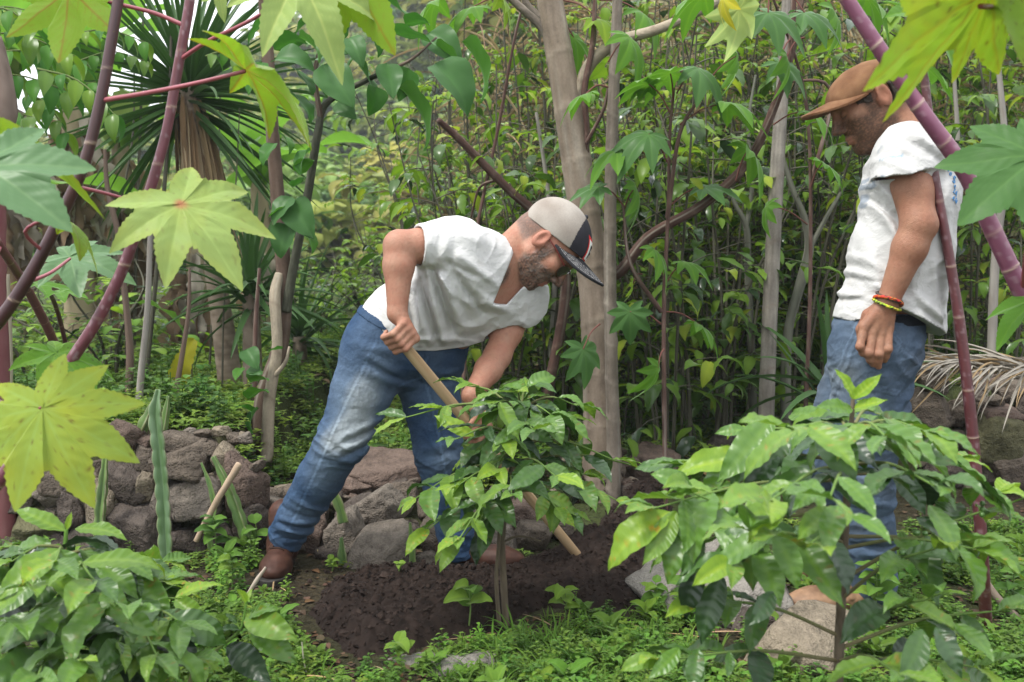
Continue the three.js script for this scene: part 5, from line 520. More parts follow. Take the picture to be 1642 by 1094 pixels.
  { const dk = ringBark([0.05, 0.05, 0.038], [0.16, 0.165, 0.13], 0.3, [0.1, 0.1, 0.08], 12); const [g, b] = pole('dark lichened trunk forking left of the standing man', [[1262, 690], [1260, 600], [1266, 520], [1285, 450], [1298, 395], [1290, 350], [1270, 300], [1255, 250]], [0.03, 0.026, 0.024, 0.026, 0.024, 0.018, 0.014, 0.01], 5.0, dk); part('branch', tube(local(b, [P(1298, 400, 5.0), P(1330, 340, 5.0), P(1360, 290, 5.1)]), [0.014, 0.01, 0.007], { sides: 8, ...dk }), MAT.bark, g);
    const [g2, b2] = pole('thin dark forked trunk between the dark branch and the pale trunk', [[1210, 680], [1205, 560], [1200, 450], [1196, 360], [1180, 330], [1170, 300]], [0.022, 0.02, 0.018, 0.016, 0.012, 0.008], 5.2, dk); part('branch', tube(local(b2, [P(1196, 370, 5.2), P(1206, 300, 5.2), P(1200, 200, 5.2), P(1212, 120, 5.2)]), [0.014, 0.012, 0.009, 0.006], { sides: 8, ...dk }), MAT.bark, g2); }
  pole('slender grey pole left of the palm trunk', [[222, 660], [226, 600], [236, 500], [240, 400], [242, 330]], [0.018, 0.016, 0.014, 0.012, 0.01], 4.6); pole('brown pole rising behind the pink-red stem', [[206, 650], [208, 560], [200, 470], [190, 380], [172, 300], [168, 240]], [0.02, 0.018, 0.015, 0.014, 0.012, 0.008], 4.8, BROWN); pole('reddish pole beside the sword-leaved rosette', [[408, 620], [410, 520], [416, 430]], [0.014, 0.012, 0.008], 4.7, TWIG); pole('slanting brown sucker near the yellow banana leaf', [[276, 660], [290, 580], [302, 500], [304, 430]], [0.014, 0.012, 0.01, 0.006], 4.6, BROWN); pole('pale pole at the left edge behind the stems', [[8, 640], [10, 560], [6, 440]], [0.028, 0.026, 0.024], 4.4, PALE); pole('slanting bare pole right of the palm trunk, half hidden', [[880, 700], [884, 560], [890, 420], [878, 300], [860, 180]], [0.016, 0.014, 0.013, 0.011, 0.008], 5.1); pole('greenish pole rising behind the shoulder of the standing man', [[1590, 600], [1596, 420], [1612, 260], [1600, 90]], [0.024, 0.022, 0.018, 0.012], 5.0); pole('slim pole in the thicket near the right edge', [[1540, 600], [1528, 420], [1536, 240], [1530, 120]], [0.018, 0.016, 0.013, 0.01], 5.4);
  // dry straw and dead stalks hanging in the thicket
  { seed(71); const N = 4200, im = shadows(new THREE.InstancedMesh(SWORD[2], leafMat(0.36, 0.28, 0.17, { trans: 0.25, coat: 0 }), N)), m = new THREE.Matrix4(); for (let i = 0; i < N; i++) { const d = R(6.0, 11), p = P(R(740, 1700), 547, d), y = G(p.x, p.z) + R(0.1, 2.8), L = R(0.25, 0.8); m.compose(V(p.x, y, p.z), leafBasis(V(R(-1, 1), R(-1, 0.6), R(-1, 1)), UP), V(L, L, L * 0.32)); im.setMatrixAt(i, m); const k = R(0.5, 1.4); im.setColorAt(i, lin(k, k * R(0.9, 1), k * R(0.8, 1))); } im.name = 'dry_undergrowth'; im.userData = { label: 'tangle of dry straw-coloured stalks deep in the thicket', category: 'undergrowth', kind: 'stuff' }; scene.add(im); }
  // far wooded hillside
  { seed(72); const crown = shrubProto(290, { h: 1.0, stems: 4, twigs: 10, leaves: 7, lean: 0.6, low: 0.0, size: 2.2, mats: [LM.thick[1]] }).children.filter(c => c.name === 'leaves').map(c => c.geometry)[0]; const N = 2400, im = shadows(new THREE.InstancedMesh(crown, leafMat(0.13, 0.21, 0.045, { trans: 0.45, coat: 0.05 }), N)), m = new THREE.Matrix4(); for (let i = 0; i < N; i++) { const d = 22 + 115 * Math.pow(rnd(), 0.75), x = R(-0.75, 0.6) * d, s = R(1.2, 3.4) * (0.6 + d / 130); m.compose(V(x, G(x, -d) - 0.1 * s, -d), new THREE.Quaternion().setFromAxisAngle(UP, R(0, 6.28)), V(s * 1.3, s * R(0.7, 1.1), s * 1.3)); im.setMatrixAt(i, m); const k = R(0.5, 1.5); im.setColorAt(i, lin(k * R(0.7, 1.7), k, k * R(0.6, 1.2))); } im.name = 'hillside_woodland'; im.userData = { label: 'hazy green woodland covering the far hillside', category: 'woodland', kind: 'stuff' }; scene.add(im); }
}
// ------------------------------------------------------------------ signed distance modelling for people
const smin = (a, b, k) => { const h = Math.max(k - Math.abs(a - b), 0) / k; return Math.min(a, b) - h * h * k * 0.25; };
const smax = (a, b, k) => -smin(-a, -b, k);
function caps(x, y, z, c) {                                           // tapered capsule [ax,ay,az,ra,bx,by,bz,rb]
  const bx = c[4] - c[0], by = c[5] - c[1], bz = c[6] - c[2], px = x - c[0], py = y - c[1], pz = z - c[2], L = bx * bx + by * by + bz * bz;
  const t = L > 0 ? clamp((px * bx + py * by + pz * bz) / L) : 0, dx = px - bx * t, dy = py - by * t, dz = pz - bz * t;
  return Math.sqrt(dx * dx + dy * dy + dz * dz) - (c[3] + (c[7] - c[3]) * t);
}
const cap = (a, ra, b, rb) => [a.x, a.y, a.z, ra, b.x, b.y, b.z, rb];
const ell = (x, y, z, cx, cy, cz, rx, ry, rz) => { const a = (x - cx) / rx, b = (y - cy) / ry, c = (z - cz) / rz, k0 = Math.sqrt(a * a + b * b + c * c), k1 = Math.sqrt(a * a / (rx * rx) + b * b / (ry * ry) + c * c / (rz * rz)); return k1 > 1e-9 ? k0 * (k0 - 1) / k1 : -Math.min(rx, ry, rz); };
function union(list, k) { return (x, y, z) => { let d = 9; for (let i = 0; i < list.length; i++) { const e = caps(x, y, z, list[i]); d = e - d > k ? d : d - e > k ? e : smin(d, e, k); } return d; }; }
// naive surface nets over a box, skipping empty blocks
function nets(f, lo, hi, h, color) {
  const nx = Math.ceil((hi.x - lo.x) / h) + 1, ny = Math.ceil((hi.y - lo.y) / h) + 1, nz = Math.ceil((hi.z - lo.z) / h) + 1, B = 6;
  const val = new Float32Array(nx * ny * nz).fill(1), id = (i, j, k) => i + nx * (j + ny * k);
  for (let k0 = 0; k0 < nz; k0 += B) for (let j0 = 0; j0 < ny; j0 += B) for (let i0 = 0; i0 < nx; i0 += B) {
    const c = f(lo.x + (i0 + B / 2) * h, lo.y + (j0 + B / 2) * h, lo.z + (k0 + B / 2) * h);
    if (c > B * h * 1.5) continue;
    const deep = c < -B * h * 1.6, k1 = Math.min(nz, k0 + B), j1 = Math.min(ny, j0 + B), i1 = Math.min(nx, i0 + B);
    for (let k = k0; k < k1; k++) for (let j = j0; j < j1; j++) for (let i = i0; i < i1; i++)
      val[id(i, j, k)] = deep ? -1 : (i === 0 || j === 0 || k === 0 || i === nx - 1 || j === ny - 1 || k === nz - 1) ? Math.max(1e-5, f(lo.x + i * h, lo.y + j * h, lo.z + k * h)) : f(lo.x + i * h, lo.y + j * h, lo.z + k * h);
  }
  const vid = new Int32Array(nx * ny * nz).fill(-1), pos = [], idx = [];
  const C = [[0, 0, 0], [1, 0, 0], [0, 1, 0], [1, 1, 0], [0, 0, 1], [1, 0, 1], [0, 1, 1], [1, 1, 1]], E = [[0, 1], [0, 2], [0, 4], [1, 3], [1, 5], [2, 3], [2, 6], [3, 7], [4, 5], [4, 6], [5, 7], [6, 7]];
  const off = C.map(c => id(...c)), v = new Float64Array(8);
  for (let k = 0; k < nz - 1; k++) for (let j = 0; j < ny - 1; j++) for (let i = 0; i < nx - 1; i++) {
    const b = id(i, j, k); let m = 0; for (let q = 0; q < 8; q++) { v[q] = val[b + off[q]]; if (v[q] < 0) m |= 1 << q; }
    if (m === 0 || m === 255) continue;
    let x = 0, y = 0, z = 0, n = 0;
    for (const [p, q] of E) if ((v[p] < 0) !== (v[q] < 0)) { const t = v[p] / (v[p] - v[q]); x += mix(C[p][0], C[q][0], t); y += mix(C[p][1], C[q][1], t); z += mix(C[p][2], C[q][2], t); n++; }
    vid[b] = pos.length / 3; pos.push(lo.x + (i + x / n) * h, lo.y + (j + y / n) * h, lo.z + (k + z / n) * h);
  }
  const quad = (a, b, c, d, flip) => { if (a < 0 || b < 0 || c < 0 || d < 0) return; flip ? idx.push(a, c, b, a, d, c) : idx.push(a, b, c, a, c, d); };
  for (let k = 1; k < nz - 1; k++) for (let j = 1; j < ny - 1; j++) for (let i = 1; i < nx - 1; i++) {
    const b = id(i, j, k), s = val[b] < 0;
    if (s !== (val[b + 1] < 0)) quad(vid[id(i, j - 1, k - 1)], vid[id(i, j, k - 1)], vid[b], vid[id(i, j - 1, k)], !s);
    if (s !== (val[b + nx] < 0)) quad(vid[id(i - 1, j, k - 1)], vid[id(i - 1, j, k)], vid[b], vid[id(i, j, k - 1)], !s);
    if (s !== (val[b + nx * ny] < 0)) quad(vid[id(i - 1, j - 1, k)], vid[id(i, j - 1, k)], vid[b], vid[id(i - 1, j, k)], !s);
  }
  const N = pos.length / 3, nor = new Float32Array(N * 3), col = color ? new Float32Array(N * 3) : null, e = h * 0.6;
  for (let i = 0; i < N; i++) {
    const x = pos[i * 3], y = pos[i * 3 + 1], z = pos[i * 3 + 2];
    let a = f(x + e, y, z) - f(x - e, y, z), b = f(x, y + e, z) - f(x, y - e, z), c = f(x, y, z + e) - f(x, y, z - e); const l = Math.hypot(a, b, c) || 1; a /= l; b /= l; c /= l;
    nor[i * 3] = a; nor[i * 3 + 1] = b; nor[i * 3 + 2] = c;
    if (col) { const q = color(x, y, z, a, b, c); col[i * 3] = q[0]; col[i * 3 + 1] = q[1]; col[i * 3 + 2] = q[2]; }
  }
  let w = 0; for (let t = 0; t < idx.length; t += 33) { const q = t - t % 3, A = idx[q] * 3, B = idx[q + 1] * 3, D = idx[q + 2] * 3, ux = pos[B] - pos[A], uy = pos[B + 1] - pos[A + 1], uz = pos[B + 2] - pos[A + 2], vx = pos[D] - pos[A], vy = pos[D + 1] - pos[A + 1], vz = pos[D + 2] - pos[A + 2]; w += Math.sign((uy * vz - uz * vy) * nor[A] + (uz * vx - ux * vz) * nor[A + 1] + (ux * vy - uy * vx) * nor[A + 2]); }
  if (w < 0) for (let t = 0; t < idx.length; t += 3) { const q = idx[t + 1]; idx[t + 1] = idx[t + 2]; idx[t + 2] = q; }
  return geom(pos, idx, { normal: nor, color: col });
}
const shift = (g, b) => boxUV(g.translate(-b.x, -b.y, -b.z), 1);
const ridge = (x, y, z) => { const n = 1 - Math.abs(noise(x, y, z)) * 1.6; return n > 0 ? n * n * n : 0; };
// a frame: origin plus axes (right, up, forward)
function frame(o, fwd, up) { const z = fwd.clone().normalize(), x = up.clone().cross(z).normalize(), y = z.clone().cross(x); return { o, x, y, z, to: (px, py, pz) => { const a = px - o.x, b = py - o.y, c = pz - o.z; return [a * x.x + b * x.y + c * x.z, a * y.x + b * y.y + c * y.z, a * z.x + b * z.y + c * z.z]; }, at: (a, b, c) => V(o.x + x.x * a + y.x * b + z.x * c, o.y + x.y * a + y.y * b + z.y * c, o.z + x.z * a + y.z * b + z.z * c) }; }
// the head in its own axes (x to its left, y up, z to the front)
function headField(x, y, z, o) {
  const ax = Math.abs(x);
  let d = o && o.flat ? ell(x, y, z, 0, 0.026, -0.010, 0.075, 0.064, 0.093) : ell(x, y, z, 0, 0.034, -0.012, 0.076, 0.082, 0.098);
  d = smin(d, ell(ax, y, z, 0, -0.038, 0.028, 0.059, 0.076, 0.064), 0.04);
  d = smin(d, caps(ax, y, z, [0.05, -0.052, -0.004, 0.018, 0.014, -0.1, 0.062, 0.018]), 0.03);
  d = smin(d, ell(x, y, z, 0, -0.1, 0.066, 0.022, 0.018, 0.02), 0.02);
  d = smin(d, caps(ax, y, z, [0, 0.026, 0.083, 0.011, 0.036, 0.022, 0.07, 0.011]), 0.018);
  d = smin(d, ell(ax, y, z, 0.043, -0.014, 0.062, 0.022, 0.018, 0.02), 0.025);
  d = smax(d, -ell(ax, y, z, 0.031, 0.004, 0.102, 0.018, 0.013, 0.02), 0.014);
  d = smin(d, ell(ax, y, z, 0.031, 0.002, 0.077, 0.0145, 0.0125, 0.0125), 0.004);
  d = smin(d, caps(ax, y, z, [0, 0.014, 0.087, 0.0085, 0, -0.028, 0.111, 0.011]), 0.014);
  d = smin(d, ell(ax, y, z, 0.0115, -0.034, 0.099, 0.0085, 0.0075, 0.0105), 0.008);
  d = smin(d, caps(ax, y, z, [0, -0.059, 0.093, 0.006, 0.02, -0.063, 0.082, 0.004]), 0.009);
  d = smin(d, caps(ax, y, z, [0, -0.071, 0.0905, 0.007, 0.017, -0.069, 0.082, 0.004]), 0.008);
  d = smax(d, -caps(ax, y, z, [0, -0.0652, 0.101, 0.0025, 0.022, -0.0665, 0.09, 0.0015]), 0.004);
  // ears
  let e = ell(ax, y, z, 0.0795, -0.003, -0.014, 0.0085, 0.031, 0.018);
  e = smax(e, -ell(ax, y, z, 0.091, 0.002, -0.0115, 0.0095, 0.0205, 0.0105), 0.006);
  e = smin(e, caps(ax, y, z, [0.074, -0.008, 0.002, 0.005, 0.072, -0.02, 0.0, 0.006]), 0.008);
  d = smin(d, e, 0.008);
  if (o && o.beard) { const b = o.beard(x, y, z); d -= b * (0.0022 + 0.0016 * noise(x * 190, y * 190, z * 190)); }
  return d;
}
function bump(x, y, list) { let s = 0; for (let i = 0; i < list.length; i++) { const q = list[i], bx = q[2] - q[0], by = q[3] - q[1], px = x - q[0], py = y - q[1], t = clamp((px * bx + py * by) / (bx * bx + by * by)), dx = px - bx * t, dy = py - by * t, r = (dx * dx + dy * dy) / (q[4] * q[4]); if (r < 9) s += q[5] * Math.exp(-r) * (0.35 + 0.65 * Math.sin(Math.PI * (0.12 + 0.76 * t))); } return s; }
// creases given in photo pixels at depth d: [x0,y0,x1,y1,width px,height mm]
const creases = (d, list) => list.map(([a, b, c, e, w, h]) => { const p = P(a, b, d), q = P(c, e, d); return [p.x, p.y, q.x, q.y, w * d / F, h * 0.001]; });
// signed distance (in x, y) to the side of a polyline given in photo pixels at depth d: positive on its left when walking along it
function sideOf(d, list) {
  const q = list.map(([a, b]) => P(a, b, d));
  return (x, y) => { let best = 9, s = 1; for (let i = 0; i < q.length - 1; i++) { const a = q[i], b = q[i + 1], bx = b.x - a.x, by = b.y - a.y, px = x - a.x, py = y - a.y, t = clamp((px * bx + py * by) / (bx * bx + by * by), i === 0 ? -9 : 0, i === q.length - 2 ? 9 : 1), dx = px - bx * t, dy = py - by * t, l = Math.hypot(dx, dy); if (l < best) { best = l; s = bx * py - by * px > 0 ? 1 : -1; } } return best * s; };
}
function grip(axisPt, axisDir, toWrist, facing, wrist, R0, side) {
  // a fist closed round a shaft: knuckles on the facing side, fingers curling under, thumb over the other way
  const z = axisDir.clone().normalize(), y = toWrist.clone().addScaledVector(z, -toWrist.dot(z)).normalize(), x = facing.clone().addScaledVector(z, -facing.dot(z)).addScaledVector(y, -facing.dot(y)).normalize();
  const at = (ang, r, s) => axisPt.clone().addScaledVector(y, Math.cos(ang) * r).addScaledVector(x, Math.sin(ang) * r).addScaledVector(z, s), L = [];
  const W = wrist;
  for (let i = 0; i < 4; i++) {
    const s = (i - 1.5) * 0.0205, rr = 1 - 0.09 * Math.abs(i - 1.3), K = at(0.75, R0 + 0.026, s), A = at(1.9, R0 + 0.021, s * 0.98), B = at(3.3, R0 + 0.0125, s * 0.96), T = at(4.4, R0 + 0.010, s * 0.95);
    L.push(cap(W, 0.024, K, 0.0155 * rr), cap(K, 0.0125 * rr, A, 0.0105 * rr), cap(A, 0.0105 * rr, B, 0.0095 * rr), cap(B, 0.0095 * rr, T, 0.008 * rr));
  }
  const M = at(-0.2, R0 + 0.022, side * 0.036), N = at(-1.35, R0 + 0.013, side * 0.046), O = at(-2.4, R0 + 0.011, side * 0.036);
  L.push(cap(W, 0.02, M, 0.0155), cap(M, 0.014, N, 0.0115), cap(N, 0.0115, O, 0.009));
  return union(L, 0.009);
}
const clothBump = tex(512, (u, v) => { const a = tiled(u, v, 7, 4, 3), b = tiled(u + 0.2 * a, v, 16, 3, 6); return 0.5 + 0.35 * (1 - Math.abs(a) * 3.2) * 0.6 + b * 0.35; }, false), weave = tex(512, (u, v) => 0.5 + 0.18 * Math.sin((u + v) * 2 * Math.PI * 90) + tiled(u, v, 26, 4, 2) * 0.55 + 0.25 * (1 - Math.abs(tiled(u, v * 0.5, 9, 3, 8)) * 4), false), poreBump = tex(512, (u, v) => 0.5 + tiled(u, v, 60, 3, 1) * 0.5 + tiled(u, v, 18, 3, 4) * 0.35, false);
clothBump.repeat.set(4, 4); weave.repeat.set(4, 4); poreBump.repeat.set(7, 7);
MAT.skin = new THREE.MeshPhysicalMaterial({ vertexColors: true, roughness: 0.5, specularIntensity: 0.55, bumpMap: poreBump, bumpScale: 0.0016 });
MAT.cotton = std({ vertexColors: true, roughness: 0.95, specularIntensity: 0.2, bumpMap: clothBump, bumpScale: 0.0035 });
MAT.denim = std({ vertexColors: true, roughness: 0.92, specularIntensity: 0.2, bumpMap: weave, bumpScale: 0.003 });
MAT.leather = std({ vertexColors: true, roughness: 0.5 });
MAT.cap = std({ vertexColors: true, roughness: 0.9 });
const skinTone = (base, red, k) => (x, y, z) => { const a = fbm(x * 22, y * 22, z * 22, 3), b = noise(x * 90, y * 90, z * 90); const c = mix3(base, red, clamp(k + a * 0.8 + b * 0.3)), f = 1 + 0.10 * noise(x * 160 + 9, y * 160, z * 160) - 0.22 * Math.max(0, noise(x * 240, y * 70, z * 240)) - 0.12 * Math.max(0, fbm(x * 9, y * 9, z * 9 + 5, 2)); return [c[0] * f, c[1] * f, c[2] * f]; };
const boxOf = (pts, m) => { const lo = V(9, 9, 9), hi = V(-9, -9, -9); pts.forEach(p => { lo.min(p); hi.max(p); }); return [lo.subScalar(m), hi.addScalar(m)]; };
function boot(heel, toe, up, o) {                                      // boot in its own frame: z to the toe, y up; origin under the heel
  const fr = frame(heel, toe.clone().sub(heel), up), L = toe.distanceTo(heel), s = L / 0.3;
  const upper = (x, y, z) => {
    x /= s; y /= s; z /= s;
    let d = ell(x, y, z, 0, 0.052, 0.035, 0.037, 0.05, 0.06);
    d = smin(d, caps(x, y, z, [0, 0.05, 0.05, 0.042, 0.004, 0.036, 0.2, 0.039]), 0.04);
    d = smin(d, ell(x, y, z, 0.004, 0.036, 0.215, 0.049, 0.037, 0.075), 0.03);
    if (o.shaft) d = smin(d, caps(x, y, z, [0, 0.06, 0.045, 0.045, 0, 0.16, 0.03, 0.048]), 0.03); else d = smin(d, caps(x, y, z, [0, 0.06, 0.05, 0.036, 0, 0.1, 0.04, 0.036]), 0.03);
    d = smax(d, -y + 0.018, 0.008);
    d += 0.0015 * noise(x * 60, y * 60, z * 30) + (z > 0.09 && z < 0.16 && y > 0.05 ? 0.003 * Math.sin(z * 160) * sstep(0.09, 0.11, z) * sstep(0.16, 0.14, z) : 0) ;
    return d * s;
  };
  const outline = (x, z) => { const w = z < 0.09 ? 0.04 : z < 0.2 ? mix(0.038, 0.05, sstep(0.09, 0.2, z)) : 0.05; const e = z > 0.22 ? Math.hypot(x / 1.02, (z - 0.22) * 0.62) - 0.051 : z < 0.02 ? Math.hypot(x, z - 0.02) - 0.04 : Math.abs(x) - w; return e; };
  const sole = (x, y, z) => { x /= s; y /= s; z /= s; let d = smax(outline(x, z), Math.abs(y - 0.011) - 0.0115, 0.004); d = smax(d, -caps(x, y, z, [-0.1, -0.008, 0.1, 0.014, 0.1, -0.008, 0.1, 0.014]), 0.004); return d * s; };
  const f = (X, Y, Z) => upper(...fr.to(X, Y, Z)), g = (X, Y, Z) => sole(...fr.to(X, Y, Z));
  const pts = [fr.at(-0.07 * s, -0.01, -0.05 * s), fr.at(0.07 * s, -0.01, 0.31 * s), fr.at(0.07 * s, 0.2 * s, -0.05 * s), fr.at(-0.07 * s, 0.2 * s, 0.31 * s), fr.at(-0.07 * s, -0.01, 0.31 * s), fr.at(0.07 * s, -0.01, -0.05 * s)];
  return { f, g, fr, s, box: boxOf(pts, 0.01) };
}
// ------------------------------------------------------------------ hoe (its shaft is what the bent man holds)
const HOE = { a: P(633, 536, 2.985), b: P(938, 905, 3.3) };
HOE.dir = HOE.b.clone().sub(HOE.a).normalize();
const onHoe = py => { const t = (py - 536) / (905 - 536); return HOE.a.clone().lerp(HOE.b, t); };
const denimTone = (x, y, z, wear, extra = 0, dull = 0) => {
  const n = fbm(x * 30, y * 30, z * 30, 3), s = noise(x * 260, y * 120, z * 260), m = fbm(x * 7, y * 7, z * 7, 2);
  let c = mix3([0.030, 0.060, 0.118], [0.150, 0.205, 0.275], clamp(wear + m * 0.45));
  c = mix3(c, [0.31, 0.34, 0.35], clamp((wear - 0.55) * 1.6 + n * 0.25, 0, 0.75));
  if (dull) c = mix3(c, [0.085, 0.11, 0.14], dull);
  const k = 1 + n * 0.3 + s * 0.16 + extra; return [c[0] * k, c[1] * k, c[2] * k];
};
MAT.darkCloth = std({ color: lin(0.03, 0.03, 0.035) }); MAT.frameRed = std({ color: lin(0.12, 0.025, 0.02), roughness: 0.35 });
MAT.lens = new THREE.MeshPhysicalMaterial({ color: lin(0.012, 0.011, 0.012), roughness: 0.12, clearcoat: 1, clearcoatRoughness: 0.05 });
const MATlace = std({ color: lin(0.035, 0.02, 0.015) });
let MAN2;
// ------------------------------------------------------------------ the bent man
{
  const base = P(600, 925, 3.28); base.y = 0;
  const man = thing('person', 'man in grey and black cap and white shirt bending over a hoe handle', 'person', null, base);
  const rSh = P(728, 396, 3.12), lSh = P(836, 476, 3.36), rEl = P(640, 394, 3.03), rWr = P(637, 503, 2.99), lEl = P(797, 572, 3.24), lWr = P(756, 634, 3.09);
  const neck = P(812, 416, 3.25), rHip = P(606, 562, 3.26), lHip = P(684, 588, 3.42), rKn = P(548, 706, 3.22), lKn = P(704, 728, 3.34), rAn = P(452, 872, 3.40), lAn = P(738, 895, 3.36);
  const S = 1.14, hc = P(877, 391, 3.225), fr = frame(hc, V(0.51, -0.85, 0.10), V(0.86, 0.51, 0.06));
  const beardZone = (x, y, z) => { const ax = Math.abs(x); const jaw = sstep(-0.036, -0.058, y - 0.38 * (z - 0.02)) * sstep(-0.014, 0.008, z) * sstep(-0.125, -0.112, y - 0.55 * Math.min(0, z - 0.05) * -1); const mous = sstep(0.03, 0.012, ax) * sstep(-0.062, -0.05, y) * sstep(-0.042, -0.048, y) * sstep(0.07, 0.09, z) * sstep(0.107, 0.102, z); const lip = sstep(0.026, 0.016, ax) * sstep(-0.083, -0.076, y) * sstep(-0.05, -0.058, y) * sstep(0.07, 0.085, z); const side = sstep(0.05, 0.062, ax) * sstep(0.03, 0.0, y) * sstep(0.0, 0.012, z) * sstep(0.045, 0.03, z); return clamp(Math.max(jaw * (1 - lip), mous, side)); };
  const head = (x, y, z) => { const q = fr.to(x, y, z); return S * headField(q[0] / S, q[1] / S, q[2] / S, { beard: beardZone }); };
  const neckTop = fr.at(0, -0.055 * S, -0.035 * S);
  const torsoCaps = [cap(rSh, 0.078, lSh, 0.072), cap(P(738, 432, 3.2), 0.122, P(800, 480, 3.32), 0.115), cap(P(690, 478, 3.24), 0.115, P(738, 508, 3.33), 0.105), cap(P(640, 520, 3.27), 0.12, P(694, 548, 3.37), 0.115), cap(P(790, 425, 3.22), 0.07, P(815, 455, 3.3), 0.06)];
  const torso = union(torsoCaps, 0.07);
  const arms = [cap(rSh, 0.062, rEl.clone().lerp(rSh, 0.35), 0.051), cap(rEl.clone().lerp(rSh, 0.35), 0.051, rEl, 0.045), cap(rEl, 0.045, rEl.clone().lerp(rWr, 0.3), 0.045), cap(rEl.clone().lerp(rWr, 0.3), 0.045, rWr, 0.029),
    cap(lSh, 0.06, lEl.clone().lerp(lSh, 0.4), 0.049), cap(lEl.clone().lerp(lSh, 0.4), 0.049, lEl, 0.043), cap(lEl, 0.043, lEl.clone().lerp(lWr, 0.35), 0.043), cap(lEl.clone().lerp(lWr, 0.35), 0.043, lWr, 0.029)];
  const armF = union(arms, 0.02), neckF = union([cap(neckTop, 0.058, neck, 0.066), cap(fr.at(0, -0.02, -0.07), 0.05, neck, 0.062)], 0.02);
  const rGrip = onHoe(541), lGrip = onHoe(676);
  const h1 = grip(rGrip, HOE.dir, rWr.clone().sub(rGrip), V(-0.55, 0.25, 0.8), rWr, 0.019, 1), h2 = grip(lGrip, HOE.dir, lWr.clone().sub(lGrip), V(-0.6, 0.0, 0.8), lWr, 0.019, 1);
  const body = (x, y, z) => { let d = torso(x, y, z) + 0.012; d = smin(d, armF(x, y, z), 0.03); d = smin(d, neckF(x, y, z), 0.035); const hx = x - hc.x, hy = y - hc.y, hz = z - hc.z; if (hx * hx + hy * hy + hz * hz < 0.07) d = smin(d, head(x, y, z), 0.02);
    if (Math.hypot(x - rGrip.x, y - rGrip.y, z - rGrip.z) < 0.16) d = smin(d, h1(x, y, z), 0.012); if (Math.hypot(x - lGrip.x, y - lGrip.y, z - lGrip.z) < 0.16) d = smin(d, h2(x, y, z), 0.012); return d; };
  const tone = skinTone([0.335, 0.180, 0.120], [0.30, 0.118, 0.075], 0.38);
  const skinCol = (x, y, z) => {
    let c = tone(x, y, z); const q = fr.to(x, y, z).map(v => v / S);
    if (Math.hypot(q[0], q[1], q[2]) < 0.19) {
      const b = beardZone(q[0], q[1], q[2]), n = noise(q[0] * 200, q[1] * 200, q[2] * 200), m = fbm(q[0] * 60, q[1] * 60, q[2] * 60, 2);
      const grey = sstep(0.04, -0.01, q[2] - 0.3 * q[1]) ; c = mix3(c, mix3([0.055, 0.04, 0.033], [0.27, 0.235, 0.21], clamp(0.1 + grey * 0.9 + m * 0.9)), clamp(b * (0.78 + n * 0.5)));
      const hair = sstep(0.004, 0.014, -q[2] - 0.028) * sstep(-0.066, -0.045, q[1] + q[2] * 0.15); c = mix3(c, [0.10, 0.072, 0.06], clamp(hair * (0.75 + n * 0.4)));   // cropped hair at the nape
      const lip = Math.abs(q[0]) < 0.02 && q[2] > 0.085 && q[1] < -0.056 && q[1] > -0.08 ? 1 : 0; if (lip) c = mix3(c, [0.36, 0.13, 0.11], 0.7);
      const ear = sstep(0.068, 0.076, Math.abs(q[0])); c = mix3(c, [0.38, 0.145, 0.10], ear * 0.5);
    }
    return c;
  };
  const cutN = fr.at(0, -0.13 * S, -0.06).clone(), nd = hc.clone().sub(neck).normalize();
  const pl = (x, y, z) => (x - cutN.x) * nd.x + (y - cutN.y) * nd.y + (z - cutN.z) * nd.z;
  const far = (x, y, z) => Math.min(Math.hypot(x - rGrip.x, y - rGrip.y, z - rGrip.z) - 0.1155, Math.hypot(x - lGrip.x, y - lGrip.y, z - lGrip.z) - 0.1155);
  const nearHand = g => (x, y, z) => Math.hypot(x - g.x, y - g.y, z - g.z) - 0.1245;
  const nh1 = nearHand(rGrip), nh2 = nearHand(lGrip);
  const [lo, hi] = boxOf([rSh, lSh, rEl, rWr, lEl, lWr, neck, rHip, lHip], 0.16);
  const pieces = [nets((x, y, z) => Math.max(body(x, y, z), pl(x, y, z) - 0.006, -far(x, y, z)), lo, hi, 0.0065, skinCol),
    nets((x, y, z) => Math.max(body(x, y, z), -pl(x, y, z)), hc.clone().subScalar(0.2), hc.clone().addScalar(0.2), 0.0032, skinCol),
    nets((x, y, z) => Math.max(body(x, y, z), nh1(x, y, z)), rGrip.clone().subScalar(0.14), rGrip.clone().addScalar(0.14), 0.0032, skinCol),
    nets((x, y, z) => Math.max(body(x, y, z), nh2(x, y, z)), lGrip.clone().subScalar(0.14), lGrip.clone().addScalar(0.14), 0.0032, skinCol)];
  part('body', shift(mergeGeometries(pieces), base), MAT.skin, man);
  // shirt
  const hem = sideOf(3.28, [[540, 452], [577, 494], [612, 530], [652, 556], [700, 560], [745, 556], [800, 540]]);
  const vneck = [[838, 368], [818, 420], [791, 486], [812, 488], [846, 452], [900, 440], [900, 360]].map(([a, b]) => P(a, b, 3.2));
  const inV = (x, y) => { let s = -1, best = 9; for (let i = 0, j = vneck.length - 1; i < vneck.length; j = i++) { const a = vneck[i], b = vneck[j], bx = b.x - a.x, by = b.y - a.y, px = x - a.x, py = y - a.y, t = clamp((px * bx + py * by) / (bx * bx + by * by)); best = Math.min(best, Math.hypot(px - bx * t, py - by * t)); if ((a.y > y) !== (b.y > y) && x < (b.x - a.x) * (y - a.y) / (b.y - a.y) + a.x) s = -s; } return best * -s; };
  const sl1 = rSh.clone().lerp(rEl, 0.66), sd1 = rEl.clone().sub(rSh).normalize(), sl2 = lSh.clone().lerp(lEl, 0.46), sd2 = lEl.clone().sub(lSh).normalize();
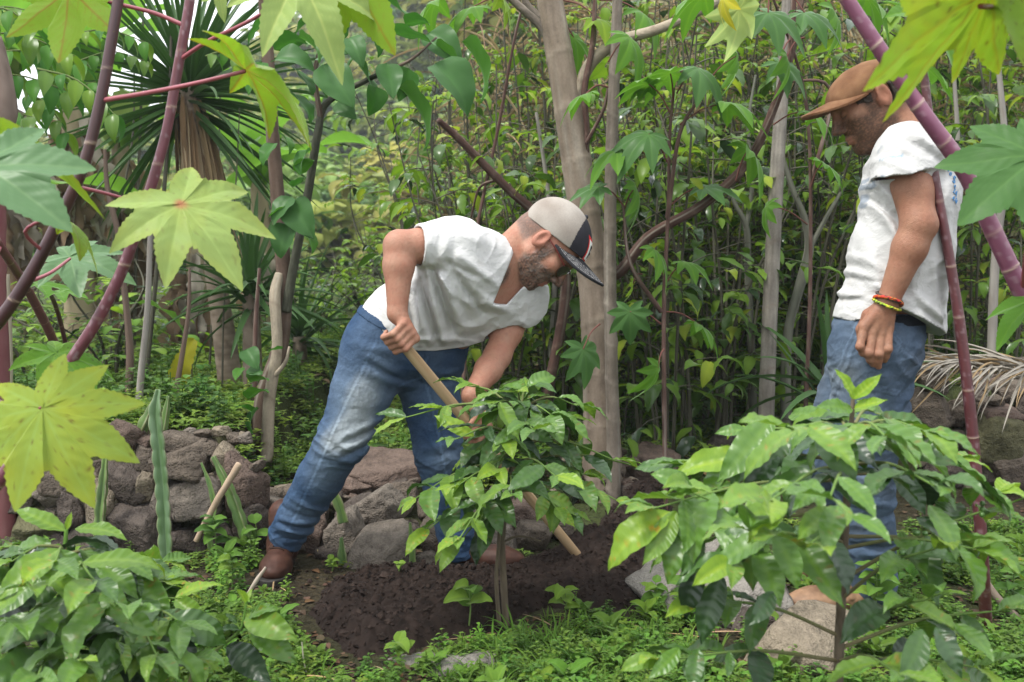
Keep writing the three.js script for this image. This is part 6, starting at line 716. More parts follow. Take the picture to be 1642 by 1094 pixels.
  const folds = creases(3.2, [[668, 452, 690, 548, 7, 9], [690, 440, 712, 545, 8, 11], [712, 440, 742, 520, 8, 10], [735, 425, 800, 490, 9, 9], [700, 425, 730, 470, 6, 10], [742, 410, 800, 455, 8, 8], [640, 470, 652, 540, 8, 7], [676, 480, 676, 550, 7, 9], [760, 480, 815, 498, 8, 7], [700, 372, 690, 415, 9, 5], [725, 375, 716, 420, 8, 5], [750, 375, 800, 395, 12, 4], [720, 540, 770, 520, 8, 5], [655, 540, 735, 548, 5, 4],
    [680, 450, 702, 545, 6, -9], [702, 432, 728, 535, 6, -10], [726, 424, 775, 500, 6, -9], [722, 418, 760, 440, 5, -8], [660, 470, 665, 545, 6, -7], [745, 440, 795, 478, 6, -6], [700, 428, 712, 436, 7, -9], [640, 500, 650, 550, 5, -5]]);
  const shirt = (x, y, z) => {
    let s1 = Math.max(caps(x, y, z, cap(rSh, 0.084, sl1, 0.066)), (x - sl1.x) * sd1.x + (y - sl1.y) * sd1.y + (z - sl1.z) * sd1.z);
    let s2 = Math.max(caps(x, y, z, cap(lSh, 0.082, lSh.clone ? sl2 : sl2, 0.068)), (x - sl2.x) * sd2.x + (y - sl2.y) * sd2.y + (z - sl2.z) * sd2.z);
    let d = torso(x, y, z) - 0.014;
    d = smin(d, s1, 0.035); d = smin(d, s2, 0.035);
    if (d > 0.06) return d - 0.03;
    const front = sstep(-3.36, -3.26, z);
    d -= 1.9 * bump(x, y, folds) * (0.25 + 0.75 * front) + 0.004 * ridge(x * 7 + y * 8 + 3, y * 5 - x * 4, z * 5) + 0.0028 * ridge(x * 17 - y * 5, y * 9 + x * 6, z * 10) + 0.0012 * noise(x * 38, y * 38, z * 38) - 0.003;
    d = Math.max(d, -caps(x, y, z, iA)); d = Math.max(d, -caps(x, y, z, iB));
    d = Math.max(d, -hem(x, y));
    const v = Math.max(inV(x, y), -(z + 3.30)); d = smax(d, -v, 0.004);
    d = smax(d, -(caps(x, y, z, nk)), 0.004);
    return d;
  };
  const iA = cap(rSh.clone().lerp(rEl, 0.35), 0.058, rSh.clone().lerp(rEl, 0.9), 0.0585), iB = cap(lSh.clone().lerp(lEl, 0.25), 0.058, lSh.clone().lerp(lEl, 0.8), 0.06), nk = cap(neck.clone().lerp(hc, 0.18), 0.074, hc, 0.08);
  const white = (x, y, z) => { const n = fbm(x * 9, y * 9, z * 9, 3), s = 0.50 + n * 0.05, dirt = clamp(fbm(x * 13 + 2, y * 13, z * 13, 3) * 1.8 - 0.42); return mix3([s, s * 0.995, s * 0.975], [0.30, 0.25, 0.19], dirt * 0.6); };
  part('shirt', shift(nets(shirt, lo.clone().subScalar(0.04), hi, 0.0056, white), base), MAT.cotton, man);
  // jeans
  const legs = union([cap(rHip, 0.108, rHip.clone().lerp(rKn, 0.45), 0.098), cap(rHip.clone().lerp(rKn, 0.45), 0.098, rKn, 0.08), cap(rKn, 0.08, rKn.clone().lerp(rAn, 0.35), 0.076), cap(rKn.clone().lerp(rAn, 0.35), 0.076, rAn, 0.063),
    cap(lHip, 0.105, lHip.clone().lerp(lKn, 0.45), 0.096), cap(lHip.clone().lerp(lKn, 0.45), 0.096, lKn, 0.079), cap(lKn, 0.079, lKn.clone().lerp(lAn, 0.35), 0.074), cap(lKn.clone().lerp(lAn, 0.35), 0.074, lAn, 0.057)], 0.02);
  const pelvis = union([cap(P(640, 522, 3.27), 0.124, P(694, 550, 3.37), 0.119), cap(P(628, 535, 3.28), 0.118, P(686, 562, 3.39), 0.112), cap(rHip, 0.112, lHip, 0.106)], 0.05);
  const axis = (a, b) => { const d = b.clone().sub(a), L = d.length(); d.normalize(); return (x, y, z) => (x - a.x) * d.x + (y - a.y) * d.y + (z - a.z) * d.z; };
  const tR = axis(rKn, rAn), LR = rKn.distanceTo(rAn), tL = axis(lKn, lAn), LL = lKn.distanceTo(lAn);
  const jf = creases(3.25, [[560, 690, 620, 668, 6, 8], [556, 712, 612, 690, 6, 9], [570, 735, 600, 712, 5, 7], [530, 690, 560, 720, 8, -5], [560, 700, 618, 678, 4, -8], [556, 724, 606, 702, 4, -7], [590, 560, 650, 600, 8, 6], [600, 590, 655, 622, 7, 7], [600, 575, 654, 612, 5, -6], [650, 600, 690, 625, 6, -5], [660, 590, 720, 600, 7, 5], [690, 610, 735, 600, 6, 5], [690, 620, 735, 612, 5, -5], [640, 640, 700, 660, 8, 5], [680, 720, 740, 710, 6, 5], [684, 735, 745, 722, 5, -5], [570, 545, 640, 560, 7, 5],
    [470, 800, 530, 830, 5, 5], [445, 838, 500, 845, 5, 9], [440, 852, 490, 866, 5, 9], [440, 846, 495, 856, 4, -9], [436, 868, 480, 878, 4, -6], [450, 820, 510, 838, 5, -6], [715, 850, 756, 842, 5, 6], [715, 862, 756, 868, 5, 6], [715, 856, 756, 856, 4, -6], [712, 800, 756, 790, 6, 4]]);
  const waist = sideOf(3.28, [[540, 462], [575, 486], [625, 512], [680, 528], [745, 520], [800, 515]]);
  const jeans = (x, y, z) => {
    let d = smin(legs(x, y, z), pelvis(x, y, z), 0.05); if (d > 0.05) return d - 0.025;
    const a = tR(x, y, z), b = tL(x, y, z), nearL = x > P(640, 700, 3.3).x;
    const cr = 0.35 + 0.9 * sstep(0.12, 0, Math.abs(a)) * (nearL ? 0 : 1) + 1.1 * sstep(0.22, 0.02, LR - a) * (nearL ? 0 : 1) + (nearL ? 0.9 * sstep(0.12, 0, Math.abs(b)) + 0.9 * sstep(0.16, 0.02, LL - b) : 0); d -= 1.3 * bump(x, y, jf) + 0.0055 * cr * (ridge(x * 6 + 2, y * 19 + x * 9, z * 6) - 0.25) + 0.003 * cr * (ridge(x * 12, y * 34 - x * 10, z * 12) - 0.25) + 0.0012 * noise(x * 50, y * 50, z * 50);
    const low = nearL ? b - LL + 0.02 : a - LR + 0.040; d = smax(d, low - 0.015, 0.004);
    d -= 0.0025 * sstep(0.035, 0.015, Math.abs(low)) * (low < -0.004 ? 0 : 0) ;
    if (y > 0.5) d = smax(d, waist(x, y), 0.004);
    return d;
  };
  const seams = [[[607, 545], [560, 640], [520, 730], [470, 830], [452, 862]], [[672, 600], [690, 660], [700, 700], [712, 760], [735, 850], [742, 890]], [[640, 620], [672, 610], [684, 575]]].map(l => l.map(([a, b]) => P(a, b, 3.2)));
  const seamD = (x, y) => { let m = 9; for (const l of seams) for (let i = 0; i < l.length - 1; i++) { const a = l[i], b = l[i + 1], bx = b.x - a.x, by = b.y - a.y, t = clamp(((x - a.x) * bx + (y - a.y) * by) / (bx * bx + by * by)); m = Math.min(m, Math.hypot(x - a.x - bx * t, y - a.y - by * t)); } return m; };
  const worn = [[590, 620, 40, 0.75], [575, 660, 32, 0.5], [540, 705, 30, 0.8], [575, 690, 28, 0.9], [520, 760, 28, 0.45], [700, 640, 30, 0.2], [715, 740, 26, 0.45], [610, 560, 28, 0.3], [480, 830, 25, 0.25], [740, 790, 22, 0.5]].map(([a, b, r, k]) => { const p = P(a, b, 3.22); return [p.x, p.y, r * 3.22 / F, k]; });
  const jeanCol = (x, y, z, nx, ny, nz) => { let w = 0.12; for (const q of worn) w += q[3] * Math.exp(-((x - q[0]) ** 2 + (y - q[1]) ** 2) / (q[2] * q[2])); const s = seamD(x, y); let c = denimTone(x, y, z, w, s < 0.012 && nz > 0 ? (s < 0.004 ? 0.35 : -0.1) : 0); return c; };
  const [jl, jh] = boxOf([rHip, lHip, rKn, lKn, rAn, lAn], 0.15); jl.y = Math.min(rAn.y, lAn.y) - 0.06; jh.y += 0.06;
  const jg = part('jeans', shift(nets(jeans, jl, jh, 0.0062, jeanCol), base), MAT.denim, man);
  // boots
  const bootCol = (x, y, z) => { const n = fbm(x * 28, y * 28, z * 28, 3), m = noise(x * 120, y * 120, z * 120); let c = mix3([0.034, 0.015, 0.011], [0.078, 0.036, 0.025], clamp(0.45 + n * 1.1 + m * 0.2)); return c; };
  const soleCol = (x, y, z) => { const n = fbm(x * 40, y * 40, z * 40, 3), s = 0.035 + 0.025 * n; return [s * 1.1, s, s * 0.92]; };
  const rHeel = rAn.clone().add(V(-0.008, 0, -0.085)), lHeel = lAn.clone().add(V(-0.06, 0, -0.02)); rHeel.y = 0.0; lHeel.y = 0.012;
  for (const [heel, toe] of [[rHeel, rHeel.clone().add(V(0.02, 0, 0.32))], [lHeel, lHeel.clone().add(V(0.29, 0, 0.08))]]) {
    const b = boot(heel, toe, V(0, 1, 0), { shaft: true });
    const m = part('boot', shift(nets(b.f, b.box[0], b.box[1], 0.0042, bootCol), base), MAT.leather, man);
    part('sole', shift(nets(b.g, b.box[0], b.box[1], 0.0042, soleCol), base), MAT.leather, m);
    for (let i = 0; i < 4; i++) { const z0 = 0.055 + i * 0.026, y0 = 0.148 - i * 0.017, p = []; for (let k = 0; k <= 8; k++) { const u = (k / 8 - 0.5) * 2, q = b.fr.at(u * 0.024 * b.s, (y0 + 0.03) * b.s, (z0 + 0.06 + 0.012 * u * (i % 2 ? 1 : -1)) * b.s); let lift = 0; for (let it = 0; it < 24; it++) { const dd = b.f(q.x, q.y, q.z); if (Math.abs(dd - 0.002) < 0.0006) break; q.addScaledVector(b.fr.y, -(dd - 0.002) * 0.7).addScaledVector(b.fr.z, -(dd - 0.002) * 0.5); } p.push(q); }
      part('lace', tube(local(base, p), p.map(() => 0.0028), { sides: 5, steps: 10 }), MATlace, m); }
  }
  // trucker cap
  const capTop = (x, y, z) => { x /= S; y /= S; z /= S; const e = ell(x, y, z, 0, 0.04, -0.008, 0.0835, 0.092, 0.108); let d = Math.max(e, -(e + 0.006)); d = Math.max(d, -(y - (0.021 + 0.39 * (z + 0.02)))); return d * S; };
  const visor = (x, y, z) => { x /= S; y /= S; z /= S; const yv = 0.058 + 0.16 * (z - 0.08) - 5.0 * x * x; const o = Math.hypot(x / 0.080, (z - 0.06) / 0.125) - 1; let d = Math.max(Math.abs(y - yv) * 0.8 - 0.0028, o * 0.075, -ell(x, y, z, 0, 0.04, -0.008, 0.077, 0.086, 0.101), 0.02 - z); return d * S; };
  const loc = f => (x, y, z) => f(...fr.to(x, y, z));
  const hl = hc.clone().subScalar(0.26), hh = hc.clone().addScalar(0.26);
  const capCol = (x, y, z) => { const q = fr.to(x, y, z).map(v => v / S), n = fbm(q[0] * 30, q[1] * 30, q[2] * 30, 3), w = noise(q[0] * 260, q[1] * 260, q[2] * 260); const front = q[2] > 0.048 - 0.62 * (q[1] - 0.05);
    if (front) { const s = 0.024 + 0.01 * n; return [s, s * 0.98, s * 1.2]; } const dirt = clamp(0.5 + 1.6 * fbm(q[0] * 14 + 3, q[1] * 14, q[2] * 14, 2)); const c = mix3([0.30, 0.272, 0.24], [0.185, 0.155, 0.13], dirt * 0.8), k = 1 + w * 0.10; return c.map(v => v * k); };
  const visCol = (x, y, z) => { const q = fr.to(x, y, z).map(v => v / S), r = Math.hypot(q[0] / 0.080, (q[2] - 0.06) / 0.125), st = [0.93, 0.86, 0.79, 0.72, 0.65].some(t => Math.abs(r - t) < 0.010) && noise(q[0] * 330, q[2] * 330, 1) > -0.12; const s = 0.022 + 0.008 * noise(q[0] * 60, q[1] * 60, q[2] * 60); return st ? [0.36, 0.35, 0.34] : [s, s, s * 1.15]; };
  const cg = part('cap', shift(nets(loc(capTop), hl, hh, 0.0034, capCol), base), MAT.cap, man);
  part('visor', shift(nets(loc(visor), hl, hh, 0.0022, visCol), base), MAT.cap, cg);
  part('button', shift(new THREE.SphereGeometry(0.008, 10, 6).translate(...fr.at(0, 0.132 * S, -0.008).toArray()), base), MAT.darkCloth, cg);
  // the patch on the front panel, with its red edge and its mark
  const patch = (w, h, dz, hole) => { const pos = [], idx = [], n = 10, m = 8; for (let j = 0; j <= m; j++) for (let i = 0; i <= n; i++) { const x = (i / n - 0.5) * w + hole[0], y = 0.089 + (j / m - 0.5) * h + hole[1], e = Math.sqrt(Math.max(0, 1 - (x / 0.0835) ** 2 - ((y - 0.04) / 0.092) ** 2)), z = -0.008 + 0.108 * e + dz; pos.push(...fr.at(x * S, y * S, z * S).sub(base).toArray()); if (i < n && j < m) { const q = j * (n + 1) + i; idx.push(q, q + 1, q + n + 1, q + 1, q + n + 2, q + n + 1); } } return geom(pos, idx); };
  const pt = part('patch', patch(0.066, 0.05, 0.0018, [0, 0]), std({ color: lin(0.55, 0.03, 0.03) }), cg);
  part('patch_field', patch(0.058, 0.042, 0.003, [0, 0]), std({ color: lin(0.7, 0.68, 0.64) }), pt);
  for (const [w, h, x, y] of [[0.007, 0.03, -0.016, 0], [0.02, 0.006, -0.006, 0.012], [0.02, 0.006, -0.006, -0.002], [0.006, 0.03, 0.016, 0]]) part('emblem', patch(w, h, 0.0042, [x, y]), std({ color: lin(0.02, 0.02, 0.025) }), pt);
  // sunglasses
  const gl = part('sunglasses', tube([-0.079, -0.079, -0.074, -0.066].map((x, i) => fr.at(x * S, [0.012, 0.016, 0.014, 0.012][i] * S, [-0.02, 0.02, 0.06, 0.082][i] * S).sub(base)), [0.0024, 0.0024, 0.0026, 0.003], { sides: 6 }), MAT.frameRed, man);
  part('temple', tube([0.079, 0.079, 0.074, 0.066].map((x, i) => fr.at(x * S, [0.012, 0.016, 0.014, 0.012][i] * S, [-0.02, 0.02, 0.06, 0.082][i] * S).sub(base)), [0.0024, 0.0024, 0.0026, 0.003], { sides: 6 }), MAT.frameRed, gl);
  part('bridge', tube([-0.012, 0, 0.012].map(x => fr.at(x * S, 0.012 * S, (0.108 - x * x * 20) * S).sub(base)), [0.003, 0.0026, 0.003], { sides: 6 }), MAT.lens, gl);
  for (const s of [-1, 1]) { const pos = [], idx = [], n = 16, m = 5; for (let j = 0; j <= m; j++) for (let i = 0; i <= n; i++) { const a = i / n * Math.PI * 2, r = j / m, x = s * (0.038 + Math.cos(a) * 0.027 * r), y = 0.001 + Math.sin(a) * (0.019 + (Math.sin(a) > 0 ? 0 : 0.002)) * r, z = 0.103 - 5.2 * (x * x) ; pos.push(...fr.at(x * S, y * S, z * S).sub(base).toArray()); if (i < n && j < m) { const q = j * (n + 1) + i; idx.push(q, q + 1, q + n + 1, q + 1, q + n + 2, q + n + 1); } } part('lens', geom(pos, idx), MAT.lens, gl); }
  // belt loop, fly and pocket edge in thread
  part('belt', shift(nets((x, y, z) => { const d = pelvis(x, y, z); const w = waist(x, y); return Math.max(d - 0.006, -(d + 0.004), Math.abs(w + 0.012) - 0.013); }, jl, jh, 0.006, (x, y, z) => denimTone(x, y, z, 0.1, -0.05)), base), MAT.denim, jg);
}
// ------------------------------------------------------------------ the standing man
{
  const D = 2.95, base = P(1390, 985, D); base.y = 0;
  const man = thing('person', 'man in brown cap and white shirt standing beside the red stem, looking down', 'person', null, base);
  const lSh = P(1452, 250, D - 0.17), rSh = P(1456, 244, D + 0.2), lEl = P(1474, 360, D - 0.235), lWr = P(1424, 484, D - 0.225), rEl = P(1480, 360, D + 0.26), rWr = P(1452, 480, D + 0.24);
  const neck = P(1446, 216, D), lHip = P(1402, 562, D - 0.09), rHip = P(1400, 562, D + 0.1), lKn = P(1384, 765, D - 0.06), lAn = P(1396, 935, D - 0.02), rKn = P(1334, 735, D + 0.16), rAn = P(1392, 900, D + 0.26);
  const S = 1.1, hc = P(1390, 163, D), fr = frame(hc, V(-0.86, -0.51, 0.05), V(-0.51, 0.86, 0));
  const beardZone = (x, y, z) => { const ax = Math.abs(x); const jaw = sstep(-0.012, -0.05, y - 0.35 * (z - 0.02)) * sstep(-0.04, -0.01, z); const mous = sstep(0.03, 0.012, ax) * sstep(-0.062, -0.05, y) * sstep(-0.042, -0.048, y) * sstep(0.07, 0.09, z) * sstep(0.107, 0.102, z); const lip = sstep(0.026, 0.016, ax) * sstep(-0.083, -0.076, y) * sstep(-0.05, -0.058, y) * sstep(0.07, 0.085, z); const side = sstep(0.045, 0.06, ax) * sstep(0.04, 0.01, y) * sstep(-0.005, 0.012, z) * sstep(0.05, 0.03, z); return clamp(Math.max(jaw * (1 - lip), mous, side)); };
  const head = (x, y, z) => { const q = fr.to(x, y, z); return S * headField(q[0] / S, q[1] / S, q[2] / S, { flat: true }); };
  const neckF = union([cap(fr.at(0, -0.05 * S, -0.035 * S), 0.056, neck, 0.066), cap(fr.at(0, 0, -0.06), 0.05, neck, 0.06)], 0.02);
  const torso = union([cap(lSh, 0.078, rSh, 0.078), cap(P(1462, 300, D - 0.09), 0.118, P(1462, 300, D + 0.11), 0.118), cap(P(1448, 400, D - 0.08), 0.115, P(1448, 400, D + 0.1), 0.115), cap(P(1432, 480, D - 0.07), 0.12, P(1432, 480, D + 0.09), 0.12), cap(neck, 0.07, P(1452, 250, D), 0.09)], 0.07);
  const arms = union([cap(lSh, 0.062, lSh.clone().lerp(lEl, 0.5), 0.054), cap(lSh.clone().lerp(lEl, 0.5), 0.054, lEl, 0.0445), cap(lEl, 0.0445, lEl.clone().lerp(lWr, 0.3), 0.0445), cap(lEl.clone().lerp(lWr, 0.3), 0.0445, lWr, 0.029), cap(lEl.clone().add(V(0.016, -0.005, 0)), 0.026, lEl, 0.036),
    cap(rSh, 0.07, rEl, 0.05), cap(rEl, 0.05, rEl.clone().lerp(rWr, 0.3), 0.05), cap(rEl.clone().lerp(rWr, 0.3), 0.05, rWr, 0.031)], 0.02);
  // relaxed hand, back of the hand to the viewer
  const W = lWr, dd = D - 0.238, H = [], FX = [[1386, 538, 1379, 556, 1384, 566, 1390, 570], [1400, 545, 1394, 566, 1396, 577, 1400, 584], [1413, 546, 1410, 568, 1408, 579, 1409, 588], [1425, 540, 1425, 560, 1421, 571, 1419, 578]];
  FX.forEach((q, i) => { const K = P(q[0], q[1] - 14, dd + 0.012), A = P(q[2], q[3], dd - 0.004), B = P(q[4], q[5], dd + 0.008), T = P(q[6], q[7], dd + 0.016), r = [0.95, 1.02, 1, 0.88][i]; H.push(cap(W, 0.025, K, 0.0165 * r), cap(K, 0.0135 * r, A, 0.0115 * r), cap(A, 0.0115 * r, B, 0.0105 * r), cap(B, 0.0105 * r, T, 0.009 * r)); });
  { const M = P(1392, 505, dd + 0.035), N = P(1380, 528, dd + 0.04), O = P(1380, 550, dd + 0.035); H.push(cap(W, 0.02, M, 0.016), cap(M, 0.015, N, 0.012), cap(N, 0.012, O, 0.009)); }
  const handF = union(H, 0.007), hC = P(1405, 535, dd);
  const R2 = []; for (let i = 0; i < 4; i++) { const K = rWr.clone().add(V(-0.02 + (i - 1.5) * 0.018, -0.085, 0)), A = K.clone().add(V(-0.004, -0.04, 0.004)), T = A.clone().add(V(0, -0.035, 0.012)); R2.push(cap(rWr, 0.023, K, 0.014), cap(K, 0.012, A, 0.0105), cap(A, 0.0105, T, 0.009)); }
  { const M = rWr.clone().add(V(-0.035, -0.05, -0.01)), N = M.clone().add(V(-0.012, -0.045, 0)); R2.push(cap(rWr, 0.02, M, 0.015), cap(M, 0.014, N, 0.01)); }
  const handR = union(R2, 0.008), hR = rWr.clone().add(V(-0.02, -0.08, 0));
  const body = (x, y, z) => { let d = smin(torso(x, y, z) + 0.012, arms(x, y, z), 0.03); d = smin(d, neckF(x, y, z), 0.035); if (Math.hypot(x - hc.x, y - hc.y, z - hc.z) < 0.27) d = smin(d, head(x, y, z), 0.02); if (Math.hypot(x - hC.x, y - hC.y, z - hC.z) < 0.2) d = smin(d, handF(x, y, z), 0.012); if (Math.hypot(x - hR.x, y - hR.y, z - hR.z) < 0.2) d = smin(d, handR(x, y, z), 0.012); return d; };
  const tone = skinTone([0.275, 0.140, 0.085], [0.22, 0.088, 0.052], 0.4);
  const skinCol = (x, y, z) => { let c = tone(x, y, z); const q = fr.to(x, y, z).map(v => v / S);
    if (Math.hypot(q[0], q[1], q[2]) < 0.19) { const b = beardZone(q[0], q[1], q[2]), n = noise(q[0] * 230, q[1] * 230, q[2] * 230), m = fbm(q[0] * 50, q[1] * 50, q[2] * 50, 2); c = mix3(c, [0.07, 0.038, 0.024], clamp(b * (0.9 + n * 0.6 + m * 0.5)));
      const brow = sstep(0.006, 0.003, Math.abs(q[1] - 0.0285 + Math.abs(q[0]) * 0.06)) * sstep(0.045, 0.035, Math.abs(q[0])) * sstep(0.006, 0.014, Math.abs(q[0])) * sstep(0.06, 0.07, q[2]); c = mix3(c, [0.06, 0.035, 0.025], brow * 0.85);
      const lash = sstep(0.0022, 0.0008, Math.abs(q[1] + 0.0045 - (Math.abs(q[0]) - 0.031) ** 2 * 18)) * sstep(0.016, 0.013, Math.abs(Math.abs(q[0]) - 0.031)) * sstep(0.068, 0.074, q[2]); c = mix3(c, [0.05, 0.03, 0.022], lash);
      if (Math.abs(q[0]) < 0.019 && q[2] > 0.086 && q[1] < -0.057 && q[1] > -0.079) c = mix3(c, [0.22, 0.09, 0.065], 0.55); c = mix3(c, [0.30, 0.115, 0.075], sstep(0.068, 0.076, Math.abs(q[0])) * 0.5); }
    if (Math.hypot(x - hC.x, y - hC.y, z - hC.z) < 0.13) c = mix3(c, [0.16, 0.085, 0.055], clamp(fbm(x * 60, y * 60, z * 60, 2) * 1.2, 0, 0.5)); return c; };
  const nd = hc.clone().sub(neck).normalize(), cN = neck.clone().lerp(hc, 0.35), pl = (x, y, z) => (x - cN.x) * nd.x + (y - cN.y) * nd.y + (z - cN.z) * nd.z, nh = (x, y, z) => Math.hypot(x - hC.x, y - hC.y, z - hC.z) - 0.105;
  const [lo, hi] = boxOf([lSh, rSh, lEl, rEl, lWr, rWr, neck, P(1432, 500, D), hR, P(1340, 540, D), P(1520, 540, D)], 0.14);
  part('body', shift(mergeGeometries([nets((x, y, z) => Math.max(body(x, y, z), pl(x, y, z) - 0.006, -nh(x, y, z) - 0.008), lo, hi, 0.0065, skinCol), nets((x, y, z) => Math.max(body(x, y, z), -pl(x, y, z)), hc.clone().subScalar(0.21), hc.clone().addScalar(0.21), 0.0032, skinCol), nets((x, y, z) => Math.max(body(x, y, z), nh(x, y, z)), hC.clone().subScalar(0.13), hC.clone().addScalar(0.13), 0.003, skinCol)]), base), MAT.skin, man);
  // shirt
  const hem = sideOf(D, [[1300, 498], [1338, 510], [1365, 497], [1400, 488], [1440, 508], [1480, 528], [1520, 541], [1560, 545]]);
  const sleeveEnd = sideOf(D - 0.19, [[1360, 290], [1395, 288], [1440, 284], [1492, 271], [1530, 262]]);
  const folds = creases(D - 0.15, [[1400, 300, 1440, 345, 7, 8], [1394, 320, 1425, 380, 6, 7], [1380, 350, 1400, 480, 9, 6], [1362, 430, 1420, 470, 7, 6], [1350, 470, 1410, 480, 6, 5], [1360, 400, 1400, 430, 7, 5], [1500, 300, 1515, 480, 9, 7], [1480, 420, 1500, 520, 8, 6], [1450, 470, 1500, 510, 7, 7], [1440, 215, 1490, 255, 8, 6], [1470, 210, 1492, 262, 6, 6], [1402, 260, 1425, 280, 6, 5], [1425, 300, 1440, 470, 7, -6], [1390, 312, 1432, 360, 5, -7], [1490, 430, 1510, 520, 6, -6], [1345, 490, 1400, 470, 5, -4], [1430, 230, 1482, 262, 6, -5], [1455, 490, 1500, 520, 5, -6], [1370, 445, 1425, 460, 5, -5]]);
  const slv = cap(P(1462, 248, D - 0.15), 0.088, P(1449, 296, D - 0.2), 0.087), slvIn = cap(P(1448, 276, D - 0.185), 0.066, P(1444, 330, D - 0.21), 0.09), slvR = cap(rSh, 0.09, rSh.clone().lerp(rEl, 0.45), 0.088);
  const loose = union([cap(P(1458, 330, D - 0.1), 0.13, P(1458, 330, D + 0.12), 0.13), cap(P(1446, 410, D - 0.09), 0.142, P(1446, 410, D + 0.11), 0.142), cap(P(1427, 500, D - 0.08), 0.148, P(1427, 500, D + 0.1), 0.148), cap(P(1420, 560, D - 0.08), 0.150, P(1420, 560, D + 0.1), 0.150), cap(lSh, 0.082, rSh, 0.084), cap(P(1464, 290, D - 0.09), 0.122, P(1464, 290, D + 0.11), 0.122)], 0.06);
  const nk = cap(P(1436, 196, D), 0.078, hc, 0.085), nk2 = cap(P(1420, 212, D), 0.055, P(1395, 190, D), 0.06);
  const shirt = (x, y, z) => {
    let d = loose(x, y, z); const s = Math.max(caps(x, y, z, slv), -sleeveEnd(x, y) * (z > -D + 0.05 ? 1 : -9)); d = smin(d, s, 0.03); d = smin(d, Math.max(caps(x, y, z, slvR), lEl.y + 0.12 - y), 0.03);
    if (d > 0.06) return d - 0.03;
    d -= 1.4 * bump(x, y, folds) * sstep(-D - 0.05, -D + 0.05, z) + 0.004 * ridge(x * 6 + y * 4, y * 7 - x * 6, z * 5) + 0.0026 * ridge(x * 15 + y * 6, y * 12 - x * 5, z * 10) + 0.0012 * noise(x * 40, y * 40, z * 40) - 0.003;
    d = Math.max(d, -Math.max(caps(x, y, z, slvIn), -sleeveEnd(x, y) - 0.004)); d = Math.max(d, -hem(x, y)); d = smax(d, -caps(x, y, z, nk), 0.004); d = smax(d, -caps(x, y, z, nk2), 0.006);
    // the hem hangs free of the waist
    if (y < P(0, 470, D).y) d = Math.max(d, -(hips(x, y, z) + 0.006));
    return d; };
  const hips = union([cap(P(1415, 520, D - 0.06), 0.116, P(1415, 520, D + 0.09), 0.116), cap(lHip, 0.118, rHip, 0.118)], 0.05);
  const stain = [[1419, 240, 4.5, 0.55], [1424, 233, 3.5, 0.5], [1417, 246, 3.2, 0.55]].map(([a, b, r, k]) => { const p = P(a, b, D - 0.25); return [p.x, p.y, r * D / F, k]; });
  const lineA = P(1404, 256, D - 0.25), lineB = P(1449, 249, D - 0.25);
  const chest = [[1386, 318, 6, 8], [1384, 330, 4, 6], [1389, 300, 4, 5], [1390, 290, 3, 5]].map(([a, b, rx, ry]) => { const p = P(a, b, D - 0.12); return [p.x, p.y, rx * D / F, ry * D / F]; });
  const white = (x, y, z, nx, ny, nz) => { const n = fbm(x * 8, y * 8, z * 8, 3), s = 0.44 + n * 0.05; let c = [s, s * 0.99, s * 0.965];
    if (nz > 0.2) { for (const q of stain) { const r = Math.hypot(x - q[0] - (y - q[1]) * 0.4, y - q[1]) / q[2]; if (r < 1.1) c = mix3(c, [0.22, 0.25, 0.28], q[3] * sstep(1.1, 0.6, r)); }
      const bx = lineB.x - lineA.x, by = lineB.y - lineA.y, t = ((x - lineA.x) * bx + (y - lineA.y) * by) / (bx * bx + by * by), e = Math.abs((x - lineA.x) * by - (y - lineA.y) * bx) / Math.hypot(bx, by); if (t > 0 && t < 1 && e < 0.003 && Math.sin(t * 130) > -0.5) c = mix3(c, [0.16, 0.3, 0.42], 0.55); }
    if (nx < 0.3) for (const q of chest) { const r = Math.hypot((x - q[0]) / q[2], (y - q[1]) / q[3]); if (r < 1) c = mix3(c, [0.16, 0.2, 0.25], 0.7 * sstep(1, 0.75, r)); }
    const dirt = clamp(fbm(x * 17 + 4, y * 17, z * 17, 3) * 1.4 - 0.35); return mix3(c, [0.45, 0.40, 0.33], dirt * 0.5); };
  part('shirt', shift(nets(shirt, lo.clone().sub(V(0.04, 0.03, 0.06)), hi.clone().add(V(0.06, 0.02, 0.06)), 0.0056, white), base), MAT.cotton, man);
  // jeans
  const legs = union([cap(lHip, 0.114, lHip.clone().lerp(lKn, 0.5), 0.105), cap(lHip.clone().lerp(lKn, 0.5), 0.105, lKn, 0.086), cap(lKn, 0.086, lAn, 0.076), cap(rHip, 0.114, rHip.clone().lerp(rKn, 0.5), 0.106), cap(rHip.clone().lerp(rKn, 0.5), 0.106, rKn, 0.088), cap(rKn, 0.088, rAn, 0.076)], 0.025);
  const jf = creases(D - 0.1, [[1345, 520, 1375, 505, 6, 5], [1400, 600, 1440, 690, 9, 8], [1372, 610, 1402, 700, 9, 7], [1440, 600, 1470, 570, 8, 7], [1435, 640, 1466, 620, 8, 8], [1430, 665, 1460, 650, 7, 8], [1330, 640, 1372, 690, 9, 6], [1420, 580, 1466, 545, 7, 6], [1345, 730, 1440, 770, 9, 7], [1370, 800, 1440, 810, 8, 8], [1370, 830, 1440, 826, 7, -8], [1375, 860, 1440, 870, 7, 9], [1370, 890, 1440, 884, 7, 9], [1375, 876, 1440, 878, 6, -9], [1360, 920, 1440, 912, 6, 8], [1390, 605, 1420, 700, 7, -7], [1438, 620, 1468, 596, 6, -7], [1432, 654, 1462, 636, 5, -7], [1350, 760, 1430, 740, 7, -6]]);
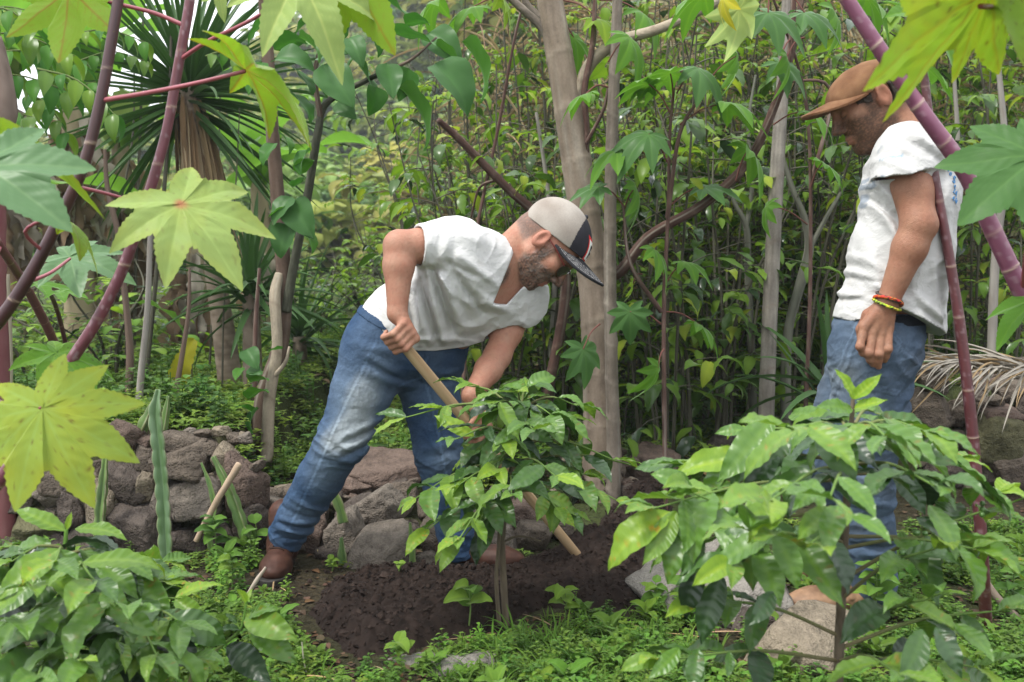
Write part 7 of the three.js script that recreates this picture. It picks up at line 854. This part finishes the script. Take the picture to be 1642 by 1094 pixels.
  const seams = [[[1382, 520], [1364, 565], [1350, 630], [1338, 720]], [[1420, 530], [1440, 560], [1465, 580]], [[1391, 600], [1398, 622], [1438, 632]], [[1394, 598], [1394, 604]]].map(l => l.map(([a, b]) => P(a, b, D - 0.18)));
  const seamD = (x, y) => { let m = 9; for (const l of seams) for (let i = 0; i < l.length - 1; i++) { const a = l[i], b = l[i + 1], bx = b.x - a.x, by = b.y - a.y, t = clamp(((x - a.x) * bx + (y - a.y) * by) / (bx * bx + by * by)); m = Math.min(m, Math.hypot(x - a.x - bx * t, y - a.y - by * t)); } return m; };
  const waistY = P(0, 498, D).y;
  const jeans = (x, y, z) => { let d = smin(legs(x, y, z), hips(x, y, z), 0.05); if (d > 0.05) return d - 0.025; d -= bump(x, y, jf) * sstep(-D - 0.2, -D + 0.02, z) + 0.005 * (ridge(x * 6, y * 16 + x * 8, z * 6) - 0.25) + 0.0028 * (ridge(x * 13, y * 30 - x * 9, z * 12) - 0.25) + 0.0012 * noise(x * 52, y * 52, z * 52); const s = seamD(x, y); if (z > -D + 0.06) d -= 0.0025 * sstep(0.012, 0.006, s); d = Math.max(d, y - waistY); return Math.max(d, 0.045 + 0.01 * noise(x * 20, 0, z * 20) - y); };
  const worn = [[1340, 600, 34, 0.65], [1330, 660, 30, 0.5], [1385, 640, 30, 0.3], [1370, 520, 26, 0.5], [1410, 620, 22, 0.25], [1380, 760, 40, 0.3]].map(([a, b, r, k]) => { const p = P(a, b, D - 0.1); return [p.x, p.y, r * D / F, k]; });
  const jeanCol = (x, y, z, nx, ny, nz) => { let w = 0.14; for (const q of worn) w += q[3] * Math.exp(-((x - q[0]) ** 2 + (y - q[1]) ** 2) / (q[2] * q[2])); const s = seamD(x, y); const c = denimTone(x + 5, y, z, w, s < 0.012 && nz > 0 ? (s < 0.0035 || s > 0.009 ? 0.3 : -0.15) : 0, 0.45); const dirt = clamp(fbm(x * 9, y * 9 + 7, z * 9, 3) * 1.3); return mix3(c, [0.17, 0.15, 0.12], dirt * 0.35); };
  const [jl, jh] = boxOf([lHip, rHip, lKn, rKn, lAn, rAn], 0.14); jl.y = 0.02; jh.y = waistY + 0.03;
  const jg = part('jeans', shift(nets(jeans, jl, jh, 0.0062, jeanCol), base), MAT.denim, man);
  part('belt', shift(nets((x, y, z) => { const d = hips(x, y, z); return Math.max(d - 0.007, -(d + 0.004), Math.abs(y - waistY + 0.018) - 0.017); }, jl, jh.clone().add(V(0, 0.02, 0)), 0.006, () => [0.018, 0.02, 0.026]), base), MAT.denim, jg);
  // shoes
  const shoeCol = (x, y, z) => { const n = fbm(x * 26, y * 26, z * 26, 3), m = noise(x * 110, y * 110, z * 110); return mix3([0.13, 0.075, 0.045], [0.33, 0.20, 0.12], clamp(0.42 + n * 1.2 + m * 0.2)); }, soleCol = (x, y, z) => { const s = 0.10 + 0.05 * fbm(x * 40, y * 40, z * 40, 3); return [s * 1.15, s * 0.92, s * 0.75]; };
  for (const [h, t] of [[lAn.clone().add(V(0.035, 0, 0.0)), V(-0.31, 0, 0.03)], [rAn.clone().add(V(0.03, 0, 0)), V(-0.3, 0, -0.02)]]) { const heel = h.clone(); heel.y = 0.012; const b = boot(heel, heel.clone().add(t), V(0, 1, 0), {}); const m = part('shoe', shift(nets(b.f, b.box[0], b.box[1], 0.0045, shoeCol), base), MAT.leather, man); part('sole', shift(nets(b.g, b.box[0], b.box[1], 0.0045, soleCol), base), MAT.leather, m); }
  // cap: peak low over the eyes
  const loc = f => (x, y, z) => f(...fr.to(x, y, z)), hl = hc.clone().subScalar(0.28), hh = hc.clone().addScalar(0.28);
  const capTop = (x, y, z) => { x /= S; y /= S; z /= S; const e = ell(x, y, z, 0, 0.028, -0.006, 0.086, 0.070, 0.106) - 0.002 * noise(x * 30, y * 30, z * 30); let d = Math.max(e, -(e + 0.006)); d = Math.max(d, -(y - Math.min(0.040 + 0.10 * (z + 0.02), z > 0 ? 0.046 + 0.05 * (z - 0.08) - 3.4 * x * x - 0.001 : 9))); return d * S; };
  const visor = (x, y, z) => { x /= S; y /= S; z /= S; const yv = 0.046 + 0.05 * (z - 0.08) - 3.4 * x * x, o = Math.hypot(x / 0.084, (z - 0.05) / 0.120) - 1; return S * Math.max(Math.abs(y - yv) * 0.8 - 0.0032, o * 0.08, -ell(x, y, z, 0, 0.028, -0.006, 0.078, 0.062, 0.096), 0.02 - z); };
  const capCol = (x, y, z) => { const q = fr.to(x, y, z), n = fbm(q[0] * 24, q[1] * 24, q[2] * 24, 3), w = noise(q[0] * 200, q[1] * 200, q[2] * 200); return mix3([0.095, 0.042, 0.02], [0.20, 0.108, 0.056], clamp(0.42 + n * 1.0 + w * 0.12)); };
  const cg = part('cap', shift(nets(loc(capTop), hl, hh, 0.0036, capCol), base), MAT.cap, man); part('visor', shift(nets(loc(visor), hl, hh, 0.0024, capCol), base), MAT.cap, cg);
  // hair below the cap
  const hairF = (x, y, z) => { x /= S; y /= S; z /= S; let d = ell(x, y, z, 0, 0.004, -0.013, 0.0825, 0.088, 0.1005) - 0.0035 * noise(x * 120, y * 120, z * 120) - 0.003 * noise(x * 50, y * 50, z * 50); const low = -0.05 + 0.058 * sstep(-0.05, 0.05, z); d = Math.max(d, y - 0.052, low - y + 0.006 * noise(x * 90, 0, z * 90), z - 0.052, -(Math.hypot((y - 0.0) / 0.04, (z + 0.012) / 0.028) - 1) * 0.02 - (Math.abs(x) < 0.06 ? 1 : 0) * 0); return d * S; };
  part('hair', shift(nets(loc(hairF), hl, hh, 0.0032, (x, y, z) => { const n = noise(x * 200, y * 90, z * 200), s = 0.032 + 0.014 * n; return [s * 1.15, s * 0.85, s * 0.68]; }), base), std({ vertexColors: true, roughness: 0.6 }), man);
  // bracelets
  const wd = lWr.clone().sub(lEl).normalize(), wx = V(0, 0, 1).cross(wd).normalize(), wy = wd.clone().cross(wx);
  const ring = (s, r, rr, col, tw) => { const pts = []; for (let i = 0; i <= 22; i++) { const a = i / 22 * Math.PI * 2; pts.push(lWr.clone().addScaledVector(wd, s + tw * Math.sin(a)).addScaledVector(wx, Math.cos(a) * r).addScaledVector(wy, Math.sin(a) * r).sub(base)); } return tube(pts, pts.map(() => rr), { sides: 7, steps: 60, color: col }); };
  const br = part('bracelet', ring(-0.012, 0.0365, 0.0035, l => [0.06, 0.05, 0.045], 0.006), std({ vertexColors: true }), man, 'dark cord bracelet');
  part('beads', ring(-0.002, 0.0372, 0.005, l => pick([[0.5, 0.06, 0.02], [0.5, 0.22, 0.02], [0.02, 0.02, 0.02], [0.4, 0.03, 0.03]]), -0.008), std({ vertexColors: true, roughness: 0.5 }), br); part('beads', ring(0.008, 0.0375, 0.0042, l => pick([[0.02, 0.02, 0.02], [0.35, 0.5, 0.03], [0.02, 0.03, 0.02], [0.6, 0.5, 0.05]]), 0.005), std({ vertexColors: true, roughness: 0.5 }), br);
  MAN2 = { P: P, D, shirt, base, man };
}
// ------------------------------------------------------------------ the hoe itself
MAT.handle = std({ vertexColors: true, roughness: 0.6 });
{
  const base = HOE.b.clone(), g = thing('hoe', 'wooden handled hoe gripped by the bending man, blade in the dark soil', 'hoe', null, base);
  const end = HOE.b, wood = (l, a, t) => { const n = fbm(Math.cos(a) * 3, Math.sin(a) * 3, l * 2.5, 3), m = noise(a * 6, l * 4, 3); const dirt = sstep(0.62, 1, t); return mix3(mix3([0.26, 0.17, 0.09], [0.44, 0.32, 0.19], clamp(0.5 + n * 1.5 + m * 0.4)), [0.25, 0.17, 0.10], dirt * clamp(0.4 + n)); };
  part('handle', tube(local(base, [HOE.a, HOE.a.clone().lerp(end, 0.25), HOE.a.clone().lerp(end, 0.5), HOE.a.clone().lerp(end, 0.75), end]), [0.0165, 0.0172, 0.0168, 0.0165, 0.0155], { sides: 14, step: 0.02, color: wood, relief: (l, a) => 1 + 0.05 * noise(Math.cos(a), Math.sin(a), l * 5) + 0.02 * noise(Math.cos(a) * 3, Math.sin(a) * 3, l * 30) }), MAT.handle, g);
  // forged eye and blade turned back towards the man, half sunk in the heap
  const d = HOE.dir, side = V(0, 0, 1).cross(d).normalize(), nrm = d.clone().cross(side);
  const iron = std({ color: lin(0.09, 0.07, 0.06), roughness: 0.6, metalness: 0.5 });
  const eye = part('eye', new THREE.CylinderGeometry(0.026, 0.028, 0.05, 16).applyQuaternion(new THREE.Quaternion().setFromUnitVectors(V(0, 1, 0), d)).translate(...d.clone().multiplyScalar(-0.02).toArray()), iron, g);
  const pos = [], idx = [], n = 10, m = 8, bl = V(-0.2, -0.97, 0.05).normalize(), bw = V(0.15, 0.1, 0.95).addScaledVector(bl, -V(0.15, 0.1, 0.95).dot(bl)).normalize(), bn = bl.clone().cross(bw);
  for (const s of [-1, 1]) for (let j = 0; j <= m; j++) for (let i = 0; i <= n; i++) { const v = i / n - 0.5, u = j / m, w = mix(0.07, 0.17, Math.pow(u, 0.6)); const p = V(0, 0, 0).addScaledVector(bl, u * 0.15).addScaledVector(bw, v * w).addScaledVector(bn, s * 0.002 * (1 - u * 0.6) + 0.02 * (u * u) - 0.01 * v * v * 4); pos.push(p.x, p.y, p.z); if (i < n && j < m) { const q = (s > 0 ? (n + 1) * (m + 1) : 0) + j * (n + 1) + i; s > 0 ? idx.push(q, q + 1, q + n + 1, q + 1, q + n + 2, q + n + 1) : idx.push(q, q + n + 1, q + 1, q + 1, q + n + 1, q + n + 2); } }
  part('blade', geom(pos, idx), iron, g);
}
// ------------------------------------------------------------------ ground cover
function weedProto(kind, sd) {
  seed(sd); const l = [];
  if (kind === 'tuft') for (let i = 0; i < 12; i++) { const a = R(0, 6.28), e = R(0.5, 1.3), L = R(0.5, 1); l.push(GRASS[i % 3].clone().applyMatrix4(_m2.compose(V(R(-0.1, 0.1), 0, R(-0.1, 0.1)), leafBasis(V(Math.cos(a) * Math.cos(e), Math.sin(e), Math.sin(a) * Math.cos(e)), UP), V(L, L, L)))); }
  if (kind === 'herb') { for (let s = 0; s < 3; s++) { const x = R(-0.25, 0.25), z = R(-0.25, 0.25), h = R(0.5, 1); l.push(blade({ nu: 2, nv: 2, W: 0.03, prof: () => 1, bend: 0, lift: 0, col: () => [0.9, 0.9, 0.9] }).applyMatrix4(_m2.compose(V(x, 0, z), leafBasis(V(0.05, 1, 0.05), V(1, 0, 0)), V(h, h, h)))); for (let k = 0; k < 8; k++) { const t = (k + 1) / 8, a = k * 2.4 + s, L = R(0.22, 0.38) * (1.1 - t * 0.4); l.push(pick(WEEDLEAF).clone().applyMatrix4(_m2.compose(V(x, h * t, z), leafBasis(V(Math.cos(a), R(0, 0.5), Math.sin(a)), UP), V(L, L, L)))); } } }
  if (kind === 'clover') for (let k = 0; k < 16; k++) { const x = R(-0.5, 0.5), z = R(-0.5, 0.5), y = R(0.1, 0.4), L = R(0.12, 0.24); for (let q = 0; q < 3; q++) { const a = q * 2.094 + k; l.push(WEEDLEAF[q].clone().applyMatrix4(_m2.compose(V(x, y, z), leafBasis(V(Math.cos(a), 0.25, Math.sin(a)), UP), V(L, L, L)))); } }
  return mergeGeometries(l);
}
function scatter(name, label, category, geos, mat, place, n, size) {
  const per = Math.ceil(n / geos.length); geos.forEach((g, k) => { const list = []; let tries = 0; while (list.length < per && tries++ < per * 40) { const p = place(); if (p) list.push(p); } const im = shadows(new THREE.InstancedMesh(g, mat, list.length)), m = new THREE.Matrix4(); list.forEach((p, i) => { const s = R(size[0], size[1]) * (p.w ?? 1); m.compose(p, new THREE.Quaternion().setFromEuler(new THREE.Euler(R(-0.15, 0.15), R(0, 6.28), R(-0.15, 0.15))), V(s, s * R(0.7, 1.2), s)); im.setMatrixAt(i, m); const c = R(0.7, 1.25); im.setColorAt(i, lin(c * R(0.85, 1.25), c, c * R(0.7, 1.1))); }); im.name = numbered(name); im.userData = { label, category, kind: 'stuff' }; scene.add(im); });
}
{
  const FEET = [onGround(440, 925), onGround(446, 940), onGround(455, 900), onGround(1270, 990), onGround(1330, 985)].map(p => [p.x, p.z]); seed(404); const TUFT = [1, 2].map(i => weedProto('tuft', 410 + i)), HERB = [1, 2, 3].map(i => weedProto('herb', 420 + i)), CLOVER = [1, 2].map(i => weedProto('clover', 430 + i)); seed(405);
  const front = (dens) => () => { const px = R(-40, 1700), py = R(840, 1230), p = onGround(px, py); if (inSoil(p.x, p.z) > -0.05) return null; const k = sstep(-0.22, 0.2, fbm(p.x * 2.6, p.z * 2.6, 3, 3)); if (rnd() > 0.08 + k * dens) return null; if (p.z < (p.x > 1.0 ? -4.25 : -3.5)) return null; for (const [bx, bz] of FEET) if (Math.hypot(p.x - bx, p.z - bz) < 0.1) return null; if (py < 930 && px > 480 && px < 760 && rnd() < 0.85) return null; p.y = G(p.x, p.z) - 0.004; return p; };
  scatter('weeds', 'low leafy weeds covering the ground before the dug soil', 'weeds', HERB, LM.weed[0], front(1), 2300, [0.03, 0.10]); scatter('clover', 'carpet of small round-leaved clover on the ground', 'weeds', CLOVER, LM.weed[1], front(1), 1500, [0.035, 0.085]); scatter('grass', 'bright grass tufts in front of the dug soil', 'grass', TUFT, LM.weed[0], () => { const px = rnd() < 0.85 ? R(700, 1120) : R(300, 1300), py = R(985, 1180), p = onGround(px, py); if (inSoil(p.x, p.z) > -0.03) return null; p.y = G(p.x, p.z) - 0.004; return p; }, 300, [0.05, 0.12]);
  const BROAD = [1, 2].map(i => { seed(460 + i); const l = []; for (let s = 0; s < 9; s++) { const a = s * 2.4, e = R(0.1, 0.9), L = R(0.5, 1); l.push(OVATE[s % 4].clone().applyMatrix4(_m2.compose(V(Math.cos(a) * 0.1, 0.1 + 0.08 * s, Math.sin(a) * 0.1), leafBasis(V(Math.cos(a), e, Math.sin(a)), UP), V(L, L, L * 0.8)))); } return mergeGeometries(l); }); seed(470);
  scatter('broad_weeds', 'broader leaved weeds dotted through the low ground cover', 'weeds', BROAD, LM.weed[0], front(0.6), 260, [0.03, 0.075]);
  // green floor of the upper terrace
  const back = () => { const d = R(3.98, 9), px = d < 4.8 ? R(-40, 900) : R(-80, 1680), p = P(px, 547, d); if (d < wallDepth(p.x) - 0.04) return null; if (p.x > 0 && d > 7.5) return null; p.y = G(p.x, p.z) - 0.004; p.w = 1; return p; };
  scatter('undergrowth', 'soft green undergrowth on the terrace behind the stones', 'undergrowth', HERB, LM.weed[1], back, 1500, [0.06, 0.15]); scatter('ground_cover', 'light green creeping plants on the terrace behind the stones', 'undergrowth', CLOVER, LM.weed[1], back, 3400, [0.08, 0.15]); scatter('shade_weeds', 'darker weeds among the trunks of the thicket', 'undergrowth', HERB, LM.weed[2], back, 500, [0.12, 0.26]);
  // litter
  scatter('leaf_litter', 'brown fallen leaves and litter lying on the earth', 'litter', WEEDLEAF, leafMat(0.075, 0.05, 0.032, { trans: 0.1, coat: 0 }), () => { const px = R(-40, 1700), py = R(790, 1200), p = onGround(px, py); if (p.z < (p.x > 1 ? -4.4 : -3.9) || inSoil(p.x, p.z) > 0.02) return null; p.y = G(p.x, p.z) + 0.004; return p; }, 3600, [0.012, 0.04]);
  scatter('leaf_litter', 'brown fallen leaves under the thicket', 'litter', WEEDLEAF, leafMat(0.2, 0.14, 0.085, { trans: 0.1, coat: 0 }), () => { const d = R(4.5, 9), p = P(R(500, 1700), 547, d); p.y = G(p.x, p.z) + 0.006; return p; }, 1600, [0.04, 0.1]);
  scatter('twig_litter', 'thin dry twigs and straw lying over the ground', 'litter', [SWORD[0], SWORD[1]], leafMat(0.3, 0.24, 0.16, { trans: 0.1, coat: 0 }), () => { const p = onGround(R(-40, 1700), R(840, 1200)); if (p.z < -3.8 || inSoil(p.x, p.z) > -0.03) return null; p.y = G(p.x, p.z) + 0.012; return p; }, 200, [0.05, 0.16]);
  // weeds that can be told apart
  const seedling = (label, px, py, h, n, len, mats, y0) => { const b = onGround(px, py); b.y = Math.max(G(b.x, b.z), inSoil(b.x, b.z) > 0 ? soilTop(b.x, b.z) : -1) - 0.003; const g = thing('seedling', label, 'plant', 'seedlings round the dug soil', b); part('stem', tube([V(0, 0, 0), V(0.005, h * 0.5, 0.004), V(0.0, h, 0.01)], [0.0028, 0.0024, 0.0016], { sides: 6, steps: 5, color: () => [0.12, 0.19, 0.05] }), MAT.bark, g); for (let i = 0; i < n; i++) { const a = i * 2.4 + px, t = mix(0.4, 1, (i + 1) / n); leaf(g, pick(OVATE), pick(mats), V(0, h * t, 0.01 * t), V(Math.cos(a), R(-0.1, 0.4), Math.sin(a) * 0.8 + 0.2), V(0, 1, 0.35), len * R(0.75, 1.1)); } };
  seed(440); const W = LM.weed; seedling('broad-leaved seedling with four wide leaves at the edge of the soil', 752, 1015, 0.12, 6, 0.075, [W[0], W[1]]); seedling('slim seedling with narrow leaves right of the coffee trunk', 905, 1000, 0.11, 7, 0.06, [W[1]]); seedling('small seedling beside the pale boulder', 1050, 985, 0.10, 8, 0.055, [W[0], W[1]]); seedling('leafy seedling below the wooden stake', 345, 900, 0.16, 10, 0.065, [W[0], W[2]]); seedling('seedling standing in the weeds before the brown boot', 372, 945, 0.12, 9, 0.055, [W[0], W[1]]); seedling('tiny sprout standing in the dug soil', 640, 950, 0.03, 4, 0.025, [W[1]]); seedling('heart-leaved seedling touching the jeans hem above the brown boot', 412, 890, 0.12, 4, 0.075, [W[0]]); seedling('clump of round leaves at the foot of the grey stone block', 532, 918, 0.05, 9, 0.03, [W[1]]); seedling('seedling with bright leaves before the flat grey stone', 640, 1062, 0.06, 7, 0.05, [W[1]]); seedling('seedling growing against the pale boulder face', 1100, 985, 0.12, 8, 0.06, [W[0], W[1]]); seedling('leafy shoot under the berries beside the coffee trunk at right', 1400, 1010, 0.2, 12, 0.07, [W[0], W[1]]); seedling('leafy shoot in the litter right of the thin red stem', 1620, 985, 0.14, 9, 0.06, [W[0], W[2]]);
}
// ------------------------------------------------------------------ blue lettering on the back of the standing man's shirt
{
  const font = await new FontLoader().loadAsync('fonts/droid/droid_sans_bold.typeface.json'), blue = std({ color: lin(0.09, 0.22, 0.42) }), { shirt, base, man, D } = MAN2, eye = camera.position, sh = man.children.find(c => c.name === 'shirt');
  const hit = (px, py) => { const p = P(px, py, D), dir = p.clone().sub(eye).normalize(), q = eye.clone().addScaledVector(dir, 2.3); for (let i = 0; i < 220; i++) { const d = shirt(q.x, q.y, q.z); if (d < 0.001) return q; q.addScaledVector(dir, Math.max(0.0015, d * 0.5)); if (q.distanceTo(eye) > 3.6) return null; } return null; };
  for (const [t, px, py, s, tilt] of [['r', 1511, 262, 9, 0.5], ['o', 1517, 267, 8, 0.6], ['v', 1521, 272, 8, 0.7], ['e', 1524, 279, 7, 0.9], ['S', 1530, 288, 12, 1.0], ['e', 1531, 299, 6, 1.1], ['I', 1530, 306, 8, 1.3], ['A', 1533, 310, 8, 1.3], ['A', 1529, 318, 7, 1.4], ['M', 1533, 322, 7, 1.4]]) {
    const q = hit(px, py); if (!q) continue; const e = 0.006, n = V(shirt(q.x + e, q.y, q.z) - shirt(q.x - e, q.y, q.z), shirt(q.x, q.y + e, q.z) - shirt(q.x, q.y - e, q.z), shirt(q.x, q.y, q.z + e) - shirt(q.x, q.y, q.z - e)).normalize();
    const g = new TextGeometry(t, { font, size: s * D / F, depth: 0.0012, curveSegments: 4, bevelEnabled: false }); g.center(); const m = part('lettering', g, blue, sh, 'blue printed letter'); const x = UP.clone().cross(n).normalize(), y = n.clone().cross(x); m.quaternion.setFromRotationMatrix(_m.makeBasis(x, y, n)); m.rotateZ(-tilt * 0.5); m.position.copy(q.clone().addScaledVector(n, 0.0012).sub(base));
  }
}
renderer.render(scene, camera);
